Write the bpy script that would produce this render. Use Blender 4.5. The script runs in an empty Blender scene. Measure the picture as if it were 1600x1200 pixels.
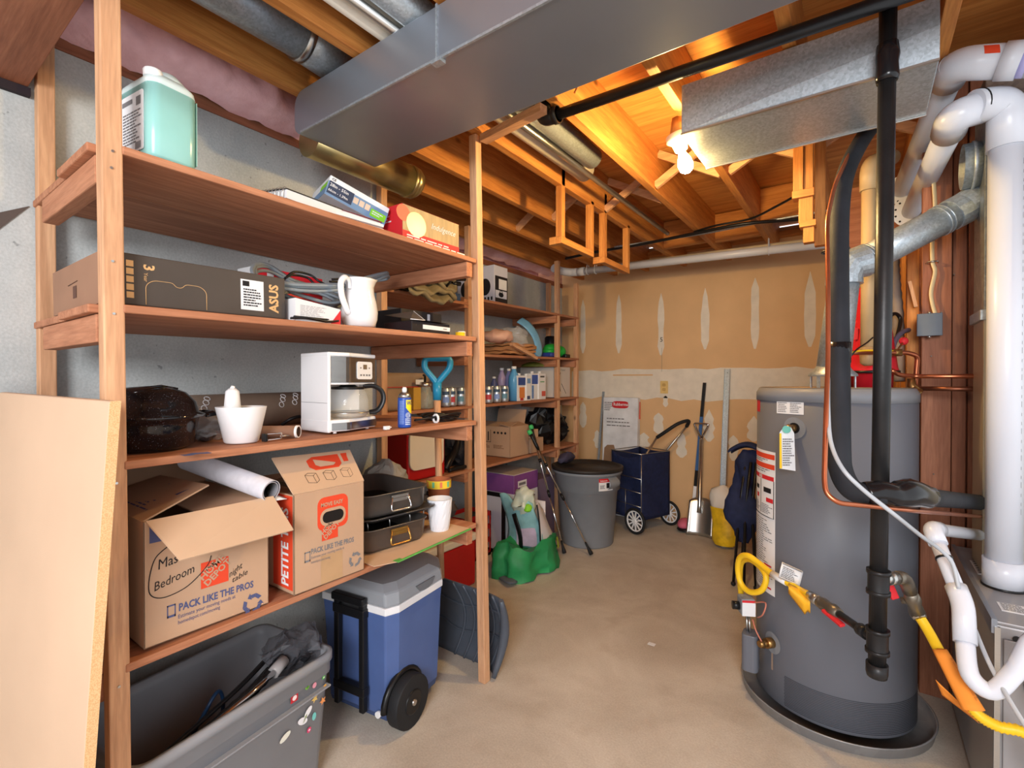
import bpy, math, random
from mathutils import Vector, Matrix, noise
random.seed(7)
S = bpy.context.scene
COL = S.collection

# ------------------------------------------------------------------ camera, world, big lights, exposure
FPX = 760.0; YAW = math.radians(35.74); PITCH = math.radians(0.45); CAM_H = 1.32
cam_d = bpy.data.cameras.new('camera'); cam = bpy.data.objects.new('camera', cam_d); COL.objects.link(cam)
cam.location = (0, 0, CAM_H); cam.rotation_euler = (math.pi/2 - PITCH, 0, YAW)
cam_d.sensor_width = 36; cam_d.lens = FPX/1600*36; cam_d.clip_start = .02
S.camera = cam
S.view_settings.view_transform = 'Standard'; S.view_settings.look = 'None'
S.view_settings.gamma = 1; S.view_settings.use_curve_mapping = False; S.view_settings.exposure = 0.68
W = bpy.data.worlds.new('world'); S.world = W; W.use_nodes = True
W.node_tree.nodes['Background'].inputs[0].default_value = (.90, .955, 1.0, 1)
W.node_tree.nodes['Background'].inputs[1].default_value = 0.95

def area_light(name, loc, target, size, power, color):
    l = bpy.data.lights.new(name, 'AREA'); l.shape = 'SQUARE'; l.size = size; l.energy = power; l.color = color
    o = bpy.data.objects.new(name, l); COL.objects.link(o); o.location = loc
    o.rotation_euler = (Vector(target)-Vector(loc)).to_track_quat('-Z', 'Y').to_euler()
    return o
area_light('room_light', (.55, -1.7, 2.0), (-.9, 2.5, 1.1), 1.1, 70, (.97, .985, 1))
BULB_STRENGTH = 660.0

# ------------------------------------------------------------------ measuring from the photograph: a pixel to a point on a known plane
_s, _c = math.sin(YAW), math.cos(YAW)
def ray(u, v):
    a = (u-800)/FPX; b = (600-v)/FPX
    f = math.cos(PITCH)+b*math.sin(PITCH); z = b*math.cos(PITCH)-math.sin(PITCH)
    return Vector((-_s*f+_c*a, _c*f+_s*a, z))
def P(u, v, X=None, Y=None, Z=None, d=None):
    r = ray(u, v)
    t = X/r.x if X is not None else Y/r.y if Y is not None else (Z-CAM_H)/r.z if Z is not None else d
    return Vector((r.x*t, r.y*t, CAM_H+r.z*t))

# ------------------------------------------------------------------ materials
def lin(c):
    return tuple(((x/255)/12.92 if x/255 <= .04045 else ((x/255+.055)/1.055)**2.4) for x in c)+(1,)
_m = {}
def _new(name):
    m = bpy.data.materials.new(name); m.use_nodes = True
    n = m.node_tree.nodes; b = n['Principled BSDF']
    return m, n, m.node_tree.links, b
def mat(name, col, rough=.6, metal=0, var=.12, scale=9, bump=0, bscale=60, spec=.4, alpha=1, trans=0, emit=0, stretch=(1, 1, 1), coat=0, ior=1.45):
    if name in _m: return _m[name]
    m, n, L, b = _new(name)
    c = lin(col)
    tc = n.new('ShaderNodeTexCoord'); mp = n.new('ShaderNodeMapping'); mp.inputs['Scale'].default_value = stretch
    L.new(tc.outputs['Object'], mp.inputs[0])
    nz = n.new('ShaderNodeTexNoise'); nz.inputs['Scale'].default_value = scale; nz.inputs['Detail'].default_value = 5
    L.new(mp.outputs[0], nz.inputs['Vector'])
    rp = n.new('ShaderNodeValToRGB'); rp.color_ramp.elements[0].position = .3; rp.color_ramp.elements[1].position = .7
    rp.color_ramp.elements[0].color = tuple(x*(1-var) for x in c[:3])+(1,)
    rp.color_ramp.elements[1].color = tuple(min(1, x*(1+var)) for x in c[:3])+(1,)
    L.new(nz.outputs['Fac'], rp.inputs[0]); L.new(rp.outputs[0], b.inputs['Base Color'])
    b.inputs['Roughness'].default_value = rough; b.inputs['Metallic'].default_value = metal
    b.inputs['Specular IOR Level'].default_value = spec; b.inputs['Alpha'].default_value = alpha
    b.inputs['Transmission Weight'].default_value = trans; b.inputs['IOR'].default_value = ior
    b.inputs['Coat Weight'].default_value = coat
    if emit:
        b.inputs['Emission Color'].default_value = c; b.inputs['Emission Strength'].default_value = emit
    if bump:
        n2 = n.new('ShaderNodeTexNoise'); n2.inputs['Scale'].default_value = bscale; n2.inputs['Detail'].default_value = 4
        L.new(mp.outputs[0], n2.inputs['Vector'])
        bp = n.new('ShaderNodeBump'); bp.inputs['Strength'].default_value = bump; bp.inputs['Distance'].default_value = .01
        L.new(n2.outputs['Fac'], bp.inputs['Height']); L.new(bp.outputs[0], b.inputs['Normal'])
    _m[name] = m
    return m
def wood(name, axis, ca, cb, cc=None, rough=.62, scale=1.0):
    """Grain that runs along one axis of the mesh; every board gets its own offset."""
    if name in _m: return _m[name]
    m, n, L, b = _new(name)
    tc = n.new('ShaderNodeTexCoord'); oi = n.new('ShaderNodeObjectInfo')
    sc = n.new('ShaderNodeVectorMath'); sc.operation = 'SCALE'; sc.inputs[0].default_value = (7.3, 5.1, 9.7)
    L.new(oi.outputs['Random'], sc.inputs['Scale'])
    ad = n.new('ShaderNodeVectorMath'); ad.operation = 'ADD'
    L.new(tc.outputs['Object'], ad.inputs[0]); L.new(sc.outputs[0], ad.inputs[1])
    mp = n.new('ShaderNodeMapping'); st = [1, 1, 1]; st['xyz'.index(axis)] = .07
    mp.inputs['Scale'].default_value = [q*scale for q in st]
    L.new(ad.outputs[0], mp.inputs[0])
    n1 = n.new('ShaderNodeTexNoise'); n1.inputs['Scale'].default_value = 28; n1.inputs['Detail'].default_value = 6; n1.inputs['Roughness'].default_value = .62; n1.inputs['Distortion'].default_value = .6
    n2 = n.new('ShaderNodeTexNoise'); n2.inputs['Scale'].default_value = 170; n2.inputs['Detail'].default_value = 3
    L.new(mp.outputs[0], n1.inputs['Vector']); L.new(mp.outputs[0], n2.inputs['Vector'])
    rp = n.new('ShaderNodeValToRGB'); e = rp.color_ramp.elements
    e[0].position = .32; e[0].color = lin(ca); e[1].position = .68; e[1].color = lin(cb)
    if cc: q = e.new(.5); q.color = lin(cc)
    L.new(n1.outputs['Fac'], rp.inputs[0])
    mx = n.new('ShaderNodeMix'); mx.data_type = 'RGBA'; mx.blend_type = 'MULTIPLY'; mx.inputs['Factor'].default_value = .35
    r2 = n.new('ShaderNodeValToRGB'); r2.color_ramp.elements[0].position = .35; r2.color_ramp.elements[0].color = (.55, .5, .45, 1); r2.color_ramp.elements[1].position = .6
    L.new(n2.outputs['Fac'], r2.inputs[0])
    L.new(rp.outputs[0], mx.inputs['A']); L.new(r2.outputs[0], mx.inputs['B']); L.new(mx.outputs['Result'], b.inputs['Base Color'])
    vk = n.new('ShaderNodeTexVoronoi'); vk.inputs['Scale'].default_value = 3.1*scale; mk = n.new('ShaderNodeMapping'); sk = [1, 1, 1]; sk['xyz'.index(axis)] = .55; mk.inputs['Scale'].default_value = sk
    L.new(ad.outputs[0], mk.inputs[0]); L.new(mk.outputs[0], vk.inputs['Vector'])
    rk = n.new('ShaderNodeValToRGB'); rk.color_ramp.elements[0].position = .018; rk.color_ramp.elements[0].color = (1, 1, 1, 1); rk.color_ramp.elements[1].position = .055; rk.color_ramp.elements[1].color = (0, 0, 0, 1)
    L.new(vk.outputs['Distance'], rk.inputs[0])
    kx = n.new('ShaderNodeMix'); kx.data_type = 'RGBA'; kx.inputs['B'].default_value = tuple(q*.35 for q in lin(ca)[:3])+(1,)
    L.new(rk.outputs[0], kx.inputs['Factor']); L.new(mx.outputs['Result'], kx.inputs['A']); L.new(kx.outputs['Result'], b.inputs['Base Color'])
    b.inputs['Roughness'].default_value = rough; b.inputs['Specular IOR Level'].default_value = .3
    bp = n.new('ShaderNodeBump'); bp.inputs['Strength'].default_value = .12; bp.inputs['Distance'].default_value = .004
    L.new(n2.outputs['Fac'], bp.inputs['Height']); L.new(bp.outputs[0], b.inputs['Normal'])
    _m[name] = m
    return m
def concrete(name, ca, cb, dark, rough=.8, pits=True, scale=1.0):
    if name in _m: return _m[name]
    m, n, L, b = _new(name)
    tc = n.new('ShaderNodeTexCoord')
    n1 = n.new('ShaderNodeTexNoise'); n1.inputs['Scale'].default_value = 1.7*scale; n1.inputs['Detail'].default_value = 8; n1.inputs['Roughness'].default_value = .6; n1.inputs['Distortion'].default_value = .5
    L.new(tc.outputs['Object'], n1.inputs['Vector'])
    rp = n.new('ShaderNodeValToRGB'); e = rp.color_ramp.elements
    e[0].position = .33; e[0].color = lin(ca); e[1].position = .66; e[1].color = lin(cb)
    L.new(n1.outputs['Fac'], rp.inputs[0])
    n2 = n.new('ShaderNodeTexNoise'); n2.inputs['Scale'].default_value = (26 if pits else 7)*scale; n2.inputs['Detail'].default_value = 3
    L.new(tc.outputs['Object'], n2.inputs['Vector'])
    r2 = n.new('ShaderNodeValToRGB'); r2.color_ramp.elements[0].position = .27 if pits else .25; r2.color_ramp.elements[0].color = (1, 1, 1, 1)
    r2.color_ramp.elements[1].position = .31 if pits else .45; r2.color_ramp.elements[1].color = (0, 0, 0, 1)
    L.new(n2.outputs['Fac'], r2.inputs[0])
    mx = n.new('ShaderNodeMix'); mx.data_type = 'RGBA'
    ma = n.new('ShaderNodeMath'); ma.operation = 'MULTIPLY'; ma.inputs[1].default_value = .6 if pits else .25
    L.new(r2.outputs[0], ma.inputs[0]); L.new(ma.outputs[0], mx.inputs['Factor'])
    L.new(rp.outputs[0], mx.inputs['A']); mx.inputs['B'].default_value = lin(dark)
    n3 = n.new('ShaderNodeTexNoise'); n3.inputs['Scale'].default_value = 140; n3.inputs['Detail'].default_value = 4
    L.new(tc.outputs['Object'], n3.inputs['Vector'])
    mm = n.new('ShaderNodeMix'); mm.data_type = 'RGBA'; mm.blend_type = 'OVERLAY'; mm.inputs['Factor'].default_value = .25
    L.new(mx.outputs['Result'], mm.inputs['A']); L.new(n3.outputs['Fac'], mm.inputs['B']); L.new(mm.outputs['Result'], b.inputs['Base Color'])
    b.inputs['Roughness'].default_value = rough; b.inputs['Specular IOR Level'].default_value = .3
    bp = n.new('ShaderNodeBump'); bp.inputs['Strength'].default_value = .12; bp.inputs['Distance'].default_value = .01
    L.new(n3.outputs['Fac'], bp.inputs['Height']); L.new(bp.outputs[0], b.inputs['Normal'])
    _m[name] = m
    return m
def galv(name, col, rough=.36, metal=.85, scale=60, var=.2):
    if name in _m: return _m[name]
    m, n, L, b = _new(name)
    tc = n.new('ShaderNodeTexCoord'); v = n.new('ShaderNodeTexVoronoi'); v.inputs['Scale'].default_value = scale
    nz = n.new('ShaderNodeTexNoise'); nz.inputs['Scale'].default_value = scale*.8; nz.inputs['Detail'].default_value = 5
    L.new(tc.outputs['Object'], v.inputs['Vector']); L.new(tc.outputs['Object'], nz.inputs['Vector'])
    mx = n.new('ShaderNodeMix'); mx.data_type = 'RGBA'; mx.inputs['Factor'].default_value = .5
    L.new(v.outputs['Color'], mx.inputs['A']); L.new(nz.outputs['Fac'], mx.inputs['B'])
    bw = n.new('ShaderNodeRGBToBW'); L.new(mx.outputs['Result'], bw.inputs[0])
    rp = n.new('ShaderNodeValToRGB'); c = lin(col); e = rp.color_ramp.elements
    e[0].position = .3; e[1].position = .7; e[0].color = tuple(x*(1-var) for x in c[:3])+(1,); e[1].color = tuple(min(1, x*(1+var)) for x in c[:3])+(1,)
    L.new(bw.outputs[0], rp.inputs[0]); L.new(rp.outputs[0], b.inputs['Base Color'])
    b.inputs['Metallic'].default_value = metal; b.inputs['Roughness'].default_value = rough
    _m[name] = m
    return m
def speckle(name, col, dots, rough=.25, scale=170, amount=.3):
    if name in _m: return _m[name]
    m, n, L, b = _new(name)
    tc = n.new('ShaderNodeTexCoord'); nz = n.new('ShaderNodeTexNoise'); nz.inputs['Scale'].default_value = scale; nz.inputs['Detail'].default_value = 1
    L.new(tc.outputs['Object'], nz.inputs['Vector'])
    rp = n.new('ShaderNodeValToRGB'); e = rp.color_ramp.elements
    e[0].position = 1-amount-.02; e[0].color = lin(col); e[1].position = 1-amount+.02; e[1].color = lin(dots)
    L.new(nz.outputs['Fac'], rp.inputs[0]); L.new(rp.outputs[0], b.inputs['Base Color'])
    b.inputs['Roughness'].default_value = rough
    _m[name] = m
    return m
def clear(name, tint=(255, 255, 255), alpha=.2, rough=.08):
    """Thin clear film or thin glass: a mix of transparent and glossy."""
    if name in _m: return _m[name]
    m, n, L, b = _new(name)
    b.inputs['Base Color'].default_value = lin(tint); b.inputs['Roughness'].default_value = rough
    b.inputs['Alpha'].default_value = alpha; b.inputs['Specular IOR Level'].default_value = .8
    _m[name] = m
    return m

# ------------------------------------------------------------------ mesh builder
class MB:
    def __init__(s): s.v = []; s.f = []; s.m = []; s.sm = []
    def add(s, vs, fs, m=0, smooth=False):
        o = len(s.v); s.v += [Vector(q) for q in vs]
        for f in fs: s.f.append(tuple(i+o for i in f)); s.m.append(m); s.sm.append(smooth)
        return s
    def box(s, x0, x1, y0, y1, z0, z1, m=0):
        vs = [(x, y, z) for z in (z0, z1) for y in (y0, y1) for x in (x0, x1)]
        return s.add(vs, [(0, 2, 3, 1), (4, 5, 7, 6), (0, 1, 5, 4), (2, 6, 7, 3), (0, 4, 6, 2), (1, 3, 7, 5)], m)
    def bar(s, p, q, w, h, up=(0, 0, 1), m=0):
        p, q = Vector(p), Vector(q); d = (q-p).normalized(); up = Vector(up)
        r = d.cross(up).normalized(); u = r.cross(d)
        r *= w/2; u *= h/2
        vs = [p-r-u, p+r-u, p+r+u, p-r+u, q-r-u, q+r-u, q+r+u, q-r+u]
        return s.add(vs, [(0, 3, 2, 1), (4, 5, 6, 7), (0, 1, 5, 4), (1, 2, 6, 5), (2, 3, 7, 6), (3, 0, 4, 7)][::1], m)
    def hexa(s, b, t, m=0):
        """b, t: four corners below and four above, in the same order."""
        return s.add(list(b)+list(t), [(3, 2, 1, 0), (4, 5, 6, 7), (0, 1, 5, 4), (1, 2, 6, 5), (2, 3, 7, 6), (3, 0, 4, 7)], m)
    def tube(s, pts, r, n=12, m=0, caps=True, closed=False, smooth=True, flat=None):
        pts = [Vector(p) for p in pts]; k = len(pts)
        rs = r if isinstance(r, list) else [r]*k
        ts = []
        for i in range(k):
            a = pts[i-1] if (i > 0 or closed) else pts[i]; b = pts[(i+1) % k] if (i < k-1 or closed) else pts[i]
            ts.append((b-a).normalized())
        t = ts[0]; u = t.orthogonal().normalized()
        if flat is not None: u = (Vector(flat)-t*t.dot(Vector(flat))).normalized()
        vs = []
        for i in range(k):
            u = (u-ts[i]*u.dot(ts[i])).normalized(); w = ts[i].cross(u)
            rr = rs[i]; ra, rb = rr if isinstance(rr, tuple) else (rr, rr)
            for j in range(n):
                a = 2*math.pi*j/n; vs.append(pts[i]+u*(ra*math.cos(a))+w*(rb*math.sin(a)))
        fs = []
        for i in range(k if closed else k-1):
            for j in range(n):
                a = i*n+j; b = i*n+(j+1) % n; c = ((i+1) % k)*n+(j+1) % n; d = ((i+1) % k)*n+j
                fs.append((a, b, c, d))
        s.add(vs, fs, m, smooth)
        if caps and not closed:
            o = len(s.v)-len(vs)
            s.f.append(tuple(o+j for j in range(n-1, -1, -1))); s.m.append(m); s.sm.append(False)
            s.f.append(tuple(o+(k-1)*n+j for j in range(n))); s.m.append(m); s.sm.append(False)
        return s
    def cyl(s, p, q, r, r2=None, n=20, m=0, caps=True):
        return s.tube([p, q], [r, r if r2 is None else r2], n, m, caps)
    def hollow(s, p, q, r, wall, n=20, m=0, mi=None):
        """An open pipe with a visible wall thickness."""
        p, q = Vector(p), Vector(q); mi = m if mi is None else mi
        s.tube([p, q], r, n, m, caps=False); d = (q-p).normalized()
        o = len(s.v)-2*n; s.tube([p, q], r-wall, n, mi, caps=False); i = len(s.v)-2*n
        for k in (0, 1):
            for j in range(n):
                s.f.append((o+k*n+j, o+k*n+(j+1) % n, i+k*n+(j+1) % n, i+k*n+j)); s.m.append(m); s.sm.append(False)
        return s
    def lathe(s, prof, c=(0, 0, 0), n=32, m=0, sx=1, sy=1, smooth=True, rot=0, caps=True):
        c = Vector(c); vs = []; fs = []; k = len(prof)
        for (r, z) in prof:
            for j in range(n):
                a = 2*math.pi*j/n+rot; vs.append(c+Vector((r*sx*math.cos(a), r*sy*math.sin(a), z)))
        for i in range(k-1):
            for j in range(n): fs.append((i*n+j, i*n+(j+1) % n, (i+1)*n+(j+1) % n, (i+1)*n+j))
        s.add(vs, fs, m, smooth); o = len(s.v)-len(vs)
        if caps and prof[0][0] > 1e-4: s.f.append(tuple(o+j for j in range(n-1, -1, -1))); s.m.append(m); s.sm.append(False)
        if caps and prof[-1][0] > 1e-4: s.f.append(tuple(o+(k-1)*n+j for j in range(n))); s.m.append(m); s.sm.append(False)
        return s
    def prism(s, poly, a, b, axis='z', m=0, smooth=False):
        """poly: 2-D outline, extruded from a to b along axis ('x': poly in y,z; 'y': poly in x,z; 'z': poly in x,y)."""
        f = {'z': lambda p, h: (p[0], p[1], h), 'x': lambda p, h: (h, p[0], p[1]), 'y': lambda p, h: (p[0], h, p[1])}[axis]
        n = len(poly); vs = [f(p, a) for p in poly]+[f(p, b) for p in poly]
        s.add(vs, [tuple(range(n-1, -1, -1)), tuple(range(n, 2*n))], m)
        o = len(s.v)-2*n
        for j in range(n):
            s.f.append((o+j, o+(j+1) % n, o+n+(j+1) % n, o+n+j)); s.m.append(m); s.sm.append(smooth)
        return s
    def surf(s, fn, nu, nv, m=0, thick=0, smooth=True, back=None):
        """A patch from fn(u, v); with thick it becomes a closed slab (offset along -normal)."""
        g = [[Vector(fn(i/nu, j/nv)) for j in range(nv+1)] for i in range(nu+1)]
        w = nv+1; fs = [(i*w+j, (i+1)*w+j, (i+1)*w+j+1, i*w+j+1) for i in range(nu) for j in range(nv)]
        s.add([p for r in g for p in r], fs, m, smooth)
        if thick:
            h = []
            for i in range(nu+1):
                for j in range(nv+1):
                    a = g[min(i+1, nu)][j]-g[max(i-1, 0)][j]; b = g[i][min(j+1, nv)]-g[i][max(j-1, 0)]
                    h.append(g[i][j]-a.cross(b).normalized()*thick)
            o = len(s.v); s.add(h, [tuple(reversed(f)) for f in fs], m if back is None else back, smooth); o0 = o-len(h)
            ring = [i*w for i in range(nu+1)]+[nu*w+j for j in range(1, w)]+[i*w+nv for i in range(nu-1, -1, -1)]+[j for j in range(nv-1, 0, -1)]
            for a, b in zip(ring, ring[1:]+ring[:1]):
                s.f.append((o0+b, o0+a, o+a, o+b)); s.m.append(m); s.sm.append(False)
        return s
    def ball(s, c, r, n=16, k=10, m=0):
        r = r if isinstance(r, (tuple, list)) else (r, r, r); c = Vector(c)
        vs = [c+Vector((0, 0, -r[2]))]; fs = []
        for i in range(1, k):
            b = -math.pi/2+math.pi*i/k
            for j in range(n):
                a = 2*math.pi*j/n; vs.append(c+Vector((r[0]*math.cos(b)*math.cos(a), r[1]*math.cos(b)*math.sin(a), r[2]*math.sin(b))))
        vs.append(c+Vector((0, 0, r[2]))); t = len(vs)-1
        for j in range(n): fs.append((0, 1+(j+1) % n, 1+j)); fs.append((t, t-n+j, t-n+(j+1) % n))
        for i in range(k-2):
            for j in range(n): fs.append((1+i*n+j, 1+i*n+(j+1) % n, 1+(i+1)*n+(j+1) % n, 1+(i+1)*n+j))
        return s.add(vs, fs, m, True)
    def xf(s, M, start=0):
        for i in range(start, len(s.v)): s.v[i] = M @ s.v[i]
        return s
    def bounds(s):
        return [(min(q[i] for q in s.v), max(q[i] for q in s.v)) for i in range(3)]
    def crumple(s, amp, scale, seed=0):
        for i, q in enumerate(s.v):
            s.v[i] = q+noise.noise_vector(q*scale+Vector((seed, seed*1.7, 0)))*amp
        return s

def rrect(w, h, r, n=4, cx=0, cy=0):
    out = []
    for (sx, sy, a0) in ((1, 1, 0), (-1, 1, 90), (-1, -1, 180), (1, -1, 270)):
        for i in range(n+1):
            a = math.radians(a0+90*i/n); out.append((cx+sx*(w/2-r)+r*math.cos(a), cy+sy*(h/2-r)+r*math.sin(a)))
    return out
def spline(pts, k=6, closed=False):
    pts = [Vector(p) for p in pts]; n = len(pts); out = []
    rng = range(n if closed else n-1)
    for i in rng:
        p0 = pts[i-1] if (i > 0 or closed) else pts[i]; p1 = pts[i]; p2 = pts[(i+1) % n]; p3 = pts[(i+2) % n] if (i+2 < n or closed) else pts[(i+1) % n]
        for j in range(k):
            t = j/k
            out.append(.5*((2*p1)+(p2-p0)*t+(2*p0-5*p1+4*p2-p3)*t*t+(3*p1-p0-3*p2+p3)*t**3))
    if not closed: out.append(pts[-1])
    return out
def fillet(pts, r, k=6):
    """A polyline with its inner corners rounded (pipe elbows)."""
    pts = [Vector(p) for p in pts]; out = [pts[0]]
    for i in range(1, len(pts)-1):
        a = (pts[i-1]-pts[i]); b = (pts[i+1]-pts[i]); rr = min(r, a.length*.48, b.length*.48)
        p = pts[i]+a.normalized()*rr; q = pts[i]+b.normalized()*rr
        for j in range(k+1):
            t = j/k; out.append((1-t)**2*p+2*t*(1-t)*pts[i]+t*t*q)
    out.append(pts[-1]); return out

# ------------------------------------------------------------------ objects
def empty(name, loc=(0, 0, 0), rotz=0, rot=None):
    o = bpy.data.objects.new(name, None); COL.objects.link(o); o.location = loc
    o.rotation_euler = rot if rot else (0, 0, rotz); o.empty_display_size = .05
    return o
def thing(name, label, cat, loc=(0, 0, 0), rotz=0, group=None, rot=None):
    o = empty(name, loc, rotz, rot); o['label'] = label; o['category'] = cat
    if group: o['group'] = group
    return o
def world_matrix(o):
    M = Matrix.LocRotScale(o.location, o.rotation_euler, o.scale)
    return world_matrix(o.parent) @ M if o.parent else M
def part(name, mb, mats, parent=None, local=False, bevel=0, label=None, subd=0):
    """One mesh object. Coordinates are the world's unless local=True (then the parent's)."""
    me = bpy.data.meshes.new(name)
    vs = mb.v
    if parent is not None and not local:
        I = world_matrix(parent).inverted(); vs = [I @ q for q in vs]
    me.from_pydata([tuple(q) for q in vs], [], mb.f)
    mats = mats if isinstance(mats, (list, tuple)) else [mats]
    for m in mats: me.materials.append(m)
    for i, p in enumerate(me.polygons): p.material_index = mb.m[i]; p.use_smooth = mb.sm[i]
    me.update()
    o = bpy.data.objects.new(name, me); COL.objects.link(o)
    if parent is not None: o.parent = parent
    if bevel:
        b = o.modifiers.new('bevel', 'BEVEL'); b.width = bevel; b.segments = 2; b.limit_method = 'ANGLE'; b.angle_limit = math.radians(40)
    if subd:
        d = o.modifiers.new('subsurf', 'SUBSURF'); d.levels = subd; d.render_levels = subd
    if label: o['label'] = label
    return o
def solo(name, mb, mats, label, cat, group=None, bevel=0, subd=0):
    """A thing that is one mesh; its origin goes to the middle of its base."""
    b = mb.bounds(); L = Vector(((b[0][0]+b[0][1])/2, (b[1][0]+b[1][1])/2, b[2][0]))
    for i in range(len(mb.v)): mb.v[i] = mb.v[i]-L
    o = part(name, mb, mats, None, bevel=bevel, subd=subd); o.location = L
    o['label'] = label; o['category'] = cat
    if group: o['group'] = group
    return o
def struct(name, mb, mats, parent=None, bevel=0):
    o = part(name, mb, mats, parent, bevel=bevel)
    if parent is None: o['kind'] = 'structure'
    return o
def dup(root, loc, rotz=None, label=None):
    r = root.copy(); COL.objects.link(r); r.location = loc
    if rotz is not None: r.rotation_euler = (0, 0, rotz)
    if label: r['label'] = label
    for ch in list(root.children):
        c = ch.copy(); COL.objects.link(c); c.parent = r
        for g in list(ch.children):
            d = g.copy(); COL.objects.link(d); d.parent = c
    return r
def text(body, size, m, parent, o, xd=(1, 0, 0), yd=(0, 0, 1), bold=.0, local=True, name='lettering', align='LEFT', sx=1, shear=0, space=1, warp=None):
    """Flat lettering: o = start of the base line, xd along the line, yd up."""
    cu = bpy.data.curves.new('t', 'FONT'); cu.body = body; cu.size = size; cu.offset = bold*size; cu.align_x = align; cu.shear = shear; cu.space_character = space; cu.resolution_u = 2
    ob = bpy.data.objects.new('t', cu); COL.objects.link(ob)
    dg = bpy.context.evaluated_depsgraph_get(); me0 = bpy.data.meshes.new_from_object(ob.evaluated_get(dg))
    xd, yd, o = Vector(xd).normalized(), Vector(yd).normalized(), Vector(o)
    mb = MB()
    f = warp if warp else (lambda x, y: o+xd*x*sx+yd*y)
    mb.add([f(q.co.x, q.co.y) for q in me0.vertices], [tuple(p.vertices) for p in me0.polygons])
    bpy.data.objects.remove(ob); bpy.data.curves.remove(cu); bpy.data.meshes.remove(me0)
    return part(name, mb, m, parent, local=local)
def lines(mb, o, xd, yd, w, h, rows, m=0, fill=.5, seed=0, ragged=True, warp=None):
    """Rows of small print too fine to read."""
    rnd = random.Random(seed); o, xd, yd = Vector(o), Vector(xd), Vector(yd)
    f = warp if warp else (lambda x, y: o+xd*x+yd*y)
    for i in range(rows):
        y1 = h-(i+.1)*h/rows; y0 = y1-fill*h/rows; x = 0; end = w*(rnd.uniform(.6, 1) if ragged else 1)
        while x < end:
            l = rnd.uniform(.06, .2)*w; e = min(end, x+l)
            mb.add([f(x, y0), f(e, y0), f(e, y1), f(x, y1)], [(0, 1, 2, 3)], m); x = e+.025*w
    return mb
def quad(mb, o, xd, yd, w, h, m=0):
    o, xd, yd = Vector(o), Vector(xd), Vector(yd)
    return mb.add([o, o+xd*w, o+xd*w+yd*h, o+yd*h], [(0, 1, 2, 3)], m)
R90 = math.pi/2      # shelf things: local x runs along the shelf (world +Y), local -y faces the room (world +X)

# ================================================================== MATERIALS IN USE
WP = [wood('post_wood_'+a, a, (186, 138, 102), (220, 174, 134), (205, 156, 118)) for a in 'xyz']
WS = [wood('plank_wood_'+a, a, (160, 104, 74), (194, 136, 102), (178, 120, 88), rough=.7) for a in 'xyz']
WJ = [wood('joist_wood_'+a, a, (176, 108, 52), (214, 148, 78), (196, 128, 64)) for a in 'xyz']
WR = [wood('old_board_'+a, a, (136, 84, 60), (174, 116, 86), (154, 98, 72)) for a in 'xyz']
M_ply = wood('plywood_sheet', 'x', (192, 122, 58), (226, 162, 88), (210, 142, 74), scale=.6)
M_wallc = concrete('wall_concrete', (160, 165, 166), (197, 200, 198), (98, 100, 100))
M_floor = concrete('floor_concrete', (176, 165, 152), (208, 200, 188), (150, 132, 114), rough=.55, pits=False)
M_dry = mat('drywall_paper', (220, 180, 134), .9, var=.05, scale=4, bump=.03)
M_mud = mat('joint_compound', (226, 216, 200), .95, var=.06, scale=14, bump=.05)
M_galv = galv('galvanised_sheet', (172, 182, 190), .42, .62, 150, .16)
M_galvd = mat('dull_duct_sheet', (150, 156, 166), .36, .65, var=.05, scale=3)
M_brass = mat('lacquered_duct_tube', (178, 160, 112), .3, .9, var=.1)
M_card = mat('cardboard', (184, 150, 122), .85, var=.06, scale=5, bump=.04)
M_cardin = mat('cardboard_inside', (204, 172, 142), .85, var=.05, scale=5)
M_white = mat('white_plastic', (232, 232, 234), .35, var=.02)
M_pvc = mat('pvc_plastic', (208, 211, 220), .28, var=.03, scale=3)
M_black = mat('black_plastic', (22, 22, 24), .35, var=.2)
M_rubber = mat('black_rubber', (30, 31, 34), .65, var=.2)
M_blackm = mat('black_iron', (38, 37, 38), .38, .3, var=.25, bump=.05)
M_foam = mat('pipe_foam', (34, 36, 42), .7, var=.25, bump=.12, bscale=25)
M_steel = mat('brushed_steel', (190, 188, 184), .28, .95, var=.06, stretch=(1, 1, 30), scale=12)
M_chrome = mat('chrome', (214, 214, 216), .12, 1, var=.03)
M_copper = mat('copper', (196, 116, 82), .3, .9, var=.15)
M_brassf = mat('brass_fitting', (168, 130, 80), .35, .9, var=.15)
M_paper = mat('white_paper', (226, 226, 228), .85, var=.03)
M_ink = mat('black_ink', (28, 26, 28), .8, var=.1)
M_grey_ink = mat('grey_ink', (120, 118, 120), .85, var=.05)
M_navy_ink = mat('navy_ink', (78, 84, 122), .85, var=.05)
M_orange = mat('orange_print', (218, 70, 38), .75, var=.05)
M_red = mat('red_plastic', (176, 26, 26), .4, var=.08)
M_redp = mat('red_print', (206, 40, 48), .6, var=.05)
M_yellow = mat('yellow_coating', (238, 192, 36), .4, var=.05)
M_tag = mat('orange_tag', (232, 140, 50), .8, var=.08)
M_greyp = mat('grey_plastic', (134, 138, 144), .45, var=.05, bump=.03, bscale=200)
M_heat = mat('heater_enamel', (102, 105, 114), .38, var=.04, scale=3)
M_green = mat('green_cloth', (44, 150, 92), .6, var=.15)
M_navy = mat('navy_cloth', (30, 40, 76), .75, var=.2, scale=30, bump=.1)
M_blue = mat('cooler_blue', (78, 100, 152), .45, var=.06)
M_cloth = mat('dark_cloth', (48, 46, 50), .9, var=.3, bump=.1)
M_bag = clear('clear_film', (235, 238, 240), .22)
M_glass = clear('clear_glass', (235, 240, 238), .16, .03)
M_ceram = mat('white_glaze', (228, 228, 230), .18, var=.02, coat=.4)

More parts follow.
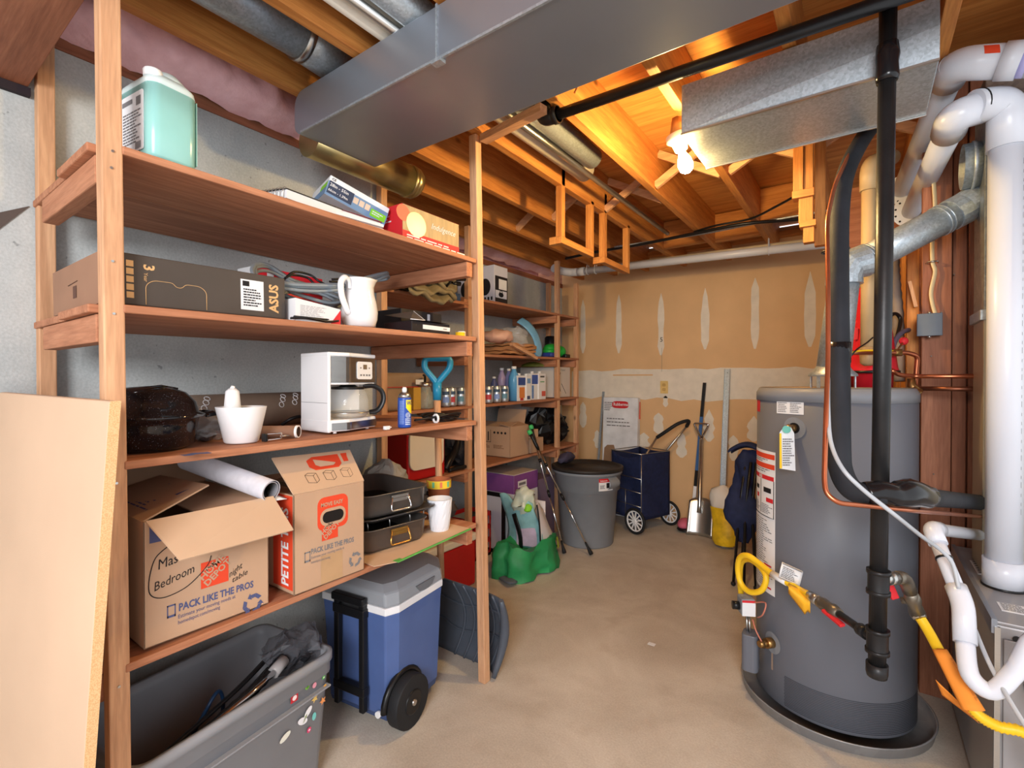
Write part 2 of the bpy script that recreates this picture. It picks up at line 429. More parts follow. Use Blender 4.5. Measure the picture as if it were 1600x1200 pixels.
# ================================================================== SETTING
XW1, XW2, YJOG, YB = -1.95, -2.62, 1.60, 4.56
ZJ, ZC, ZF = 2.36, 2.305, 2.60
f = MB()
f.surf(lambda u, v: (-3.0+5.2*u, -2.2+6.9*v, 0), 1, 1, smooth=False)
f.box(-3, 2.2, -2.2, 4.7, -.12, -.002)
floor = struct('floor', f, M_floor)
struct('wall_left', MB().box(XW1-.7, XW1, -2.2, YJOG, 0, ZC), M_wallc)
struct('wall_left_rear', MB().box(XW2-.2, XW2, YJOG, YB+.2, 0, ZC), M_wallc)
sill = struct('trim_1', MB().box(XW1-.14, XW1+.006, -2.2, YJOG+.006, ZC, ZC+.045), WR[1])
struct('trim_2', MB().box(XW2-.14, XW2+.006, YJOG, YB, ZC, ZC+.045), WR[1])
# drywall at the back, its joint compound standing slightly proud
wb = MB().box(-2.62, .25, YB, YB+.1, 0, 2.58)
wall_back = struct('wall_back', wb, M_dry)
def blob(cx, z0, z1, w, seed, jag=.2):
    rnd = random.Random(seed); n = 7; pl = []; pr = []
    for i in range(n+1):
        t = i/n; prof = min(1, (t*6)**.5 if t < .15 else 1, ((1-t)*3)**.6)
        ww = w*(.25+.75*prof)*(1+rnd.uniform(-jag, jag))*(.12 if i == n else 1)
        pl.append((cx-ww/2, z0+(z1-z0)*t)); pr.append((cx+ww/2, z0+(z1-z0)*t))
    return pr+pl[::-1]
def mud(poly):
    m = MB(); m.prism(poly, YB-.0022, YB+.002, axis='y'); m.f = [tuple(reversed(q)) for q in m.f]
    part('joint_compound', m, M_mud, wall_back)
pz = lambda u, v: P(u, v, Y=YB)
for i, (u, va, vb) in enumerate(((911, 468, 552), (967, 460, 552), (1033, 458, 555), (1102, 450, 546), (1180, 434, 545), (1266, 424, 542))):
    a = pz(u, va); b = pz(u, vb); mud(blob(a.x, b.z, a.z, .058+.012*(i > 2), i))
for i, (u, va, vb, w) in enumerate(((911, 628, 668, .07), (1029, 645, 678, .09), (933, 672, 700, .07), (1065, 675, 715, .08), (1108, 640, 690, .08), (1178, 650, 690, .09), (1146, 680, 720, .08), (1006, 676, 700, .1), (1040, 618, 636, .05))):
    a = pz(u, va); b = pz(u, vb); mud(blob(a.x, b.z, a.z, w, 20+i, .3))
rnd = random.Random(3); top = []; bot = []
for i in range(25):
    x = -2.5+2.75*i/24; top.append((x, pz(1070, 577).z+rnd.uniform(-.012, .014))); bot.append((x, pz(1040, 623).z+rnd.uniform(-.02, .014)))
mud(bot+top[::-1])
for a, b in ((pz(958, 577), pz(1020, 587)),):      # bare streak inside the band
    part('tape_gap', MB().box(a.x, b.x, YB-.0032, YB-.001, b.z, b.z+.014), M_dry, wall_back)
text('5', .06, M_ink, wall_back, P(1031, 534, Y=YB-.004), local=False, name='pencil_mark')
ln = MB(); a = pz(1034, 540); ln.box(a.x, a.x+.0022, YB-.0035, YB-.001, 1.40, a.z-.02); part('pencil_line', ln, M_grey_ink, wall_back)
t = thing('wall_outlet', 'almond duplex power outlet on the white taped band of the drywall', 'outlet', P(1038, 605, Y=YB-.002))
ox, oz = t.location.x, t.location.z
part('cover_plate', MB().prism(rrect(.072, .118, .006, 3, ox, oz), YB-.012, YB-.001, axis='y'), mat('almond_plastic', (222, 190, 122), .4), t)
for k in (-1, 1):
    part('socket', MB().prism(rrect(.034, .03, .01, 3, ox, oz+k*.021), YB-.0145, YB-.011, axis='y'), mat('almond_dark', (196, 160, 96), .4), t)

# right-hand partition of old reddish boards, facing the camera behind the heater
part_wall = struct('wall_right', MB().box(.205, 1.4, 2.70, 2.74, 0, 2.6), WR[2])
xs = [.2, .298, .345, .40, .50, .62, .74, .86]
for i in range(len(xs)-1):
    dy = (0, .012, .0, .014, .004, .01, 0)[i]
    part('board', MB().box(xs[i]+.002, xs[i+1]-.002, 2.665+dy, 2.70, 0, 2.58), WR[2], part_wall, bevel=.003)
for z, u in ((.93, 1460), (1.42, 1455), (1.6, 1470), (1.75, 1490), (1.9, 1456)):
    q = P(u, 600, Y=2.655); part('nail', MB().cyl((q.x, 2.655, z), (q.x, 2.675, z), .0025, n=8), mat('dull_nail', (120, 110, 100), .6, .5), part_wall)
struct('wall_right_return', MB().box(.2, .24, 2.74, YB, 0, 2.02), WR[2])
for y in (2.76, 3.16, 3.56, 3.96):
    struct('trim_3' if y == 2.76 else 'trim_%d' % (3+int((y-2.7)/.38)), MB().box(.16, .2, y, y+.09, 0, 2.02), WJ[2])

# ceiling: subfloor sheets on joists
ceiling = struct('ceiling', MB().box(-3, 2.2, -2.2, 4.6, ZF+.02, ZF+.05), WR[0])
for x0, x1, ys in ((-3, -.72, -2.2), (-.718, 2.2, -2.2)):
    y = ys
    while y < 4.6:
        part('plywood_sheet', MB().box(x0+.001, x1-.001, y+.002, min(4.6, y+1.22), ZF, ZF+.02), M_ply, ceiling); y += 1.222
JX = [-2.36, -1.995, -1.672, -1.32, -.94, -.575, -.19, .2, .6, 1.0, 1.4]
for x in JX:
    part('joist', MB().box(x-.019, x+.019, -2.2, 4.54, ZJ, ZF-.001), WJ[1], ceiling, bevel=.002)
part('rim_joist', MB().box(-3.0, -2.3, YB+.06, YB+.1, ZC, ZF), WR[0], ceiling)
def bridging(i, y, flip=False, w=.04):
    a, b = JX[i]+.019, JX[i+1]-.019
    p, q = ((a, y, ZJ+.02), (b, y, ZF-.03)); r, s2 = ((a, y+.045, ZF-.03), (b, y+.045, ZJ+.02))
    part('bridging', MB().bar(p, q, .02, w, up=(0, 0, 1)), WP[0], ceiling); part('bridging', MB().bar(r, s2, .02, w, up=(0, 0, 1)), WP[0], ceiling)
for i, y in ((2, 2.75), (3, 2.8), (4, 2.62), (5, 2.66), (6, 2.62), (1, 2.8)): bridging(i, y)
for i, y in ((3, 3.9), (4, 3.95), (5, 3.6)):
    part('blocking', MB().box(JX[i]+.019, JX[i+1]-.019, y, y+.038, ZJ+.02, ZF-.01), WJ[0], ceiling)
part('wall_plate', MB().box(-2.6, .2, YB-.07, YB, 2.49, 2.53), WJ[0], ceiling)
# dropped box beam at the far left, its end against the concrete
bb = struct('trim_20', MB().box(XW1, -1.0, -1.5, .20, 2.17, 2.36), WR[0])
part('board', MB().box(XW1+.002, -1.0, .205, .325, 2.155, 2.36), WR[0], bb, bevel=.003)
part('board', MB().box(XW1+.002, -1.0, -.02, .198, 2.155, 2.17), WR[0], bb, bevel=.003)
part('board', MB().box(XW1+.002, -1.0, -1.5, -.026, 2.155, 2.17), WR[0], bb)
part('end_strip', MB().box(XW1+.002, XW1+.02, -1.5, .33, 2.13, 2.154), mat('dark_strip', (44, 34, 40), .8), bb)
M_pink = mat('pink_fibreglass', (252, 200, 208), .95, var=.14, scale=14, bump=.5, bscale=40)
def batt(y0, y1, x, z0, z1, bulge, seed, label):
    def fn(u, v):
        y = y0+(y1-y0)*u; z = z1+(z0-z1)*v
        q = noise.noise(Vector((y*7, z*9, seed)))*.045+noise.noise(Vector((y*21, z*24, seed+3)))*.02
        e = (1-(2*v-1)**4)*bulge
        return (x+e+q, y, z+.02*noise.noise(Vector((y*6, seed, 4))))
    m = MB().surf(fn, 90, 14, thick=0)
    m.surf(lambda u, v: Vector(fn(u, v))*1-Vector((fn(u, v)[0]-x+.1, 0, 0)), 2, 2)
    solo('insulation_batt', m, M_pink, label, 'insulation')
batt(.25, 1.56, XW1+.01, ZC+.03, ZF-.02, .13, 1, 'pink fibreglass insulation along the joist ends above the near concrete wall')
batt(1.7, 4.2, XW2+.03, ZC+.06, ZF-.02, .14, 5, 'pink fibreglass insulation above the rear shelves, lit orange by the bulb')
gs = MB(); a, b, c = P(-30, 338, X=XW1+.004), P(46, 322, X=XW1+.004), P(-20, 372, X=XW1+.004)  # shadow on the wall drawn as a thin dark triangle
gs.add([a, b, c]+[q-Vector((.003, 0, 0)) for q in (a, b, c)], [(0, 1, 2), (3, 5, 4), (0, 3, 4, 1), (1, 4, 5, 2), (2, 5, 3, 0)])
solo('shadow_patch', gs, mat('shadow_paint', (92, 80, 74), .9), 'dark pointed patch painted as a shadow on the bare concrete at far left', 'shadow patch')

# ================================================================== SHELVING
XF = -1.32
Z1, Z2, Z3, Z4 = (1.835, 1.83), (1.487, 1.502), (1.141, 1.150), (.690, .717)     # plank tops, left end and right end
def zt(zs, y, y0=.37, y1=1.57): return zs[0]+(zs[1]-zs[0])*(y-y0)/(y1-y0)
u1 = thing('shelving_unit', 'near wooden shelving unit whose plank shelves hold the coffee maker and moving boxes', 'shelving', (XF, .35, 0))
def post(root, xf, pf, pt, w=.038, ZJ=ZJ):
    """pf, pt: Y of the near corner at the floor and at the top."""
    b = [(xf-w, pf, 0), (xf, pf, 0), (xf, pf+w, 0), (xf-w, pf+w, 0)]
    t = [(xf-w, pt, ZJ-.004), (xf, pt, ZJ-.004), (xf, pt+w, ZJ-.004), (xf-w, pt+w, ZJ-.004)]
    return part('post', MB().hexa(b, t), WP[2], root, bevel=.003)
post(u1, XF, .345, .330); post(u1, XF, 1.633, 1.572); 
p = part('post', MB().box(-1.938, -1.90, .338, .376, 0, 2.30), WP[2], u1, bevel=.003)
post(u1, -1.90, 1.552, 1.552)
for zs in (Z1, Z2, Z3, Z4):
    for xa, xb, ya, th in ((-1.600, XF+.002, .318 if zs in (Z1, Z2) else .334, .019), (-1.935, -1.603, .333, .019)):
        yb = 1.575; za, zb = zt(zs, ya), zt(zs, yb)
        if xb > -1.4 : 
            zc = zt(zs, .37); b = [(xa, ya, za-th), (xb-.04, ya, za-th), (xb-.04, .37, zc-th), (xb, .37, zc-th), (xb, yb, zb-th), (xa, yb, zb-th)]
            m = MB(); t = [(q[0], q[1], q[2]+th) for q in b]; n = 6
            m.add(b+t, [tuple(range(5, -1, -1)), tuple(range(6, 12))]+[(j, (j+1) % n, n+(j+1) % n, n+j) for j in range(n)])
            part('plank', m, WS[1], u1, bevel=.003)
        else:
            b = [(xa, ya, za-th), (xb, ya, za-th), (xb, yb, zb-th), (xa, yb, zb-th)]
            part('plank', MB().hexa(b, [(q[0], q[1], q[2]+th) for q in b]), WS[1], u1, bevel=.003)
    za = zt(zs, .34)-.021; zb = zt(zs, 1.53)-.021
    part('cleat', MB().box(-1.83, -1.362, .333, .368, za-.062, za), WS[0], u1, bevel=.003)
    part('cleat', MB().box(-1.94, XF-.004, 1.52, 1.556, zb-.06, zb), WS[0], u1, bevel=.003)
nl = MB()
for (u, v) in ((176, 236), (174, 262), (178, 490), (182, 755), (186, 1073), (176, 408)):
    q = P(u, v, X=XF+.001); nl.cyl((q.x-.003, q.y, q.z), (q.x+.0015, q.y, q.z), .0028, n=8)
part('nails', nl, M_steel, u1)
blue = MB(); q = P(285, 712, Z=1.142); blue.surf(lambda u, v: (q.x-.02+.03*v+.006*math.sin(9*u), q.y+.06*u, zt(Z3, q.y)+.0006), 8, 1); part('tape_scrap', blue, mat('blue_tape', (92, 104, 150), .7), u1)

XG = -2.14
G1, G2, G3, G4 = (1.884, 1.897), (1.502, 1.517), (1.149, 1.162), (.721, .733)
def zg(zs, y): return zs[0]+(zs[1]-zs[0])*(y-2.6)/(1.0)
u2 = thing('shelving_unit', 'far wooden shelving unit against the rear concrete wall, holding cans and cartons', 'shelving', (XG, 2.5, 0))
for y in (1.752, 2.475, 3.655, 4.0): post(u2, XG, y, y, ZJ=2.22 if y == 4.0 else ZJ)
for y in (1.752, 4.20):
    part('post', MB().box(-2.60, -2.562, y, y+.038, 0, 2.30), WP[2], u2)
for zs in (G1, G2, G3, G4):
    for xa, xb in ((-2.60, -2.37), (-2.366, XG+.001)):
        for ya, yb in ((1.72, 3.70), (3.704, 4.04)) if zs in (G2, G3) else ((1.72, 4.04),) if zs is G4 else ((1.72, 2.473), (2.477, 3.70), (3.704, 4.04)):
            dl = .042 if yb == 2.473 else 0
            b = [(xa, ya, zg(zs, ya)-.019-dl), (xb, ya, zg(zs, ya)-.019-dl), (xb, yb, zg(zs, yb)-.019-dl), (xa, yb, zg(zs, yb)-.019-dl)]
            part('plank', MB().hexa(b, [(q[0], q[1], q[2]+.019) for q in b]), WS[1], u2, bevel=.002)
    for y in (1.715, 2.438, 3.618, 3.963):
        z = zg(zs, y)-.021-(.042 if zs is G1 and y < 2 else 0); part('cleat', MB().box(-2.60, XG-.004, y, y+.036, z-.06, z), WS[0], u2, bevel=.002)

# leaning chipboard panel in the left foreground
pan = MB()
tr = Vector((-1.196, .313, 1.279)); tl = Vector((-1.925, .262, 1.287)); dn = Vector((-.035, -.07, -1.279)); th = Vector((0, .018, 0))
b4 = [tl+dn, tr+dn, tr+dn+th, tl+dn+th]; t4 = [tl, tr, tr+th, tl+th]
for q in b4: q.z = .002
pan.hexa(b4, t4)
M_chip = mat('chipboard_face', (206, 174, 146), .8, var=.05, scale=3, bump=.06, bscale=300)
t = thing('chipboard_panel', 'large pale chipboard panel leaning on the end of the near shelves', 'panel', (b4[0]+b4[1])/2)
part('sheet', pan, M_chip, t, bevel=.004)
ed = MB(); o_ = Vector((.0008, 0, 0)); ed.add([b4[1]+o_, b4[2]+o_, t4[2]+o_, t4[1]+o_], [(0, 1, 2, 3)]); part('raw_edge', ed, speckle('chip_edge', (206, 162, 112), (222, 180, 132), .9, 420, .5), t)

# ================================================================== CEILING: DUCTS, PIPES, FRAMES
def duct(name, label, y0, y1, x0, x1, z0, z1, m, rad, crease):
    t = thing(name, label, 'duct', (x0, (y0+y1)/2, z0))
    k = MB(); n = 6; prof = []
    # outline seen from the front (x,z), its left end rounded at the lower corner
    prof = [(x1, z0)]+[(x1, z1)]+[(x0+rad, z1)]+[(x0+rad-rad*math.sin(i/n*R90), z1-rad+rad*math.cos(i/n*R90)) for i in range(1, n+1)]
    r2 = rad*.8
    prof += [(x0+r2-r2*math.cos(i/n*R90), z0+r2-r2*math.sin(i/n*R90)) for i in range(0, n+1)]
    k.prism(prof, y1, y0, axis='y')
    part('duct_body', k, m, t, bevel=.004)
    if crease:
        c = MB(); h = z1-z0
        c.add([(x0+.03, y0-.001, z0+.01), (x1, y0-.001, z0+.004), (x1, y0-.007, z0+h*.52)], [(0, 1, 2)]); c.add([(x0+.03, y0-.001, z0+.01), (x1, y0-.007, z0+h*.52), (x1, y0-.001, z1), (x0+.01, y0-.001, z1-.02)], [(0, 1, 2, 3)])
        part('cross_break', c, m, t)
    return t
d1 = duct('supply_duct', 'large dull grey duct crossing under the joists with a rounded end', .972, 1.31, -1.668, .75, 2.20, 2.352, M_galvd, .05, False)
sm = MB(); q = P(683, 98, Y=.97); sm.box(q.x-.003, q.x+.003, .966, .972, 2.2, 2.352); sm.box(q.x-.016, q.x+.018, .962, .985, 2.19, 2.2); part('seam', sm, M_galv, d1)
fl = MB().box(-1.62, .75, .966, .972, 2.197, 2.204); part('flange', fl, M_galv, d1)
d2 = duct('return_duct', 'spangled galvanised duct beside the light bulb, running over the heater', 1.735, 2.065, -.518, .165, 2.18, 2.352, M_galv, .004, True)
part('flange', MB().box(-.518, .165, 1.727, 1.735, 2.176, 2.182), M_steel, d2)
part('flange', MB().box(-.518, .165, 2.065, 2.071, 2.176, 2.182), M_steel, d2)

# round duct with its elbow, above the rounded end of the duct
t = thing('round_duct', 'dark shiny round duct with elbow emerging between joists above the insulation', 'duct', (-1.5, .8, 2.42))
a, b, c = Vector((-1.50, .30, 2.455)), Vector((-1.50, .90, 2.455)), Vector((-1.50, 1.10, 2.43))
part('tube', MB().tube([a, b], .076, 24), M_galv, t)
part('elbow', MB().tube([b, b+Vector((0, .05, -.003)), c], [.081, .081, .074], 24), M_galv, t)
part('crimp_ring', MB().tube([b-Vector((0, .012, 0)), b+Vector((0, .012, 0))], .084, 24), M_steel, t)
# brassy round duct with a rounded cap
t = thing('round_duct', 'brassy round duct with domed end cap under the joist beyond the big duct', 'duct', (-1.66, 1.6, 2.26))
ax = Vector((-1.70, 1.545, 2.236)); e = Vector((-1.70, 1.05, 2.236))
part('tube', MB().tube([e, ax], .070, 24), M_brass, t)
part('end_cap', MB().tube([ax, ax+Vector((0, .03, 0)), ax+Vector((0, .05, -.002)), ax+Vector((0, .062, -.004))], [.073, .071, .06, .03], 24), M_brass, t)
part('crimp_ring', MB().tube([ax-Vector((0, .012, 0)), ax+Vector((0, .006, 0))], .0745, 24), M_brass, t)
# long pale pipe and slim conduit in the bay between two joists
wp = MB().tube([(-1.20, .6, 2.43), (-1.20, 2.33, 2.43)], .055, 24)
solo('vent_tube', wp, mat('pale_wrap', (214, 206, 192), .8, var=.06, bump=.1), 'fat cream wrapped tube ending between two joists right of the post', 'pipe')
wp = MB().tube([(-1.09, .6, 2.42), (-1.09, 2.2, 2.42)], .05, 24)
solo('vent_tube', wp, M_galv, 'grey metal tube lying beside the cream wrapped tube between joists', 'pipe')
solo('conduit', MB().tube([(-1.15, .6, 2.375), (-1.14, 3.5, 2.375)], .014, 12), M_steel, 'slim steel conduit running along the joist bay to the back wall', 'pipe')
part_ = MB().box(-1.32, -1.05, 1.555, 1.60, 2.315, 2.355)
solo('wood_strap', MB().bar((-1.30, 1.60, 2.335), (-.97, 1.55, 2.335), .04, .03), WP[0], 'short wooden strap nailed across two joists under the cream tube', 'lumber')

# hanging frames
def hang(y0, y1, label):
    z = 2.052; w = .036; t = thing('ceiling_hanger', label, 'frame', (XF, y0, z), group='hanging wooden frames under the joist')
    part('upright', MB().box(XF-.019, XF+.019, y0, y0+w, z+w, ZJ+.12), WJ[2], t, bevel=.002)
    part('upright', MB().box(XF-.019, XF+.019, y1-w, y1, z+w, ZJ+.02), WJ[2], t, bevel=.002)
    part('crossbar', MB().box(XF-.019, XF+.019, y0, y1, z, z+w), WJ[1], t, bevel=.002)
    part('end_block', MB().box(XF-.06, XF-.02, y0, y0+w, z, z+w*1.1), WJ[0], t, bevel=.002)
hang(2.262, 2.645, 'U-shaped wooden hanging frame nearer the camera, lower-left of the bulb')
hang(2.79, 3.195, 'U-shaped wooden hanging frame farther back, just above the white drain pipe')
t = thing('hanging_block', 'stacked timber blocks hanging below the duct right of the bulb', 'lumber', (-.19, 2.4, 1.92))
part('upright', MB().box(-.242, -.205, 2.38, 2.42, 2.12, 2.36), WJ[2], t, bevel=.002); part('upright', MB().box(-.203, -.17, 2.39, 2.43, 2.12, 2.36), WJ[2], t, bevel=.002)
part('crossbar', MB().box(-.245, -.165, 2.375, 2.435, 2.09, 2.122), WJ[0], t, bevel=.002)
part('upright', MB().box(-.222, -.17, 2.39, 2.43, 1.985, 2.09), WJ[2], t, bevel=.002)
part('crossbar', MB().box(-.218, -.158, 2.38, 2.43, 1.965, 1.99), WJ[0], t, bevel=.002)
part('upright', MB().box(-.205, -.165, 2.39, 2.43, 1.90, 1.965), WJ[2], t, bevel=.002)
part('rear_upright', MB().box(-.17, -.13, 2.47, 2.51, 1.90, 2.36), WJ[2], t, bevel=.002)

# bulb
B0 = P(1074, 268, d=1.943); sock = P(1061, 222, d=1.943)
t = thing('light_bulb', 'lit bare bulb in a white lampholder beside the galvanised duct', 'lamp', (sock.x, sock.y, ZJ))
ax = (B0-sock).normalized(); M = Matrix.Translation(sock) @ ax.to_track_quat('Z', 'Y').to_matrix().to_4x4()
part('lampholder', MB().lathe([(.0, -.03), (.045, -.03), (.047, -.01), (.03, .004), (.024, .035), (.019, .036), (0, .036)], n=24).xf(M), mat('porcelain', (235, 225, 205), .3), t)
part('ceiling_stem', MB().cyl(sock-ax*.03, Vector((sock.x, sock.y, ZJ)), .03, n=8), WJ[2], t)
m, n_, L_, b_ = _new('bulb_glow')
em = n_.new('ShaderNodeEmission'); em.inputs[0].default_value = (1, .66, .25, 1); em.inputs[1].default_value = BULB_STRENGTH
L_.new(em.outputs[0], n_['Material Output'].inputs[0])
part('bulb', MB().lathe([(0, .037), (.013, .037), (.015, .05), (.026, .075), (.029, .095), (.025, .115), (.012, .126), (0, .128)], n=20).xf(M), m, t)

# black iron pipe across the ceiling, ending in an elbow
t = thing('gas_pipe', 'black iron gas pipe running across the ceiling in front of the bulb', 'pipe', (-.9, 1.6, 2.33))
a, b = Vector((-.985, 1.60, 2.325)), Vector((.20, 1.655, 2.335))
part('pipe', MB().tube([a, b], .020, 16), M_blackm, t)
part('elbow', MB().tube(fillet([a+Vector((.05, 0, 0)), a-Vector((.02, 0, 0)), a+Vector((-.02, .004, .11))], .05), .029, 16), M_blackm, t)
part('collar', MB().tube([a+Vector((.03, 0, 0)), a+Vector((.05, 0, 0))], .033, 16), M_blackm, t)
solo('orange_wire', MB().tube(spline([(-.9, 1.66, 2.42), (-.86, 1.66, 2.47), (-.74, 1.62, 2.50), (-.60, 1.60, 2.47), (-.55, 1.6, 2.50)]), .004, 8), mat('brown_wire', (150, 92, 40), .5), 'thin brown wire looping between joists above the black gas pipe', 'wire')

# drain pipes on the back wall
dz = lambda x: 2.316+(x+2.1)*(-.055/1.95)
YD = 4.0
t = thing('drain_pipe', 'lower white drain pipe along the top of the drywall, with elbow', 'pipe', (-1.2, YD, 2.27))
part('pipe', MB().tube([(-2.10, YD, dz(-2.10)), (.14, YD, dz(.14))], .031, 16), M_pvc, t)
part('elbow', MB().tube(fillet([(-2.08, YD, dz(-2.08)), (-2.21, YD, dz(-2.2)+.003), (-2.27, YD-.09, 2.33), (-2.28, YD-.18, 2.34)], .05), .037, 16), M_pvc, t)
part('coupling', MB().tube([(-2.13, YD, dz(-2.13)), (-2.06, YD, dz(-2.06))], .038, 16), M_pvc, t)
t2 = thing('drain_pipe', 'upper thinner cream drain pipe behind the white one along the drywall', 'pipe', (-1.0, YD+.08, 2.33))
part('pipe', MB().tube([(-1.70, YD+.08, dz(-1.70)+.035), (.14, YD+.08, dz(.14)+.055)], .021, 16), mat('cream_pipe', (206, 190, 160), .45), t2)
for x in (-2.03, -1.95, -.56):
    z = dz(x); t3 = solo('pipe_hanger', MB().tube([(x, YD, ZJ+.05)]+[(x, YD+.035*math.sin(a), z-.035*math.cos(a)) for a in [k*math.pi/5 for k in range(-4, 5)]]+[(x, YD+.01, ZJ+.05)], .004, 6), M_pvc, {-2.03: 'leftmost white strap hanger on the drain pipe', -1.95: 'second white strap hanger from left on the drain pipe', -.56: 'white strap hanger on the drain pipe right of centre'}[x], 'hanger', group='drain pipe hangers')
# dark cables and pipes under the far joists
def run(uvs, r, m, label, name, cat, z=2.335):
    return solo(name, MB().tube(spline([P(u, v, Z=z) for u, v in uvs], 4), r, 10), m, label, cat)
run([(884, 404), (935, 393), (1000, 382), (1080, 366), (1160, 350), (1240, 343), (1310, 333)], .011, M_black, 'thick black cable under the far joists above the drain pipe', 'ceiling_cable', 'cable')
run([(960, 386), (1040, 374), (1110, 363), (1190, 347), (1310, 326)], .007, M_galv, 'thin grey metal line under the far joists beside the black cable', 'ceiling_cable', 'cable', 2.345)
run([(1085, 362), (1120, 352), (1172, 342), (1210, 324), (1245, 305)], .007, M_black, 'black cable rising right across the far joists', 'ceiling_cable', 'cable', 2.35)

# ================================================================== NEAR UNIT, TOP SHELF
def on(zs, u, v=None, X=-1.45):
    """A point on a shelf of the near unit at depth X, under photograph column u."""
    q = P(u, 600, X=X); return Vector((X, q.y, zt(zs, q.y)+.0015))
# washer-fluid jug
q = on(Z1, 250, X=-1.42); q.z += .002
t = thing('fluid_jug', 'translucent jug of teal washer fluid with white label on the top shelf', 'jug', q, R90+.12); t.scale = (.95, .97, .93)
M_teal = mat('teal_fluid', (150, 206, 200), .2, var=.05, scale=6, spec=.6)
M_jug = mat('milky_plastic', (206, 222, 222), .35, var=.03)
ring = lambda w, d, z, r, cy=0: [(x, y+cy, z) for x, y in rrect(w, d, r, 4)]
def loft(rings, m=0, smooth=True):
    k = MB(); n = len(rings[0]); vs = [p for r in rings for p in r]; fs = []
    for i in range(len(rings)-1):
        for j in range(n): fs.append((i*n+j, i*n+(j+1) % n, (i+1)*n+(j+1) % n, (i+1)*n+j))
    fs.append(tuple(range(n-1, -1, -1))); fs.append(tuple((len(rings)-1)*n+j for j in range(n)))
    return k.add(vs, fs, m, smooth)
part('fluid', loft([ring(.10, .15, .004, .02), ring(.112, .16, .014, .024), ring(.114, .162, .10, .025), ring(.114, .162, .192, .025)]), M_teal, t, local=True)
part('shoulder', loft([ring(.115, .163, .1915, .025), ring(.113, .160, .206, .028), ring(.09, .135, .222, .028)]), M_jug, t, local=True)
part('handle', loft([[(x+.012, y, z) for x, y, z in ring(.088, .13, .212, .028, .004)], [(x+.016, y, z) for x, y, z in ring(.070, .115, .238, .03, .01)], [(x+.016, y, z) for x, y, z in ring(.054, .09, .256, .026, .014)], [(x+.016, y, z) for x, y, z in ring(.03, .06, .263, .014, .016)]]), M_jug, t, local=True)
part('cap', MB().lathe([(.02, 0), (.021, .016), (.019, .02), (0, .02)], (-.036, -.05, .212), 20), M_white, t, local=True)
lb = MB(); lb.prism(rrect(.105, .15, .006, 2, 0, .10), -.0592, -.0575, axis='x')
lo = part('label', lb, M_paper, t, local=True)
pr = MB(); lines(pr, (-.0597, .045, .045), (0, -1, 0), (0, 0, 1), .09, .085, 11, seed=2); quad(pr, (-.0597, .048, .15), (0, -1, 0), (0, 0, 1), .05, .012); quad(pr, (-.0597, -.02, .14), (0, -1, 0), (0, 0, 1), .022, .022)
for k in range(8): quad(pr, (-.0597, -.015-.0035*k, .03), (0, -1, 0), (0, 0, 1), .0018, .018)
part('label_print', pr, M_grey_ink, lo, local=True)
part('seam_stripe', MB().box(.0565, .0578, -.07, -.055, .02, .19), mat('pale_teal', (170, 214, 200), .4), t, local=True)
# papers and notebook
q = on(Z1, 452, X=-1.47); q.z += .014
t = thing('notebook', 'black spiral-bound notebook on the top shelf left of the white papers', 'notebook', q, rot=(.10, 0, R90+.10))
part('cover', MB().box(-.10, .10, -.13, .13, .028, .031), M_black, t, local=True, bevel=.001); part('pages', MB().box(-.097, .098, -.127, .127, .003, .028), M_paper, t, local=True); part('back_cover', MB().box(-.10, .10, -.13, .13, 0, .003), M_black, t, local=True)
for k in range(15): part('wire_ring', MB().tube([(-.098+.008*math.cos(a), -.12+k*.0168, .016+.019*math.sin(a)) for a in [j*math.pi/5 for j in range(10)]], .0016, 6, closed=True), M_steel, t, local=True)
q = on(Z1, 528, X=-1.45)
t = thing('paper_stack', 'slumped stack of white papers and booklets in front of the mount box', 'papers', q, R90-.05)
for k, (w, d, z, r) in enumerate(((.23, .2, 0, .02), (.225, .21, .011, -.03), (.21, .19, .021, .05))):
    part('booklet', MB().box(-w/2, w/2, -d/2, d/2, z, z+.010).xf(Matrix.Rotation(r, 4, 'Z')), M_paper, t, local=True, bevel=.001)
part('red_cover', MB().box(-.114, .11, -.1, .1, .0305, .032), mat('dark_red_card', (120, 30, 40), .6), t, local=True)
# TV mount carton
M_mb = mat('carton_blue', (110, 140, 176), .55, var=.05); M_mw = mat('carton_white', (224, 226, 230), .6); M_mg = mat('carton_green', (134, 208, 48), .6); M_md = mat('carton_dark', (54, 64, 88), .6)
A0, A1 = P(517, 273, X=-1.47), P(609, 326, X=-1.41); ex = (A1-A0).normalized(); ey = Vector((0, 0, 1)).cross(ex).normalized(); ez = ex.cross(ey)
w, d, h = (A1-A0).length, .20, .072
Rm = Matrix((ex, ey, ez)).transposed().to_4x4()
t = thing('mount_carton', 'blue white and green TV wall-mount carton printed 28in - 55in', 'box', (A0+A1)/2-ez*h+ey*d/2, rot=Rm.to_euler())
part('carton', MB().box(-w/2, w/2, -d/2, d/2, 0, h), M_mw, t, local=True, bevel=.002)
pr = MB(); quad(pr, (-w/2, -d/2-.0006, 0), (1, 0, 0), (0, 0, 1), w, h*.72); quad(pr, (-w/2-.0006, d/2, 0), (0, -1, 0), (0, 0, 1), d, h*.45); part('print_blue', pr, M_mb, t, local=True)
pr = MB(); quad(pr, (-w/2+.004, -d/2-.001, h*.12), (1, 0, 0), (0, 0, 1), .088, h*.62); part('print_dark', pr, M_md, t, local=True)
pr = MB(); quad(pr, (w/2-.062, -d/2-.001, h*.14), (1, 0, 0), (0, 0, 1), .058, h*.38); part('print_green', pr, M_mg, t, local=True); pr = MB(); quad(pr, (-w/2-.0009, -d/2+.08, h*.42), (0, -1, 0), (0, 0, 1), .075, h*.3); part('print_green', pr, M_mg, t, local=True)
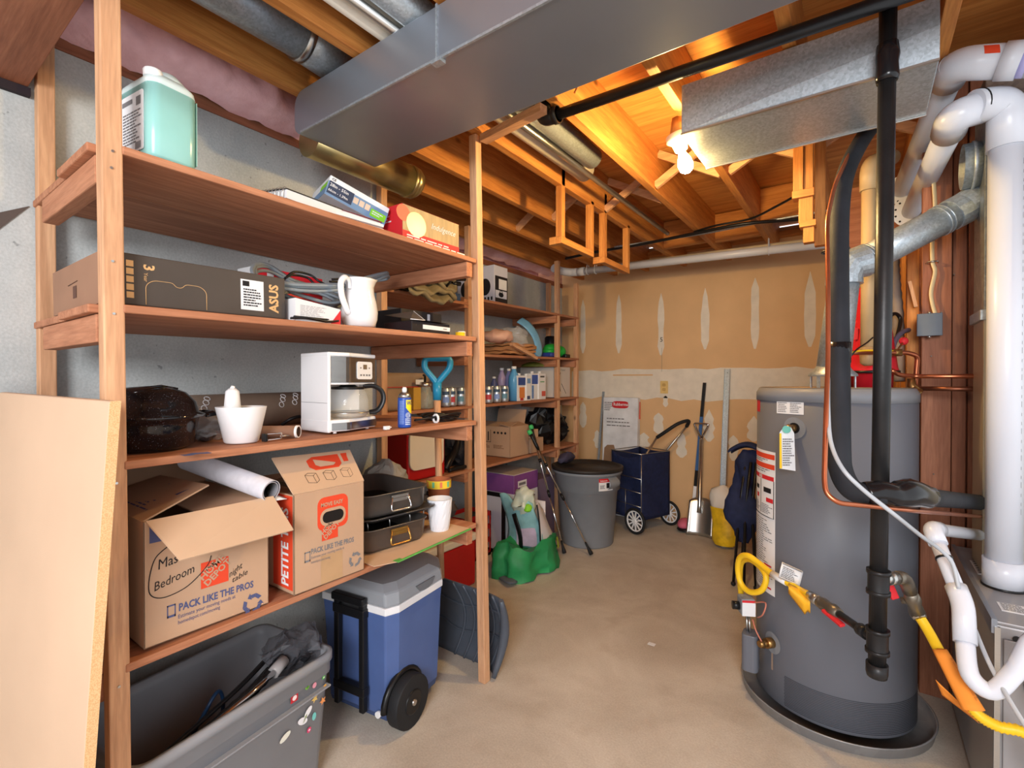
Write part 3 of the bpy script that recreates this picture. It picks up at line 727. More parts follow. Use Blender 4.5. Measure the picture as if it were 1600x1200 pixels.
text('28in - 55in', .0155, M_paper, t, (-w/2+.007, -d/2-.0016, h*.5), bold=.01); text('66cm - 1.39m', .0125, M_paper, t, (-w/2+.007, -d/2-.0016, h*.24), bold=.01)
text('CE', .012, M_ink, t, (-w/2+.008, -d/2-.0016, h*.8), bold=.02)
pr = MB()
for k in range(3): quad(pr, (-w/2+.094+k*.022, -d/2-.0012, h*.3), (1, 0, 0), (0, 0, 1), .018, .022)
part('pictogram', pr, mat('sand_print', (206, 186, 168), .7), t, local=True)
pr = MB(); lines(pr, (w/2-.056, -d/2-.0016, h*.22), (1, 0, 0), (0, 0, 1), .048, .016, 2, seed=5); part('small_print', pr, M_paper, t, local=True)
# red glassware carton
ya, yb = P(629, 350, X=-1.36).y, P(717, 350, X=-1.36).y; q = Vector((-1.36-.085, (ya+yb)/2, zt(Z1, ya)+.0015))
t = thing('glassware_carton', 'red and gold printed carton with a glass pictured, at the shelf end', 'box', q, R90)
w, d, h = yb-ya, .17, .132
part('carton', MB().box(-w/2, w/2, -d/2, d/2, 0, h), mat('carton_taupe', (160, 136, 100), .5, var=.2, stretch=(8, 1, 1)), t, local=True, bevel=.002)
pr = MB(); quad(pr, (-w/2, -d/2-.0006, 0), (1, 0, 0), (0, 0, 1), w, h*.28); quad(pr, (-w/2-.0006, d/2, 0), (0, -1, 0), (0, 0, 1), d, h); quad(pr, (-w/2, -d/2, h+.0006), (1, 0, 0), (0, 1, 0), w, d); part('print_red', pr, M_redp, t, local=True)
pr = MB(); pr.prism([(-.085+.05*math.cos(k*.35), .07+.046*math.sin(k*.35)) for k in range(18)], -d/2-.0012, -d/2-.0006, axis='y'); part('printed_glass', pr, mat('glass_print', (200, 180, 130), .3), t, local=True)
pr = MB(); pr.prism([(-.15+.032*math.cos(k*.35), .098+.030*math.sin(k*.35)) for k in range(18)], -d/2-.0011, -d/2-.0005, axis='y'); part('printed_fruit', pr, mat('coral_print', (232, 96, 74), .5), t, local=True)
pr = MB(); lines(pr, (-w/2+.02, -d/2-.0012, .008), (1, 0, 0), (0, 0, 1), .32, .018, 2, seed=8); lines(pr, (-w/2-.0012, .07, .07), (0, -1, 0), (0, 0, 1), .12, .03, 3, seed=3); part('small_print', pr, M_paper, t, local=True)
text('Indulgence', .032, M_paper, t, (-.01, -d/2-.0014, .075), shear=.35)

# ================================================================== NEAR UNIT, SECOND SHELF
M_ad = mat('carton_charcoal', (74, 66, 60), .6, var=.06)
XA = -1.362; ya = P(163, 430, X=XA).y+.0; yb = P(446, 480, X=XA).y
t = thing('monitor_carton', 'long charcoal carton with tan lettering lying across the second shelf', 'box', (XA-.21, (ya+yb)/2, zt(Z2, .6)+.005), R90)
w, d, h = yb-ya, .42, .118
t.rotation_euler = (0, -.012, R90)
part('carton', MB().box(-w/2, w/2, -d/2, d/2, 0, h), M_ad, t, local=True, bevel=.003)
part('end_panel', MB().box(-w/2-.002, -w/2-.0004, -d/2+.001, d/2-.001, .001, h-.001), mat('carton_brown', (150, 112, 88), .75, var=.06), t, local=True)
tan = mat('tan_print', (214, 172, 118), .6); F0 = -d/2-.0008
text('ASUS', .036, tan, t, (w/2-.022, F0, .016), xd=(0, 0, 1), yd=(-1, 0, 0), bold=.035, sx=.95)
pr = MB(); quad(pr, (w/2-.125, F0, .016), (1, 0, 0), (0, 0, 1), .062, .082); part('label', pr, M_paper, t, local=True)
pr = MB(); lines(pr, (w/2-.118, F0-.0006, .024), (1, 0, 0), (0, 0, 1), .05, .05, 7, seed=4); quad(pr, (w/2-.12, F0-.0006, .08), (1, 0, 0), (0, 0, 1), .018, .014); part('label_print', pr, M_ink, t, local=True)
x0 = -w/2+.062
text('3', .03, tan, t, (x0+.012, F0, .098), xd=(0, 0, -1), yd=(1, 0, 0), bold=.03); text('Year', .011, tan, t, (x0+.012, F0, .078), xd=(0, 0, -1), yd=(1, 0, 0))
pr = MB()
for k in range(5): quad(pr, (x0-.022, F0, .088-.018*k), (1, 0, 0), (0, 0, 1), .014, .014)
part('care_marks', pr, tan, t, local=True)
pr = MB(); pts = [(x0+.015, F0, .004), (x0+.015, F0, .05), (x0+.03, F0, .062), (x0+.07, F0, .062), (x0+.078, F0, .052), (x0+.09, F0, .052), (x0+.098, F0, .062), (x0+.13, F0, .062), (x0+.145, F0, .05), (x0+.145, F0, .004)]
pr.tube(fillet(pts, .012), .0007, 6); part('handle_score', pr, tan, t, local=True)
pr = MB(); quad(pr, (-w/2-.0028, .02, .03), (0, -1, 0), (0, 0, 1), .03, .03); pr.tube([(-w/2-.0028, .06, .066), (-w/2-.0028, -.02, .07)], .001, 6); part('end_print', pr, mat('umber_ink', (92, 62, 50), .8), t, local=True)
# red carton behind
q = on(Z2, 442, X=-1.68); q.z += .002
t = thing('red_carton', 'red carton with white icons standing behind the long charcoal carton', 'box', q, R90+.08)
part('carton', MB().box(-.13, .13, -.05, .05, 0, .20), mat('carton_red', (214, 38, 48), .5, var=.05), t, local=True, bevel=.002)
part('side_panel', MB().box(-.1325, -.1305, -.049, .049, .001, .199), M_paper, t, local=True)
pr = MB()
for k, (x, z) in enumerate(((-.09, .17), (-.045, .155), (-.01, .15))): quad(pr, (x, -.0508, z), (1, 0, 0), (0, 0, 1), .024, .02)
text('Link', .022, M_paper, t, (-.06, -.051, .115), bold=.02)
part('icon', pr, M_paper, t, local=True)
# coiled grey cable draped over the carton, round to the pitcher top
ca = on(Z2, 455, X=-1.52)
loop = []
def cable(pts, r, m, label, name='cable', closed=False, n=8, turns=1, spread=.006, seed=0, cat='cable'):
    rnd = random.Random(seed); k = MB()
    for j in range(turns):
        off = Vector((rnd.uniform(-1, 1), rnd.uniform(-1, 1), rnd.uniform(-1, 1)))*spread*(j > 0)
        k.tube(spline([Vector(q)+off*(1+.3*math.sin(3*i)) for i, q in enumerate(pts)], 6, closed), r, n, closed=closed)
    return solo(name, k, m, label, cat)
M_gc = mat('grey_cable', (128, 138, 146), .45, var=.08)
cable([P(398, 420, X=-1.5), P(402, 436, X=-1.42), P(440, 445, X=-1.40), P(490, 449, X=-1.40), P(540, 447, X=-1.42), P(575, 437, X=-1.52), P(604, 428, X=-1.6), P(600, 432, X=-1.66), P(560, 440, X=-1.66), P(520, 455, X=-1.62), P(460, 440, X=-1.6), P(420, 418, X=-1.58)], .0055, M_gc, 'thick grey cable loop lying over the charcoal carton and behind the pitcher', closed=True, turns=5, spread=.016, seed=2)
cable([P(440, 458, X=-1.48), P(470, 470, X=-1.46), P(510, 478, X=-1.46), P(535, 470, X=-1.5), P(500, 455, X=-1.55), P(460, 450, X=-1.55)], .006, M_gc, 'short grey coil heaped behind the white booklet on the second shelf', closed=True, turns=4, spread=.02, seed=4)
cable([P(440, 440, X=-1.53), P(455, 430, X=-1.55), P(480, 434, X=-1.55), P(495, 446, X=-1.53), P(525, 455, X=-1.52), P(540, 442, X=-1.56), P(515, 440, X=-1.56)], .004, M_black, 'thin black cord tangled among the grey coils near the red carton', turns=2, spread=.012, seed=5)
# white booklet box
q = on(Z2, 486, X=-1.375)
t = thing('booklet', 'white printed box with a red patterned end between charcoal carton and pitcher', 'box', q, R90+.04)
part('cover', loft([[(-.07, -.03, 0), (.085, -.03, 0), (.085, .06, 0), (-.07, .06, 0)], [(-.07, -.03, .066), (.085, -.03, .05), (.085, .06, .05), (-.07, .06, .066)]], smooth=False), M_paper, t, local=True)
pr = MB(); lines(pr, (-.055, -.0306, .012), (1, 0, 0), (0, 0, 1), .095, .036, 8, seed=6); part('print', pr, mat('pale_ink', (176, 176, 180), .8), t, local=True)
pr = MB(); pr.add([(.048, -.0308, .002), (.085, -.0308, .002), (.085, -.0308, .048)], [(0, 1, 2)]); part('red_pattern', pr, M_redp, t, local=True)
cable([on(Z2, 455, X=-1.335)+Vector((0, 0, .006)), on(Z2, 480, X=-1.33)+Vector((0, 0, .010)), on(Z2, 510, X=-1.335)+Vector((0, 0, .006)), on(Z2, 528, X=-1.345)+Vector((0, 0, .012)), on(Z2, 526, X=-1.36)+Vector((0, 0, .015)), on(Z2, 500, X=-1.34)+Vector((0, 0, .012)), on(Z2, 460, X=-1.34)+Vector((0, 0, .012))], .0028, M_black, 'thin black cord bundled at the shelf edge before the white booklet', turns=2, spread=.004, seed=7)
# pitcher
q = on(Z2, 562, X=-1.395)
t = thing('pitcher', 'white ceramic pitcher with a looped handle on the second shelf', 'pitcher', q, R90)
prof = [(0, .002), (.045, .002), (.052, .008), (.059, .03), (.061, .055), (.057, .085), (.049, .115), (.0455, .14), (.049, .158), (.053, .166), (.050, .166), (.046, .15), (.043, .135), (.046, .11), (.054, .08), (.057, .05), (.05, .015), (0, .012)]
bd = MB().lathe(prof, n=40)
for i, v in enumerate(bd.v):
    if v.z > .13 and v.x > 0: k = (v.z-.13)/.036; w2 = max(0, math.cos(math.atan2(v.y, v.x)))**4; bd.v[i] = v+Vector((.018*k*w2, 0, .008*k*w2))
part('body', bd, M_ceram, t, local=True)
part('handle', MB().tube(spline([(-.046, -.01, .128), (-.052, -.015, .152), (-.072, -.02, .160), (-.088, -.022, .14), (-.084, -.02, .10), (-.07, -.02, .065), (-.058, -.02, .045), (-.054, -.02, .052)], 5), (.010, .007), 12), M_ceram, t, local=True)
# flat black electronics box and tape
q = on(Z2, 655, X=-1.42)
t = thing('gadget_carton', 'flat black carton with a white stripe and dented lid right of the pitcher', 'box', q, R90-.02)
M_gb = mat('carton_black', (38, 36, 38), .35)
part('tray', MB().box(-.10, .10, -.07, .09, 0, .042), M_gb, t, local=True, bevel=.002)
part('stripe', MB().box(-.045, .10, -.0712, -.07, .014, .03), M_paper, t, local=True)
text('SONY', .008, M_ink, t, (.062, -.0716, .019), bold=.02)
lid = MB(); lid.add([(-.11, -.075, .045), (-.05, -.085, .045), (.105, -.078, .044), (.105, .09, .062), (-.04, .09, .085), (-.10, .09, .072), (-.055, -.03, .082)], [(0, 1, 6), (1, 2, 3), (1, 3, 6), (3, 4, 6), (4, 5, 6), (5, 0, 6)])
part('lid', lid, mat('carton_umber', (84, 76, 70), .5), t, local=True)
part('lid_edge', MB().tube([(-.112, -.077, .044), (-.05, -.087, .044), (-.055, -.03, .083)], .0016, 6), M_paper, t, local=True)
q = on(Z2, 640, X=-1.62)
t = thing('black_carton', 'glossy black carton standing behind the flat black carton', 'box', q, R90)
part('carton', MB().box(-.12, .12, -.08, .08, 0, .115), M_gb, t, local=True, bevel=.004)
part('stripe', MB().box(.03, .045, -.0812, -.08, .01, .105), mat('silver_print', (180, 184, 194), .3), t, local=True)
q = on(Z2, 719, X=-1.36)
t = thing('tape_roll', 'small yellow and white tape roll at the right end of the second shelf', 'tape', q, R90)
part('yellow_ring', MB().hollow((0, .0, 0), (0, 0, .016), .02, .008, m=0), M_yellow, t, local=True); part('white_ring', MB().hollow((.022, .012, 0), (.022, .012, .022), .017, .006), M_white, t, local=True)

# ================================================================== NEAR UNIT, THIRD SHELF
# enamel roaster
q = on(Z3, 231, X=-1.50)
t = thing('enamel_roaster', 'black speckled enamel oval roaster with domed lid on the third shelf', 'roaster', q, R90)
M_en = speckle('black_enamel', (20, 19, 22), (110, 110, 116), .12, 420, .29)
part('pan', MB().lathe([(0, 0), (.085, 0), (.105, .012), (.112, .06), (.115, .078), (.128, .082), (.126, .086), (0, .086)], n=40, sx=.95, sy=1.12), M_en, t, local=True)
part('lid', MB().lathe([(.131, .082), (.13, .088), (.115, .094), (.108, .12), (.085, .145), (.05, .158), (0, .162)], n=40, sx=.95, sy=1.12), M_en, t, local=True)
part('lid_ribs', MB().tube([(-.05, -.07, .146), (0, -.062, .156), (.05, -.06, .148)], .003, 8).tube([(-.03, -.035, .156), (.02, -.03, .162), (.06, -.02, .154)], .003, 8), M_en, t, local=True)
for s in (-1, 1): part('handle', MB().tube(fillet([(s*.118, -.04, .082), (s*.150, -.03, .086), (s*.150, .03, .086), (s*.118, .04, .082)], .02), (.010, .004), 8), M_en, t, local=True)
# crumpled clear bag
def crumpled(c, w, d, h, seed, m, label, name='plastic_bag', cat='bag', amp=.03):
    k = MB().ball((0, 0, h*.48), (w/2, d/2, h*.5), 22, 14); k.crumple(amp, 22, seed); k.crumple(amp*.5, 60, seed+4)
    for i, v in enumerate(k.v): k.v[i] = Vector((v.x, v.y, max(.001, v.z)))
    for i, v in enumerate(k.v): k.v[i] = Vector(c)+Matrix.Rotation(R90, 3, 'Z') @ v
    k.sm = [False]*len(k.sm)
    return solo(name, k, m, label, cat)
crumpled(on(Z3, 318, X=-1.56), .13, .14, .085, 3, M_bag, 'crumpled clear plastic bag between the enamel roaster and white pot')
crumpled(on(Z3, 322, X=-1.545), .055, .06, .035, 8, mat('bag_filling', (92, 78, 76), .7, var=.3), 'small brown bundle inside the clear plastic bag', 'bundle', 'bundle', .01)
# brown roll at the back with white print
ya, yb = P(290, 650, X=-1.82).y, P(520, 650, X=-1.82).y
t = thing('brown_roll', 'long brown roll with white round prints lying behind the white pot', 'roll', (-1.83, (ya+yb)/2, zt(Z3, 1.0)+.001))
part('roll', MB().tube([(-1.83, ya, zt(Z3, ya)+.064), (-1.83, yb, zt(Z3, yb)+.064)], .063, 28), mat('brown_wrap', (118, 100, 86), .6, var=.1), t)
pr = MB()
for (u, k) in ((312, 0), (434, 0), (455, 1)):
    y = P(u, 650, X=-1.78).y
    for a0 in (.3, .62, .9):
        a = a0+k*.1; c = Vector((-1.83+.0642*math.cos(a), y+a0*.03, zt(Z3, y)+.064+.0642*math.sin(a))); tn = Vector((-math.sin(a), 0, math.cos(a)))
        pr.tube([c+tn*(.010*math.cos(b))+Vector((0, .009*math.sin(b), 0)) for b in [j*math.pi/5 for j in range(10)]], .0014, 5, closed=True)
part('round_print', pr, M_paper, t)
# white tapered planter with bottle
q = on(Z3, 377, X=-1.42)
t = thing('planter', 'white tapered flower pot full of green moss at the front of the third shelf', 'planter', q, R90)
part('pot', MB().lathe([(0, 0), (.040, 0), (.044, .004), (.064, .098), (.0645, .101), (.060, .101), (.055, .085), (0, .085)], n=40), M_white, t, local=True)
part('moss', MB().ball((0, 0, .088), (.056, .056, .010), 20, 8).crumple(.004, 80), mat('moss', (92, 120, 98), .95, var=.3, scale=60), t, local=True)
t = thing('squeeze_bottle', 'small white plastic bottle standing in the white flower pot', 'bottle', q+Vector((-.022, -.014, .092)), R90)
part('bottle', MB().lathe([(0, 0), (.021, 0), (.0215, .005), (.0175, .052), (.013, .056), (.009, .060), (0, .060)], n=24), M_white, t, local=True); part('tip', MB().cyl((0, 0, .058), (.002, 0, .067), .007, .005, 12), M_white, t, local=True)
# cardboard tube, tape gun
a, b = on(Z3, 360, X=-1.55), on(Z3, 466, X=-1.385); up = Vector((0, 0, .0185))
t = thing('cardboard_tube', 'brown mailing tube with a white-rimmed open end beside the coffee maker', 'tube', (a+b)/2)
part('tube', MB().hollow(a+up, b+up, .018, .003, 24), mat('kraft_tube', (138, 102, 82), .6), t)
d = (b-a).normalized(); part('end_rim', MB().hollow(b+up-d*.006, b+up+d*.001, .0188, .0035, 24), M_white, t); part('end_plug', MB().cyl(b+up-d*.012, b+up-d*.009, .0155, n=20), M_steel, t)
q = on(Z3, 428, X=-1.37)
t = thing('tape_gun', 'small silver metal clamp lying in front of the brown mailing tube', 'tool', q, R90+.1)
part('frame', MB().tube(fillet([(-.03, 0, .004), (.02, -.004, .006), (.024, 0, .02), (-.028, .004, .022), (-.03, 0, .004)], .004), .0028, 8), M_chrome, t, local=True); part('jaw', MB().box(-.034, -.024, -.008, .008, .001, .024), M_black, t, local=True, bevel=.002); part('screw', MB().cyl((.02, 0, .012), (.05, .004, .010), .003), M_steel, t, local=True)
cable([on(Z3, 440, X=-1.62)+Vector((0, 0, .02)), on(Z3, 455, X=-1.6)+Vector((0, 0, .04)), on(Z3, 470, X=-1.6)+Vector((0, 0, .045)), on(Z3, 478, X=-1.63)+Vector((0, 0, .03))], .006, M_black, 'black cord end behind the mailing tube left of the coffee maker', seed=3)

# coffee maker
XC = -1.355; y0, y1 = P(476, 600, X=-1.44).y, P(601, 600, X=-1.40).y
q = Vector((-1.45, (y0+y1)/2+.006, zt(Z3, 1.2)+.001))
t = thing('coffee_maker', 'white and stainless drip coffee maker at the middle of the third shelf', 'coffee maker', q, R90-.05)
# local: x along shelf, the machine faces +x / room; tank column at the left
w, dp, h = .215, .17, .262
def cm(poly, a, b, m, name, **k): return part(name, MB().prism(poly, a, b), m, t, local=True, **k)
xl, xr = -w/2, w/2; nx = -.022
fr = lambda e=0: [(nx-.022, -dp/2-e), (nx-.010, -dp/2-e+.001), (nx, -dp/2-e+.006), (xr+e*.6, -dp/2+.055-e*.7)]      # the head's near corner and its slanted front
M_stl = mat('maker_steel', (150, 146, 142), .2, .95, var=.08, stretch=(1, 1, 20), scale=9)
cm([(xl, -dp/2), (xl+.010, -dp/2), (xl+.010, .050), (xr-.01, .050), (xr-.01, dp/2), (xl, dp/2)], .004, h-.004, M_white, 'tank', bevel=.003)
cm([(xl+.006, -dp/2+.003)]+fr(-.003)+[(xr-.003, dp/2), (xl+.006, dp/2)], h-.105, h-.012, M_white, 'head', bevel=.002)
cm([(xl+.0115, -dp/2+.001)]+fr(.001)+[(xr+.001, dp/2-.02), (xl+.0115, dp/2-.02)], h-.098, h-.014, M_stl, 'steel_band')
cm([(xl-.001, -dp/2-.001)]+fr(.003)+[(xr+.002, dp/2), (xl-.001, dp/2)], h-.013, h, M_white, 'lid', bevel=.004)
cm([(xl-.001, -dp/2)]+fr(.003)+[(xr, dp/2), (xl-.001, dp/2)], .006, .044, M_white, 'base', bevel=.004)
cm([(xl+.012, -dp/2-.001)]+fr(.0055)+[(xr+.002, dp/2-.02), (xl+.012, 0)], .010, .034, M_stl, 'base_band')
for sx, sy in ((xl+.03, -dp/2+.012), (xr-.03, -dp/2+.06)): part('foot', MB().cyl((sx, sy, 0), (sx, sy, .007), .006), M_white, t, local=True)
part('tank_seam', MB().box(xl-.0006, xl+.001, -dp/2+.006, dp/2-.004, .098, .0992), M_grey_ink, t, local=True)
pd = Vector((xr-nx, .049, 0)).normalized(); nrm = Vector((pd.y, -pd.x, 0))
pc = Vector(((xr+nx)/2+.004, -dp/2+.0325, h-.057))+nrm*.002
pan = MB(); pts = rrect(.086, .060, .008, 3)
pan.add([pc+pd*x+Vector((0, 0, z))+nrm*.002 for x, z in pts]+[pc+pd*x+Vector((0, 0, z)) for x, z in pts], [tuple(range(len(pts))), ]+[(j, (j+1) % len(pts), len(pts)+(j+1) % len(pts), len(pts)+j) for j in range(len(pts))])
cp = part('control_panel', pan, M_white, t, local=True)
sc = MB(); quad(sc, pc+pd*-.011+Vector((0, 0, .004))+nrm*.0026, pd, (0, 0, 1), .022, .016); part('screen', sc, mat('lcd', (120, 104, 84), .3), cp, local=True)
for x in (-.028, -.012, .005, .02): 
    bt = MB(); quad(bt, pc+pd*(x)+Vector((0, 0, -.019))+nrm*.0026, pd, (0, 0, 1), .010, .006); part('button', bt, M_grey_ink, cp, local=True)
for x in (-.028, .021):
    bt = MB(); quad(bt, pc+pd*(x)+Vector((0, 0, .006))+nrm*.0026, pd, (0, 0, 1), .007, .005); part('button', bt, M_grey_ink, cp, local=True)
# carafe, a thing standing on the plate
cc = (.004, -.022)
k = thing('carafe', 'glass carafe with black lid and handle inside the coffee maker', 'carafe', t.matrix_local @ Vector((0, 0, 0)) if False else Matrix.LocRotScale(t.location, t.rotation_euler, None) @ Vector((cc[0], cc[1], .0455)), R90-.05)
part('glass', MB().lathe([(0, .0), (.058, .0), (.065, .008), (.068, .03), (.067, .062), (.058, .088), (.05, .096), (.05, .098)], n=36), M_glass, k, local=True)
part('water', MB().lathe([(0, .001), (.056, .001), (.0635, .008), (.0655, .018), (0, .018)], n=36), clear('water_film', (190, 170, 150), .35), k, local=True)
part('band', MB().tube([(.0685*math.cos(a), .0685*math.sin(a), .018) for a in [j*math.pi/18 for j in range(36)]], (.001, .004), 6, closed=True), M_steel, k, local=True)
part('rim', MB().tube([(.052*math.cos(a), .052*math.sin(a), .098) for a in [j*math.pi/18 for j in range(36)]], .003, 8, closed=True), M_black, k, local=True)
part('lid', MB().lathe([(.055, .099), (.055, .103), (.03, .105), (.022, .112), (.012, .117), (0, .118)], n=28), M_black, k, local=True)
part('handle', MB().tube(spline([(.046, -.02, .104), (.078, -.034, .106), (.104, -.046, .088), (.108, -.05, .055), (.092, -.042, .022), (.066, -.028, .014)], 5), (.006, .0095), 12), M_black, k, local=True)

# spray can
q = on(Z3, 632, X=-1.35)
t = thing('spray_can', 'blue and yellow aerosol lubricant can right of the coffee maker', 'can', q, R90-.75)
part('can', MB().lathe([(0, 0), (.0225, 0), (.024, .004), (.024, .105), (.0235, .108), (0, .108)], n=32), mat('can_blue', (42, 78, 166), .35, var=.03), t, local=True)
part('dome', MB().lathe([(.0235, .108), (.021, .118), (.014, .126), (.009, .128), (0, .128)], n=28), M_steel, t, local=True)
part('nozzle', MB().lathe([(.008, .128), (.009, .138), (.006, .146), (0, .146)], n=16), M_white, t, local=True)
def wrap(r, c=(0, 0)): return lambda x, y: Vector((c[0]+r*math.sin(x/r), c[1]-r*math.cos(x/r), y))
def wpatch(mb, r, x0, x1, z0, z1, n=8, fn=None):
    w = wrap(r); return mb.surf(lambda u, v: w(x0+(x1-x0)*u, (fn(u) if fn else z0)+(z1-(fn(u) if fn else z0))*v), n, 1)
part('shield', wpatch(MB(), .0243, .006, .046, .058, .1, fn=lambda u: .072-.022*math.sin(min(1, u*1.3)*math.pi*.6)), mat('can_yellow', (246, 222, 40), .4), t, local=True)
text('WD-40', .021, mat('can_navy', (30, 50, 130), .5), t, (0, 0, 0), bold=.02, warp=lambda x, y: wrap(.0246)(.009+x*.8, .082+y))
pr = MB(); lines(pr, (0, 0, 0), (1, 0, 0), (0, 0, 1), .018, .085, 22, seed=9, ragged=False, warp=lambda x, y: wrap(.0243)(-.019+x, .012+y)); part('small_print', pr, mat('can_pale', (130, 156, 214), .5), t, local=True)
pr = MB()
for k in range(4):
    w = wrap(.0244); pr.tube([w(.014+(.003+.0022*k)*math.cos(a), .045+(.003+.0022*k)*math.sin(a)) for a in [j*math.pi/6 for j in range(12)]], .0006, 4, closed=True)
lines(pr, (0, 0, 0), (1, 0, 0), (0, 0, 1), .022, .026, 4, seed=1, ragged=False, warp=lambda x, y: wrap(.0244)(.003+x, .008+y)); part('emblem', pr, mat('can_light', (206, 216, 236), .5), t, local=True)
q = on(Z3, 604, X=-1.345)
solo('plug_adapter', MB().prism(rrect(.014, .022, .003, 2, q.x, q.y), q.z, q.z+.012).cyl((q.x, q.y+.01, q.z+.006), (q.x, q.y+.02, q.z+.006), .003), M_white, 'tiny white plastic clip lying beside the coffee maker base', 'clip')
# coiled black cord
pts = []
for j in range(5):
    for i in range(12):
        a = 2*math.pi*i/12; r1 = .075+.007*j; pts.append(on(Z3, 690, X=-1.42)+Vector((.035*math.sin(a)*(1+.1*j), r1*math.cos(a), .006+.005*j+.006*math.cos(2*a+j))))
pts.append(on(Z3, 648, X=-1.36)+Vector((0, 0, .02)))
t = thing('cord_coil', 'black cord coiled and tied at the right end of the third shelf', 'cord', on(Z3, 690, X=-1.42))
part('coil', MB().tube(spline(pts, 2), .0042, 8), M_black, t)
part('tie', MB().tube([on(Z3, 681, X=-1.385)+Vector((.014*math.cos(a), 0, .016+.016*math.sin(a))) for a in [j*math.pi/5 for j in range(10)]], .005, 8, closed=True), M_white, t)
# blue-handled snow shovel, standing in front of the near unit's right end
q0, q1 = P(683, 560, X=-1.45), P(690, 905, X=-1.455)
# D-grip snow shovel standing just beyond the near unit
YS = 1.69
t = thing('snow_shovel', 'snow shovel with blue D-grip, wooden shaft and grey ribbed scoop behind the front post', 'shovel', (-1.63, 1.74, 0))
top = P(683, 560, Y=YS); sx = top.x; M_grip = mat('grip_blue', (40, 138, 178), .35, var=.05)
zt0 = top.z
part('grip', MB().tube(fillet([(sx, YS, zt0-.185), (sx, YS, zt0-.12), (sx-.052, YS-.036, zt0-.045), (sx-.048, YS-.033, zt0), (sx+.052, YS+.036, zt0), (sx+.052, YS+.036, zt0-.045), (sx+.001, YS, zt0-.12), (sx, YS, zt0-.15)], .02), .0155, 12).tube([(sx, YS, zt0-.20), (sx, YS, zt0-.115)], [.020, .022], 14), M_grip, t)
part('shaft', MB().tube([(sx, YS, zt0-.17), (sx+.005, YS+.02, .36)], .0165, 14), wood('handle_wood', 'z', (190, 140, 104), (220, 172, 132)), t)
M_scoop = mat('scoop_grey', (74, 80, 90), .35, var=.08)
def scoop(u, v):
    x = -1.905+.615*u; z = .002+.355*v
    yy = 1.735+.06*math.sin(v*math.pi)*(1)-.05*v+.03*v*v
    edge = (2*u-1)**6*.06
    return (x+.03*(v-.5)*(2*u-1), yy-edge*(1-.6*v), z+.012*(2*u-1)**2*(1-v))
part('scoop', MB().surf(scoop, 24, 14, thick=.006), M_scoop, t)
rb = MB()
for u in (.52, .62, .72, .82, .9):
    rb.tube([Vector(scoop(u+.05*math.sin(v*3), v))-Vector((0, .004, 0)) for v in [j/10 for j in range(11)]], .006, 6)
for v in (.35, .7): rb.tube([Vector(scoop(u, v+.05*math.sin(u*9)))-Vector((0, .004, 0)) for u in [j/14 for j in range(15)]], .005, 6)
part('rib', rb, M_scoop, t)
part('edge_roll', MB().tube([Vector(scoop(1, v)) for v in [j/8 for j in range(9)]], [.010+.012*math.sin(j/8*3.14) for j in range(9)], 10), M_scoop, t)

# ================================================================== NEAR UNIT, LOWEST SHELF
def boxopen(t, x0, x1, y0, y1, z0, z1, m, th=.004):
    """An open-topped carton in world coordinates: bottom, four walls."""
    k = MB().box(x0, x1, y0, y1, z0, z0+th).box(x0, x0+th, y0, y1, z0, z1).box(x1-th, x1, y0, y1, z0, z1).box(x0, x1, y0, y0+th, z0, z1).box(x0, x1, y1-th, y1, z0, z1)
    return part('carton', k, m, t, bevel=.0015)
def flap(t, a, b, c, d, m, th=.004, name='flap'):
    a, b, c, d = map(Vector, (a, b, c, d)); n = (b-a).cross(d-a).normalized()*th
    return part(name, MB().hexa([a-n, b-n, c-n, d-n], [a, b, c, d]), m, t)
def homelogo(t, o, xd, s, nrm):
    """The orange square with its diagonal stencil lettering."""
    o, xd, nrm = Vector(o), Vector(xd), Vector(nrm)*.0008; up = Vector((0, 0, 1))
    k = MB(); quad(k, o+nrm, xd, up, s, s); lo = part('orange_square', k, M_orange, t)
    dg = (xd+up*.8).normalized(); dn = (up*1.0-xd*.8).normalized()
    for tx, x, y, z in (('THE', .20, .58, .20), ('HOME', .06, .30, .33), ('DEPOT', .22, .03, .31)):
        text(tx, s*z*1.15, M_card, lo, o+xd*s*x+up*s*y+nrm*1.8, xd=dg, yd=dn, bold=.03, local=False)
def recycle(t, c, xd, s, m, nrm):
    c, xd, nrm = Vector(c), Vector(xd), Vector(nrm)*.0008; up = Vector((0, 0, 1)); k = MB()
    for j in range(3):
        a = j*2*math.pi/3+.5; pts = []
        f = lambda r, an: c+nrm+xd*(r*s*math.cos(an))+up*(r*s*math.sin(an))
        k.add([f(.62, a), f(1, a), f(1, a+.7), f(.62, a+.7)], [(0, 1, 2, 3)], 0); k.add([f(.62, a+.72), f(1.0, a+.72), f(.92, a+1.3), f(.55, a+1.2)], [(0, 1, 2, 3)], 0); k.add([f(.45, a+1.28), f(1.12, a+1.3), f(.8, a+1.75)], [(0, 1, 2)], 0)
    part('recycling_mark', k, m, t)
def phone(t, o, xd, s, m, nrm):
    o, xd, nrm = Vector(o), Vector(xd), Vector(nrm)*.0008; up = Vector((0, 0, 1)); k = MB()
    a = o+nrm
    for (x, y, w, h) in ((0, 0, .6, .18), (0, .88, .6, .12), (0, 0, .08, 1), (.52, 0, .08, 1)): quad(k, a+xd*x*s+up*y*s, xd, up, w*s, h*s)
    part('phone_mark', k, m, t)

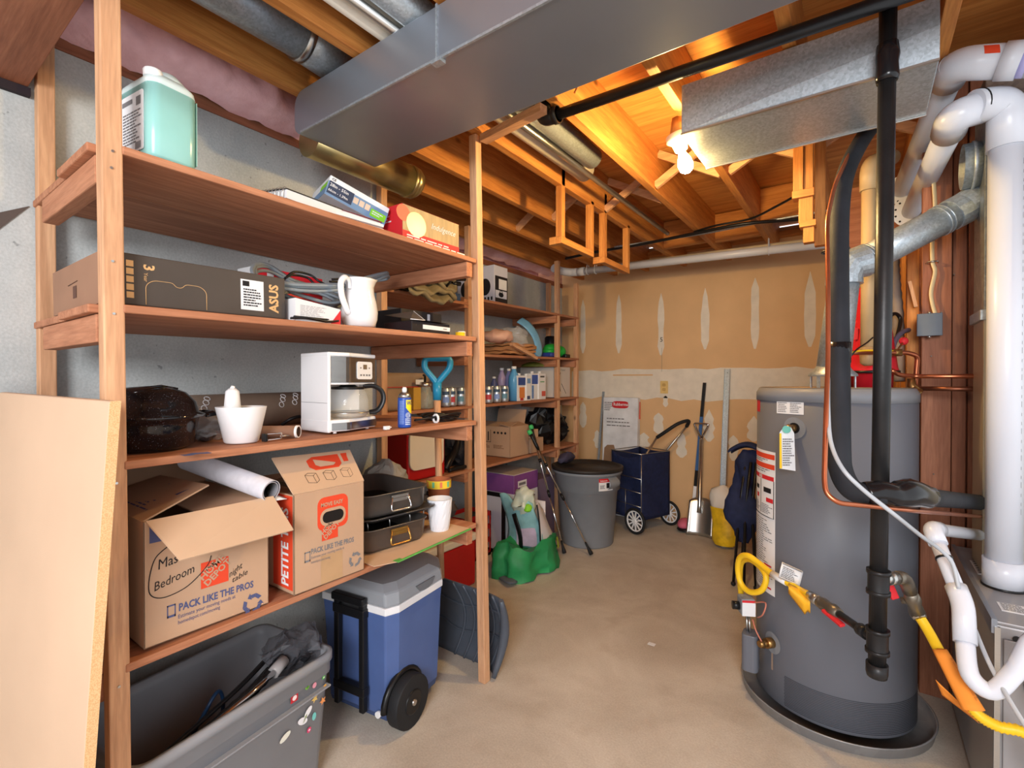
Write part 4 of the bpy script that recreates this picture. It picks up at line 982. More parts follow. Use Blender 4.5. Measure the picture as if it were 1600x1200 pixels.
# big open moving box with handwriting
XH = -1.335; ya, yb = P(224, 900, X=XH).y, P(420, 900, X=XH).y; zb = zt(Z4, yb)+.003; ztp = P(236, 814, X=XH).z
t = thing('moving_box', 'open cardboard moving box with black handwriting and flaps spread on the lowest shelf', 'box', (XH-.2, (ya+yb)/2, zb))
boxopen(t, XH-.40, XH, ya, yb, zb, ztp, M_card)
A, B = Vector((XH, ya+.004, ztp)), Vector((XH, yb+.012, ztp))
flap(t, A, B, P(458, 829, X=XH+.085), P(281, 877, X=XH+.095), M_cardin)
flap(t, (XH-.39, ya, ztp), (XH-.01, ya, ztp), P(326, 757, X=XH-.05), P(250, 742, X=XH-.36), M_card)
flap(t, (XH-.005, yb-.002, ztp), (XH-.39, yb-.002, ztp), (XH-.39, yb-.15, ztp-.015), (XH-.03, yb-.15, ztp-.02), M_card)
flap(t, (XH-.395, yb, ztp), (XH-.395, ya, ztp), (XH-.45, ya, ztp+.09), (XH-.45, yb, ztp+.09), M_card)
Xn, Yd, FN = XH+.0006, Vector((0, 1, 0)), Vector((1, 0, 0))
ht = ztp-zb
px = lambda u, v: P(u, v, X=XH+.0008)
def fitted(body, a, b, size, m, name='lettering', **kw):
    """Lettering squeezed to run exactly from point a to point b."""
    o = text(body, size, m, t, a, xd=b-a, local=False, name=name, **kw)
    xs_ = [q.co for q in o.data.vertices]; o0 = world_matrix(t).inverted() @ a; d0 = (b-a).normalized(); w0 = max((q-o0).dot(d0) for q in xs_); f_ = (b-a).length/w0
    for q in o.data.vertices: r_ = q.co-o0; al = r_.dot(d0); q.co = q.co+d0*(al*(f_-1))
    return o
homelogo(t, px(314, 921)-Vector((.0008, 0, 0)), Yd, (px(357, 900)-px(314, 921)).y, FN)
fitted('PACK LIKE THE PROS', px(279, 955), px(396, 917), .0250, M_navy_ink, bold=.03)
fitted('Estimate your moving needs at', px(278, 967), px(368, 934), .0135, M_navy_ink); fitted('homedepot.com/moving', px(278, 976), px(344, 951), .0135, M_navy_ink)
phone(t, px(261, 967)-Vector((.0008, 0, 0)), Yd, .030, M_navy_ink, FN); recycle(t, px(395, 943)-Vector((.0008, 0, 0)), Yd, .027, M_navy_ink, FN)
fitted('Master', px(246, 891), px(304, 868), .034, M_ink, shear=.1, name='handwriting'); fitted('Bedroom', px(240, 925), px(305, 893), .030, M_ink, shear=.15, name='handwriting')
fitted('night', px(358, 903), px(381, 885), .024, M_ink, shear=.2, name='handwriting'); fitted('table', px(362, 911), px(388, 896), .020, M_ink, shear=.2, name='handwriting')
part('pen_circle', MB().tube(spline([px(u, v) for u, v in ((262, 854), (243, 872), (234, 900), (233, 925), (243, 934), (262, 932), (290, 918), (312, 898), (326, 880), (330, 868))], 5), .0011, 5), M_ink, t)
k = MB(); quad(k, (XH+.0006, ya+.012, ztp-.052), (0, 1, 0), (0, 0, 1), .03, .045); part('navy_print', k, M_navy_ink, t)
fa, fb, fc_, fd = Vector((XH-.39, ya, ztp)), Vector((XH-.01, ya, ztp)), P(326, 757, X=XH-.05), P(250, 742, X=XH-.36)
fl_ = lambda u, v: (fa*(1-u)+fb*u)*(1-v)+(fd*(1-u)+fc_*u)*v+(fb-fa).cross(fd-fa).normalized()*.0008
k = MB(); k.add([fl_(.45, .62), fl_(.86, .62), fl_(.86, .82), fl_(.45, .82)], [(0, 1, 2, 3)]); part('navy_print', k, M_navy_ink, t)
k = MB(); lines(k, (0, 0, 0), (1, 0, 0), (0, 0, 1), .6, .4, 6, seed=31, fill=.4, warp=lambda x, y: fl_(.25+x, .15+y)); part('small_print', k, M_navy_ink, t)
# rolled drawings
a, b = Vector((-1.66, .62, ztp+.085)), P(424, 767, X=-1.325); dv = (b-a).normalized()
t = thing('paper_roll', 'rolled white paper lying across the open moving box', 'roll', (a+b)/2)
k = MB().hollow(a, b, .0295, .0012, 28); k.hollow(a+dv*.004, b-dv*.002, .0245, .001, 28)
part('roll', k, mat('grey_drawing_paper', (206, 204, 212), .8, var=.1, scale=30), t)
part('loose_edge', MB().surf(lambda u, v: b-dv*.30*(1-u)+Vector((0, .01+.035*v, -.0285-.002*v)), 4, 3, thick=.001), M_paper, t)
# petite box
XP = -1.31; ya2, yb2 = P(459, 850, X=XP).y, P(569, 850, X=XP).y; zb = zt(Z4, yb2)+.001; zp = P(461, 774, X=XP).z
t = thing('moving_box', 'small cardboard moving box with orange side stripe and raised flap', 'box', (XP-.18, (ya2+yb2)/2, zb))
boxopen(t, XP-.36, XP, ya2, yb2, zb, zp, M_card)
flap(t, (XP-.002, yb2, zp), (XP-.002, ya2, zp), P(424, 717, X=XP-.125), P(546, 704, X=XP-.125), M_cardin)
flap(t, (XP-.36, ya2, zp), (XP-.01, ya2, zp), (XP-.02, ya2+.10, zp-.02), (XP-.36, ya2+.10, zp-.02), M_card)
flap(t, (XP-.01, yb2, zp), (XP-.36, yb2, zp), (XP-.36, yb2-.10, zp-.02), (XP-.02, yb2-.10, zp-.02), M_card)
Xn = XP+.0006; ht = zp-zb; wd = yb2-ya2
k = MB(); quad(k, (XP-.005, ya2-.0006, zb+.012), (-1, 0, 0), (0, 0, 1), .105, ht-.016); part('orange_stripe', k, M_orange, t)
text('PETITE THIS', .052, M_paper, t, (XP-.028, ya2-.0014, zb+.02), xd=(0, 0, 1), yd=(-1, 0, 0), bold=.03, local=False, sx=.82)
hc = (ya2+.127, zb+ht*.70)
k = MB(); k.prism(rrect(.105, .10, .022, 4, hc[0], hc[1]+.012), XP-.0005, XP+.0006, axis='x'); part('orange_panel', k, M_orange, t)
k = MB(); k.prism(rrect(.088, .052, .024, 5, *hc), XP, XP+.0011, axis='x'); part('tan_rim', k, M_card, t)
k = MB(); k.prism(rrect(.072, .034, .016, 5, *hc), XP, XP+.0016, axis='x'); part('hand_hole', k, mat('hole_dark', (24, 18, 16), .95), t)
text('MOVE EASY', .0165, M_card, t, (XP+.0012, hc[0]-.042, hc[1]+.034), xd=Yd, bold=.03, local=False, sx=.88)
pq = lambda u, v: P(u, v, X=XP+.0008)
homelogo(t, pq(503, 846)-Vector((.0008, 0, 0)), Yd, (pq(528, 840)-pq(503, 846)).y, FN)
fitted('PACK LIKE THE PROS', pq(486, 866), pq(553, 846), .0215, M_grey_ink, bold=.03)
fitted('Estimate your moving needs at', pq(486, 874), pq(538, 857), .0115, M_grey_ink); fitted('homedepot.com/moving', pq(486, 881), pq(516, 872), .0115, M_grey_ink)
phone(t, pq(476, 880)-Vector((.0008, 0, 0)), Yd, .030, M_grey_ink, FN); recycle(t, pq(555, 874)-Vector((.0008, 0, 0)), Yd, .024, M_grey_ink, FN)
k = MB(); quad(k, (XP+.0004, ya2+.085, zb+.003), (0, 1, 0), (0, 0, 1), .075, .085); part('packing_tape', k, mat('packing_tape', (176, 142, 106), .3), t)
fo = MB(); a, b, c, d = Vector((XP-.002, ya2, zp)), Vector((XP-.002, yb2, zp)), P(546, 704, X=XP-.125), P(424, 717, X=XP-.125)
bl = lambda u, v: (a*(1-u)+b*u)*(1-v)+(d*(1-u)+c*u)*v+Vector((.0026, 0, .0026))
def onflap(poly, m, nm): k = MB(); k.add([bl(*q) for q in poly], [tuple(range(len(poly)))]); return part(nm, k, m, t)
onflap([(.36, .62), (.42, .52), (.74, .52), (.8, .62), (.8, .98), (.36, .98)], M_orange, 'flap_print'); k = MB(); 
a = a+Vector((.0008, 0, .0008)); onflap([(.45, .66), (.5, .60), (.68, .60), (.72, .66), (.72, .84), (.45, .84)], M_cardin, 'flap_print'); onflap([(.84, .66), (.98, .66), (.98, .95), (.84, .95)], M_orange, 'flap_print')
for i in range(3):
    k = MB(); u0 = .25+.24*i
    for pl in ([(u0, .22), (u0+.10, .18), (u0+.10, .38), (u0, .42), (u0, .22)], [(u0+.10, .18), (u0+.15, .24), (u0+.15, .44), (u0+.10, .38)], [(u0, .42), (u0+.05, .47), (u0+.15, .44)]): k.tube([bl(*q) for q in pl], .0006, 4)
    part('fold_diagram', k, M_ink, t)
# roasting pans
M_pan = mat('nonstick_pan', (104, 98, 94), .32, .55, var=.06); M_panin = mat('nonstick_inside', (30, 29, 30), .5)
def roaster(z, c, rz, w, d, h, label, hm):
    t = thing('roasting_pan', label, 'pan', (c[0], c[1], z), rz)
    o = [ring(w-.03, d-.03, 0, .035), ring(w-.012, d-.012, .012, .045), ring(w, d, h, .05), ring(w+.014, d+.014, h+.002, .055), ring(w+.014, d+.014, h+.005, .055), ring(w-.008, d-.008, h+.003, .047), ring(w-.022, d-.022, .014, .04)]
    part('pan', loft(o, 0), M_pan, t, local=True)
    part('pan_floor', MB().prism(rrect(w-.024, d-.024, .04), .012, .0155), M_panin, t, local=True)
    for s in (-1,):
        y = s*d/2; part('handle_plate', MB().box(-.032, .032, y-.009, y-.001, h*.62, h*.78).box(-.036, .036, y-.011, y-.004, h*.80, h*.93), hm, t, local=True, bevel=.001)
        part('bail', MB().tube(fillet([(-.034, y-.010, h*.85), (-.044, y-.018, h*.25), (.044, y-.018, h*.25), (.034, y-.010, h*.85)], .014), .0032, 8), M_chrome if hm is M_steel else hm, t, local=True)
    return t
M_gold = mat('gold_metal', (196, 150, 80), .25, .9)
zl = zt(Z4, 1.25)+.0035
roaster(zl, (-1.545, 1.215), R90-.13, .285, .36, .078, 'lower dark roasting pan with a gold handle on the cardboard sheet', M_gold)
t = thing('roasting_rack', 'wire rack with bent legs sitting in the lower roasting pan', 'rack', (-1.545, 1.215, zl), R90-.13)
for x in (-.09, 0, .09): part('wire', MB().tube(fillet([(x, -.13, .02), (x, -.12, .10), (x, .12, .10), (x, .13, .02)], .02), .0025, 6), M_steel, t, local=True)
part('side_wire', MB().tube(fillet([(.163, -.11, .002), (.163, -.11, .101), (.10, -.11, .101), (.0, -.11, .101)], .02), .0028, 6).tube(fillet([(.163, .02, .002), (.163, .02, .101), (.10, .02, .101), (.0, .02, .101)], .02), .0028, 6), M_steel, t, local=True)
t = thing('baking_tray', 'flat dark baking tray between the two roasting pans', 'tray', (-1.55, 1.235, zl+.103), R90-.10)
part('tray', loft([ring(.27, .34, 0, .03), ring(.30, .37, .012, .04), ring(.325, .39, .014, .045), ring(.325, .39, .017, .045), ring(.29, .36, .015, .036), ring(.26, .33, .004, .03)]), mat('tray_grey', (86, 86, 88), .35, .5), t, local=True)
roaster(zl+.121, (-1.545, 1.215), R90-.12, .285, .36, .078, 'upper dark roasting pan with a steel bail handle, stacked above the tray', M_steel)
# cardboard sheet with green tape
t = thing('cardboard_sheet', 'flat cardboard sheet edged with green tape under the roasting pans', 'cardboard', (-1.4, 1.25, zt(Z4, 1.2)))
zz = lambda y: zt(Z4, y)+.001
k = MB(); bb_ = [(-1.60, 1.03, zz(1.03)), (-1.30, 1.03, zz(1.03)), (-1.265, 1.10, zz(1.10)), (-1.285, 1.50, zz(1.5)), (-1.60, 1.5, zz(1.5))]
k.add(bb_+[(q[0], q[1], q[2]+.002) for q in bb_], [(4, 3, 2, 1, 0), (5, 6, 7, 8, 9)]+[(j, (j+1) % 5, 5+(j+1) % 5, 5+j) for j in range(5)])
part('sheet', k, M_cardin, t)
gt = mat('green_tape', (96, 168, 78), .6)
k = MB(); k.bar((-1.266, 1.10, zz(1.1)+.001), (-1.286, 1.5, zz(1.5)+.001), .006, .005); k.box(-1.285, -1.262, 1.095, 1.125, zz(1.1)+.0022, zz(1.1)+.003); part('tape', k, gt, t)
# planters at the end
q = Vector((-1.385, P(687, 830, X=-1.385).y, 0)); q.z = zt(Z4, q.y)+.001
t = thing('planter', 'white faceted ceramic pot at the right end of the lowest shelf', 'planter', q)
hz = .128; n = 20; prof = [(.036, 0), (.040, .02), (.044, .05), (.047, .08), (.049, .105), (.050, hz)]
k = MB(); vs = []; fs = []
for i, (r, z) in enumerate(prof):
    for j in range(n): a = 2*math.pi*(j+.5*(i % 2))/n; rr = r*(1.012 if (i+j) % 2 else .992); vs.append((rr*math.cos(a), rr*math.sin(a), z))
for i in range(len(prof)-1):
    for j in range(n): fs.append((i*n+j, i*n+(j+1) % n, (i+1)*n+(j+1) % n, (i+1)*n+j))
fs.append(tuple(range(n-1, -1, -1))); k.add(vs, fs); k.lathe([(.050, hz), (.046, hz), (.044, .105), (0, .105)], n=n, caps=False)
part('pot', k, mat('matte_white', (226, 228, 234), .5, var=.02), t, local=True)
q = P(686, 830, X=-1.50); q.z = zt(Z4, q.y)+.001
t = thing('planter', 'terracotta pot with yellow painted pattern behind the white faceted pot', 'planter', q)
part('pot', MB().lathe([(0, 0), (.035, 0), (.048, .135), (.053, .135), (.053, .172), (.048, .172), (.044, .1), (0, .1)], n=32), mat('terracotta', (180, 106, 70), .8), t, local=True)
k = MB().lathe([(.0536, .137), (.0536, .170)], n=32); k.f = k.f[:32]; k.m = k.m[:32]; k.sm = k.sm[:32]; part('painted_band', k, mat('paint_yellow', (234, 198, 52), .6), t, local=True)
for j in range(10):
    a = 2*math.pi*j/10; k = MB(); w_ = lambda x, y: Vector((.0541*math.cos(a+x), .0541*math.sin(a+x), y)); k.add([w_(-.1, .142), w_(.1, .142), w_(.1, .166), w_(-.1, .166)], [(0, 1, 2, 3)])
    part('painted_square', k, (mat('paint_green', (110, 190, 140), .6), mat('paint_coral', (226, 120, 80), .6))[j % 2], t, local=True)
crumpled((-1.80, P(600, 735, X=-1.80).y, zt(Z4, 1.3)+.001), .26, .16, .245, 11, mat('grey_rag', (158, 152, 144), .95, var=.12), 'crumpled grey cloth bundle at the back of the lowest shelf', 'cloth_bundle', 'cloth', .02)

# ================================================================== FLOOR UNDER THE NEAR UNIT
t = thing('storage_tote', 'open grey plastic tote with children stickers, full of hoses, under the near shelves', 'tote', (-1.575, .655, 0), math.radians(98))
M_tote = mat('tote_grey', (142, 144, 150), .4, var=.04)
w, d, h = .60, .385, .42
o = [ring(w-.09, d-.07, .0, .03), ring(w-.085, d-.065, .004, .03), ring(w-.03, d-.025, h-.07, .035), ring(w-.012, d-.01, h-.066, .04), ring(w-.012, d-.01, h-.03, .04), ring(w, d, h-.028, .042), ring(w, d, h, .042), ring(w-.03, d-.03, h, .035), ring(w-.035, d-.035, h-.03, .035), ring(w-.10, d-.08, .012, .03)]
part('tub', loft(o), M_tote, t, local=True)
part('rib', MB().box(-.27, .27, -d/2-.001, -d/2+.02, h-.11, h-.105), M_tote, t, local=True)
FD = -d/2+.010
def sticker(x, z, pts, col, nm='sticker', lift=0):
    k = MB(); y = lambda zz: FD-.004+(.02)*(h-.07-zz)/(h-.07)-lift
    x_ = x-.022 if x < .24 else x-.008; k.add([(x_+p[0], y(z+p[1]), z+p[1]) for p in pts], [tuple(range(len(pts)))]); return part(nm, k, mat('sticker_%d_%d_%d' % col, col, .5, var=.02), t, local=True)
star = lambda r: [(r*(1 if j % 2 else .45)*math.cos(j*math.pi/5), r*(1 if j % 2 else .45)*math.sin(j*math.pi/5)) for j in range(10)]
disc = lambda rx, ry, ph=0: [(rx*math.cos(a)*math.cos(ph)-ry*math.sin(a)*math.sin(ph), rx*math.cos(a)*math.sin(ph)+ry*math.sin(a)*math.cos(ph)) for a in [j*math.pi/6 for j in range(12)]]
for x, z, pts, col in ((.158, .345, [(-.013, -.013), (.013, -.013), (.013, .015), (-.013, .015)], (190, 40, 52)), (.205, .352, disc(.008, .008), (120, 176, 70)), (.233, .342, disc(.008, .009), (222, 150, 168)), (.255, .348, disc(.007, .007), (84, 160, 90)), (.236, .296, star(.014), (226, 190, 110)), (.255, .270, star(.014), (230, 150, 90)), (.236, .238, disc(.008, .013), (120, 200, 196)),
                        (.212, .268, disc(.018, .010, .8), (236, 236, 240)), (.192, .250, disc(.020, .011, -.5), (232, 232, 238)), (.2, .252, disc(.014, .004, 1.0), (150, 190, 70)), (.218, .205, disc(.008, .009), (214, 60, 110)), (.13, .24, disc(.02, .01, .4), (226, 226, 214)), (.262, .315, disc(.006, .006), (240, 170, 60))):
    sticker(x, z, pts, col)
for x, z, pts, col in ((.158, .345, disc(.008, .008), (240, 220, 220)), (.205, .352, disc(.004, .004), (80, 130, 50)), (.218, .205, disc(.004, .004), (250, 200, 220)), (.255, .348, disc(.003, .003), (220, 240, 200))): sticker(x, z, pts, col, lift=.001)
Mt = Matrix.LocRotScale(t.location, t.rotation_euler, None)
tl_ = lambda x, y, z: Mt @ Vector((x, y, z))
# contents of the tote
for i, (x, c) in enumerate(((-.17, 0), (.0, 1))):
    pass
t2 = thing('vacuum_hose', 'black ribbed vacuum hose with chrome wand lying along the tote rim', 'hose', tl_(.0, -.1, .3))
hp = spline([tl_(-.26, -.12, .33), tl_(-.10, -.13, .37), tl_(.06, -.125, .41), tl_(.16, -.10, .435)], 10)
part('hose', MB().tube(hp, [.017 if i % 2 else .0145 for i in range(len(hp))], 12, smooth=False), M_black, t2)
part('wand', MB().tube([tl_(-.22, -.155, .37), tl_(.02, -.152, .415), tl_(.10, -.14, .43)], .008, 12), M_chrome, t2)
part('cuff', MB().tube([tl_(.10, -.135, .425), tl_(.15, -.12, .437)], .018, 12), mat('cuff_grey', (150, 146, 146), .35), t2)
for k_, (dx, dy, dz_) in enumerate(((0, .02, 0), (.01, .05, -.02), (-.02, -.012, -.012))):
    cable([tl_(-.27+dx, -.10+dy, .32+dz_), tl_(-.12+dx, -.10+dy, .36+dz_), tl_(.04+dx, -.09+dy, .40+dz_), tl_(.15+dx, -.06+dy, .42+dz_)], .006, M_black, ('first thin black tube beside the vacuum hose in the tote', 'second thin black tube, deepest beside the vacuum hose', 'third thin black tube nearest the tote rim')[k_], 'black_tube', cat='tube')
crumpled(tl_(.225, -.07, .37), .20, .15, .115, 21, mat('smoky_film', (92, 92, 98), .12, alpha=.55), 'clear plastic bag bulging over the tote corner', amp=.035)
crumpled(tl_(.215, -.07, .375), .14, .10, .07, 25, mat('bag_black', (40, 40, 44), .3, var=.3), 'black crumpled plastic inside the clear bag at the tote corner', amp=.03)
cable([tl_(-.06, .02, .25), tl_(-.03, -.02, .36), tl_(.01, -.01, .385), tl_(.03, 0, .33), tl_(.0, -.03, .27), tl_(.05, -.06, .33), tl_(.08, -.05, .35), tl_(.05, -.02, .28), tl_(-.04, -.05, .25)], .0055, mat('blue_cable', (34, 62, 98), .4), 'dark blue cable looped up inside the grey tote', closed=True)
t2 = thing('vacuum_cleaner', 'black rounded vacuum part at the bottom of the tote', 'vacuum', tl_(-.12, -.09, .22))
part('shell', MB().ball(tl_(-.11, -.09, .275), (.06, .05, .055), 20, 12), M_black, t2); part('stripe', MB().tube([tl_(-.11+.061*math.cos(a), -.09, .275+.056*math.sin(a)) for a in [j*math.pi/10 for j in range(11)]], .002, 6), M_redp, t2)
solo('tote_padding', MB().box(-.21, .21, -.115, .115, .025, .2).crumple(.015, 9).xf(Mt), M_cloth, 'dark clothes filling the bottom of the grey tote', 'clothes')

# wheeled blue cooler
rzc = math.radians(98); cc0 = Vector((-1.605, 1.365, 0))
t = thing('wheeled_cooler', 'blue wheeled cooler with grey lid and black telescopic handle', 'cooler', cc0, rzc)
w, d = .41, .345          # w along the shelf, d into the wall; local -y is the room side
def och(w, d, c, z): return [(-w/2+c, -d/2, z), (w/2-c*2, -d/2, z), (w/2, -d/2+c*1.6, z), (w/2, d/2, z), (-w/2, d/2, z), (-w/2, -d/2+c*.5, z)]
part('body', loft([och(w-.05, d-.04, .045, .045), och(w-.03, d-.03, .045, .06), och(w, d, .05, .405), och(w+.006, d+.006, .05, .446)], smooth=False), M_blue, t, local=True, bevel=.006)
part('rim', loft([och(w+.012, d+.012, .05, .446), och(w+.012, d+.012, .05, .474)], smooth=False), M_white, t, local=True, bevel=.003)
part('lid', loft([och(w+.008, d+.008, .05, .474), och(w-.0, d-.005, .05, .522), och(w-.06, d-.08, .05, .545)], smooth=False), mat('lid_grey', (146, 150, 156), .4, var=.04), t, local=True, bevel=.008)
part('lid_recess', MB().prism([(-.06, .5065), (.06, .5065), (.04, .482), (.015, .476), (-.015, .476), (-.04, .482)], -d/2-.006, -d/2+.006, axis='y'), mat('recess_grey', (110, 113, 118), .5), t, local=True)
for y in (-.055, .075): part('handle_bar', MB().box(-w/2-.03, -w/2-.006, y-.012, y+.012, .07, .48), M_black, t, local=True, bevel=.004)
part('handle_cross', MB().box(-w/2-.034, -w/2-.004, -.07, .09, .425, .46), M_black, t, local=True, bevel=.004); part('handle_cross', MB().box(-w/2-.032, -w/2-.004, -.07, .09, .13, .165), M_black, t, local=True, bevel=.004)
part('handle_grip', MB().box(-w/2-.04, -w/2-.012, -.072, .092, .475, .505), M_black, t, local=True, bevel=.006)
part('bottom_lip', loft([och(w-.048, d-.036, .045, .035), och(w-.034, d-.03, .045, .062)], smooth=False), mat('blue_deep', (58, 76, 118), .5), t, local=True)
wc = Vector((-.122, -d/2-.014, .0975))
def disc_y(c, r, wd, m, nm, n=28): return part(nm, MB().cyl(Vector(c)+Vector((0, -wd/2, 0)), Vector(c)+Vector((0, wd/2, 0)), r, n=n), m, t, local=True, bevel=.004)
disc_y(wc, .0965, .05, M_rubber, 'wheel'); disc_y(wc-Vector((0, .004, 0)), .045, .05, M_black, 'hub'); disc_y(wc-Vector((0, .02, 0)), .012, .03, M_steel, 'axle_cap')
part('wheel_arch', MB().tube([wc+Vector((.106*math.cos(a), .026, .106*math.sin(a))) for a in [j*math.pi/12 for j in range(13)]], .012, 8), M_black, t, local=True)
part('drain_plug', MB().cyl((-w/2-.002, -.11, .065), (-w/2+.012, -.11, .065), .012), M_white, t, local=True)

# ================================================================== FAR UNIT: TOP SHELF
def og(zs, u, X=-2.25):
    q = P(u, 600, X=X); return Vector((X, q.y, zg(zs, q.y)+.0025))
q = og(G1, 660, X=-2.125); q.z -= .042
t = thing('folded_camp_chair', 'olive folded camp chair bundle with a black strap on the far top shelf', 'chair', q, R90+.06)
M_olive = mat('olive_cloth', (138, 126, 100), .6, var=.25, scale=18, bump=.15)
for k in range(4):
    m = MB(); z = .03+.043*k; rx = .22-.02*abs(k-1.3)
    def fo(u, v, z=z, rx=rx, k=k):
        a = 2*math.pi*v; x = -rx+2*rx*u; pin = 1-.35*(2*u-1)**4
        yy = .13*math.cos(a)*pin; return (x+.01*k, yy, max(.0, z+.030*math.sin(a)*pin+.016*math.sin(9*u+k*2)+.008*math.sin(23*u+5*v))-min(.075, max(0, -yy-.03)*1.1))
    m.surf(fo, 26, 12); part('fold', m, M_olive, t, local=True)
for x in (.10, -.16): part('strap', MB().tube([(x+.03*math.sin(a), .14*math.cos(a), .088+.086*math.sin(a)) for a in [j*math.pi/10 for j in range(20)]], (.004, .022), 8, closed=True), M_black, t, local=True)
for pa, pb, r_ in (((.20, -.09, .11), (.27, -.11, .12), .014), ((.20, -.06, .085), (.26, -.08, .09), .014), ((-.20, -.10, .05), (-.24, -.11, .02), .018)): part('leg_end', MB().cyl(pa, pb, r_), M_black, t, local=True)
yc = P(772, 460, X=-2.17).y; x1 = P(715, 460, Y=yc).x; y1 = P(793, 460, X=-2.17).y; zb = zg(G1, y1)+.001
t = thing('radio_carton', 'tall white carton picturing a black radio on the far top shelf', 'box', (-2.17, yc, zb))
M_rc = mat('carton_lilac', (206, 206, 218), .5, var=.03)
hh = .27; part('carton', MB().box(max(x1, -2.55), -2.17, yc, y1, 0+zb, zb+hh), M_rc, t, bevel=.002)
k = MB(); k.box(-2.1698, -2.1690, yc+.012, y1-.002, zb+.005, zb+.195); part('black_panel', k, M_gb, t)
k = MB(); k.box(-2.1689, -2.1684, yc+.055, y1-.012, zb+.10, zb+.175); k.box(-2.1689, -2.1684, yc+.016, y1-.012, zb+.035, zb+.09); part('white_panel', k, M_paper, t)
k = MB(); k.prism([(( yc+y1)/2+.03*math.cos(a), zb+.06+.018*math.sin(a)) for a in [j*math.pi/8 for j in range(16)]], -2.1684, -2.1679, axis='x'); k.tube([(-2.168, (yc+y1)/2+.02*math.cos(a), zb+.068+.022*math.sin(a)) for a in [j*math.pi/8 for j in range(9)]], .002, 6); part('printed_radio', k, M_ink, t)
for cx in (-2.255, -2.44):
    k = MB(); k.prism([(cx+.052*math.cos(a), zb+.115+.062*math.sin(a)) for a in [j*math.pi/12 for j in range(24)]], yc-.0008, yc-.0002, axis='y'); part('speaker_print', k, M_ink, t)
text('SONY', .030, M_ink, t, (-2.52, yc-.0008, zb+.195), bold=.03, local=False)
k = MB()
for j in range(3): k.box(-2.20-.03*j, -2.185-.03*j, yc-.0008, yc-.0003, zb+.015, zb+.04)
part('icons', k, M_ink, t)
solo('blue_folder', MB().box(-2.28, -2.16, 2.34, 2.42, zg(G1, 2.38)-.0405, zg(G1, 2.38)+.01), mat('folder_blue', (52, 74, 112), .6), 'small dark blue packet on the far top shelf beside the radio carton', 'packet', bevel=.003)

# ---------------- far unit, second shelf
def wcr(c, w, d, h, seed, m, label, name, cat, amp=.025, group=None):
    k = MB().ball((0, 0, h*.48), (w/2, d/2, h*.5), 22, 14); k.crumple(amp, 16, seed); k.crumple(amp*.5, 45, seed+4)
    k.v = [Vector(c)+Vector((v.x, v.y, max(.0, v.z))) for v in k.v]
    k.sm = [name not in ('black_bag', 'plastic_wrap')]*len(k.sm); return solo(name, k, m, label, cat, group)
q = og(G2, 790, X=-2.32)
for j in range(4):
    z = q.z+.022*j; m = MB()
    m.surf(lambda u, v, j=j, z=z: (-2.50+.34*v+.01*math.sin(7*u+j), q.y-.16+.33*u+.015*j, z+.012+.006*math.sin(11*u+2*j)+.004*math.sin(17*v)), 16, 6, thick=.016)
    solo('paper_bag', m, mat('kraft_paper', (184, 130, 84), .8, var=.12), ('lowest', 'second lowest', 'third lowest', 'topmost')[j]+' flattened brown paper bag in the stack on the far second shelf', 'bag', group='stacked paper bags')
wcr(og(G2, 778, X=-2.28)+Vector((0, 0, .095)), .26, .26, .10, 31, mat('pink_film', (214, 170, 150), .35, var=.2), 'pinkish crumpled plastic bag on top of the brown paper bags', 'plastic_bag', 'bag')
wcr(og(G2, 806, X=-2.22)+Vector((0, 0, .07)), .18, .26, .16, 34, M_bag, 'clear crumpled plastic wrap on the far second shelf beside the blue film', 'plastic_wrap', 'wrap', .03)
a, b = P(799, 538, X=-2.12), P(838, 560, X=-2.10)
solo('lumber_piece', MB().bar(a, b, .03, .022), WP[1], 'short pale wooden slat lying across the brown paper bags', 'lumber')
bf = MB(); pts = [P(812, 500, X=-2.3), P(824, 508, X=-2.24), P(836, 524, X=-2.2), P(842, 545, X=-2.18), P(838, 556, X=-2.17)]
bf.tube(spline(pts, 6), [(.010, .05)]*25, 10, flat=(1, 0, 0)); solo('blue_film', bf, mat('film_blue', (118, 176, 214), .3), 'pale blue curved edge of a plastic bag on the far second shelf', 'bag')
q = og(G2, 862, X=-2.25); t = thing('toy_pile', 'bright green toy with blue base beside the post on the far second shelf', 'toy', q)
part('green_shell', MB().ball((0, 0, .075), (.07, .10, .05)).ball((0, .13, .06), (.06, .08, .055)).ball((0, -.06, .05), (.06, .05, .04)), mat('toy_green', (34, 160, 60), .4), t, local=True); part('blue_base', MB().box(-.06, .07, -.12, .0, 0.001, .04), mat('toy_blue', (50, 70, 150), .4), t, local=True, bevel=.01); part('black_foot', MB().box(-.05, .08, .12, .2, .001, .035), M_black, t, local=True, bevel=.008)
solo('black_canister', MB().lathe([(0, 0), (.055, 0), (.055, .20), (.04, .215), (0, .215)], og(G2, 860, X=-2.42), 24), M_black, 'tall black canister behind the green toy on the far second shelf', 'canister')
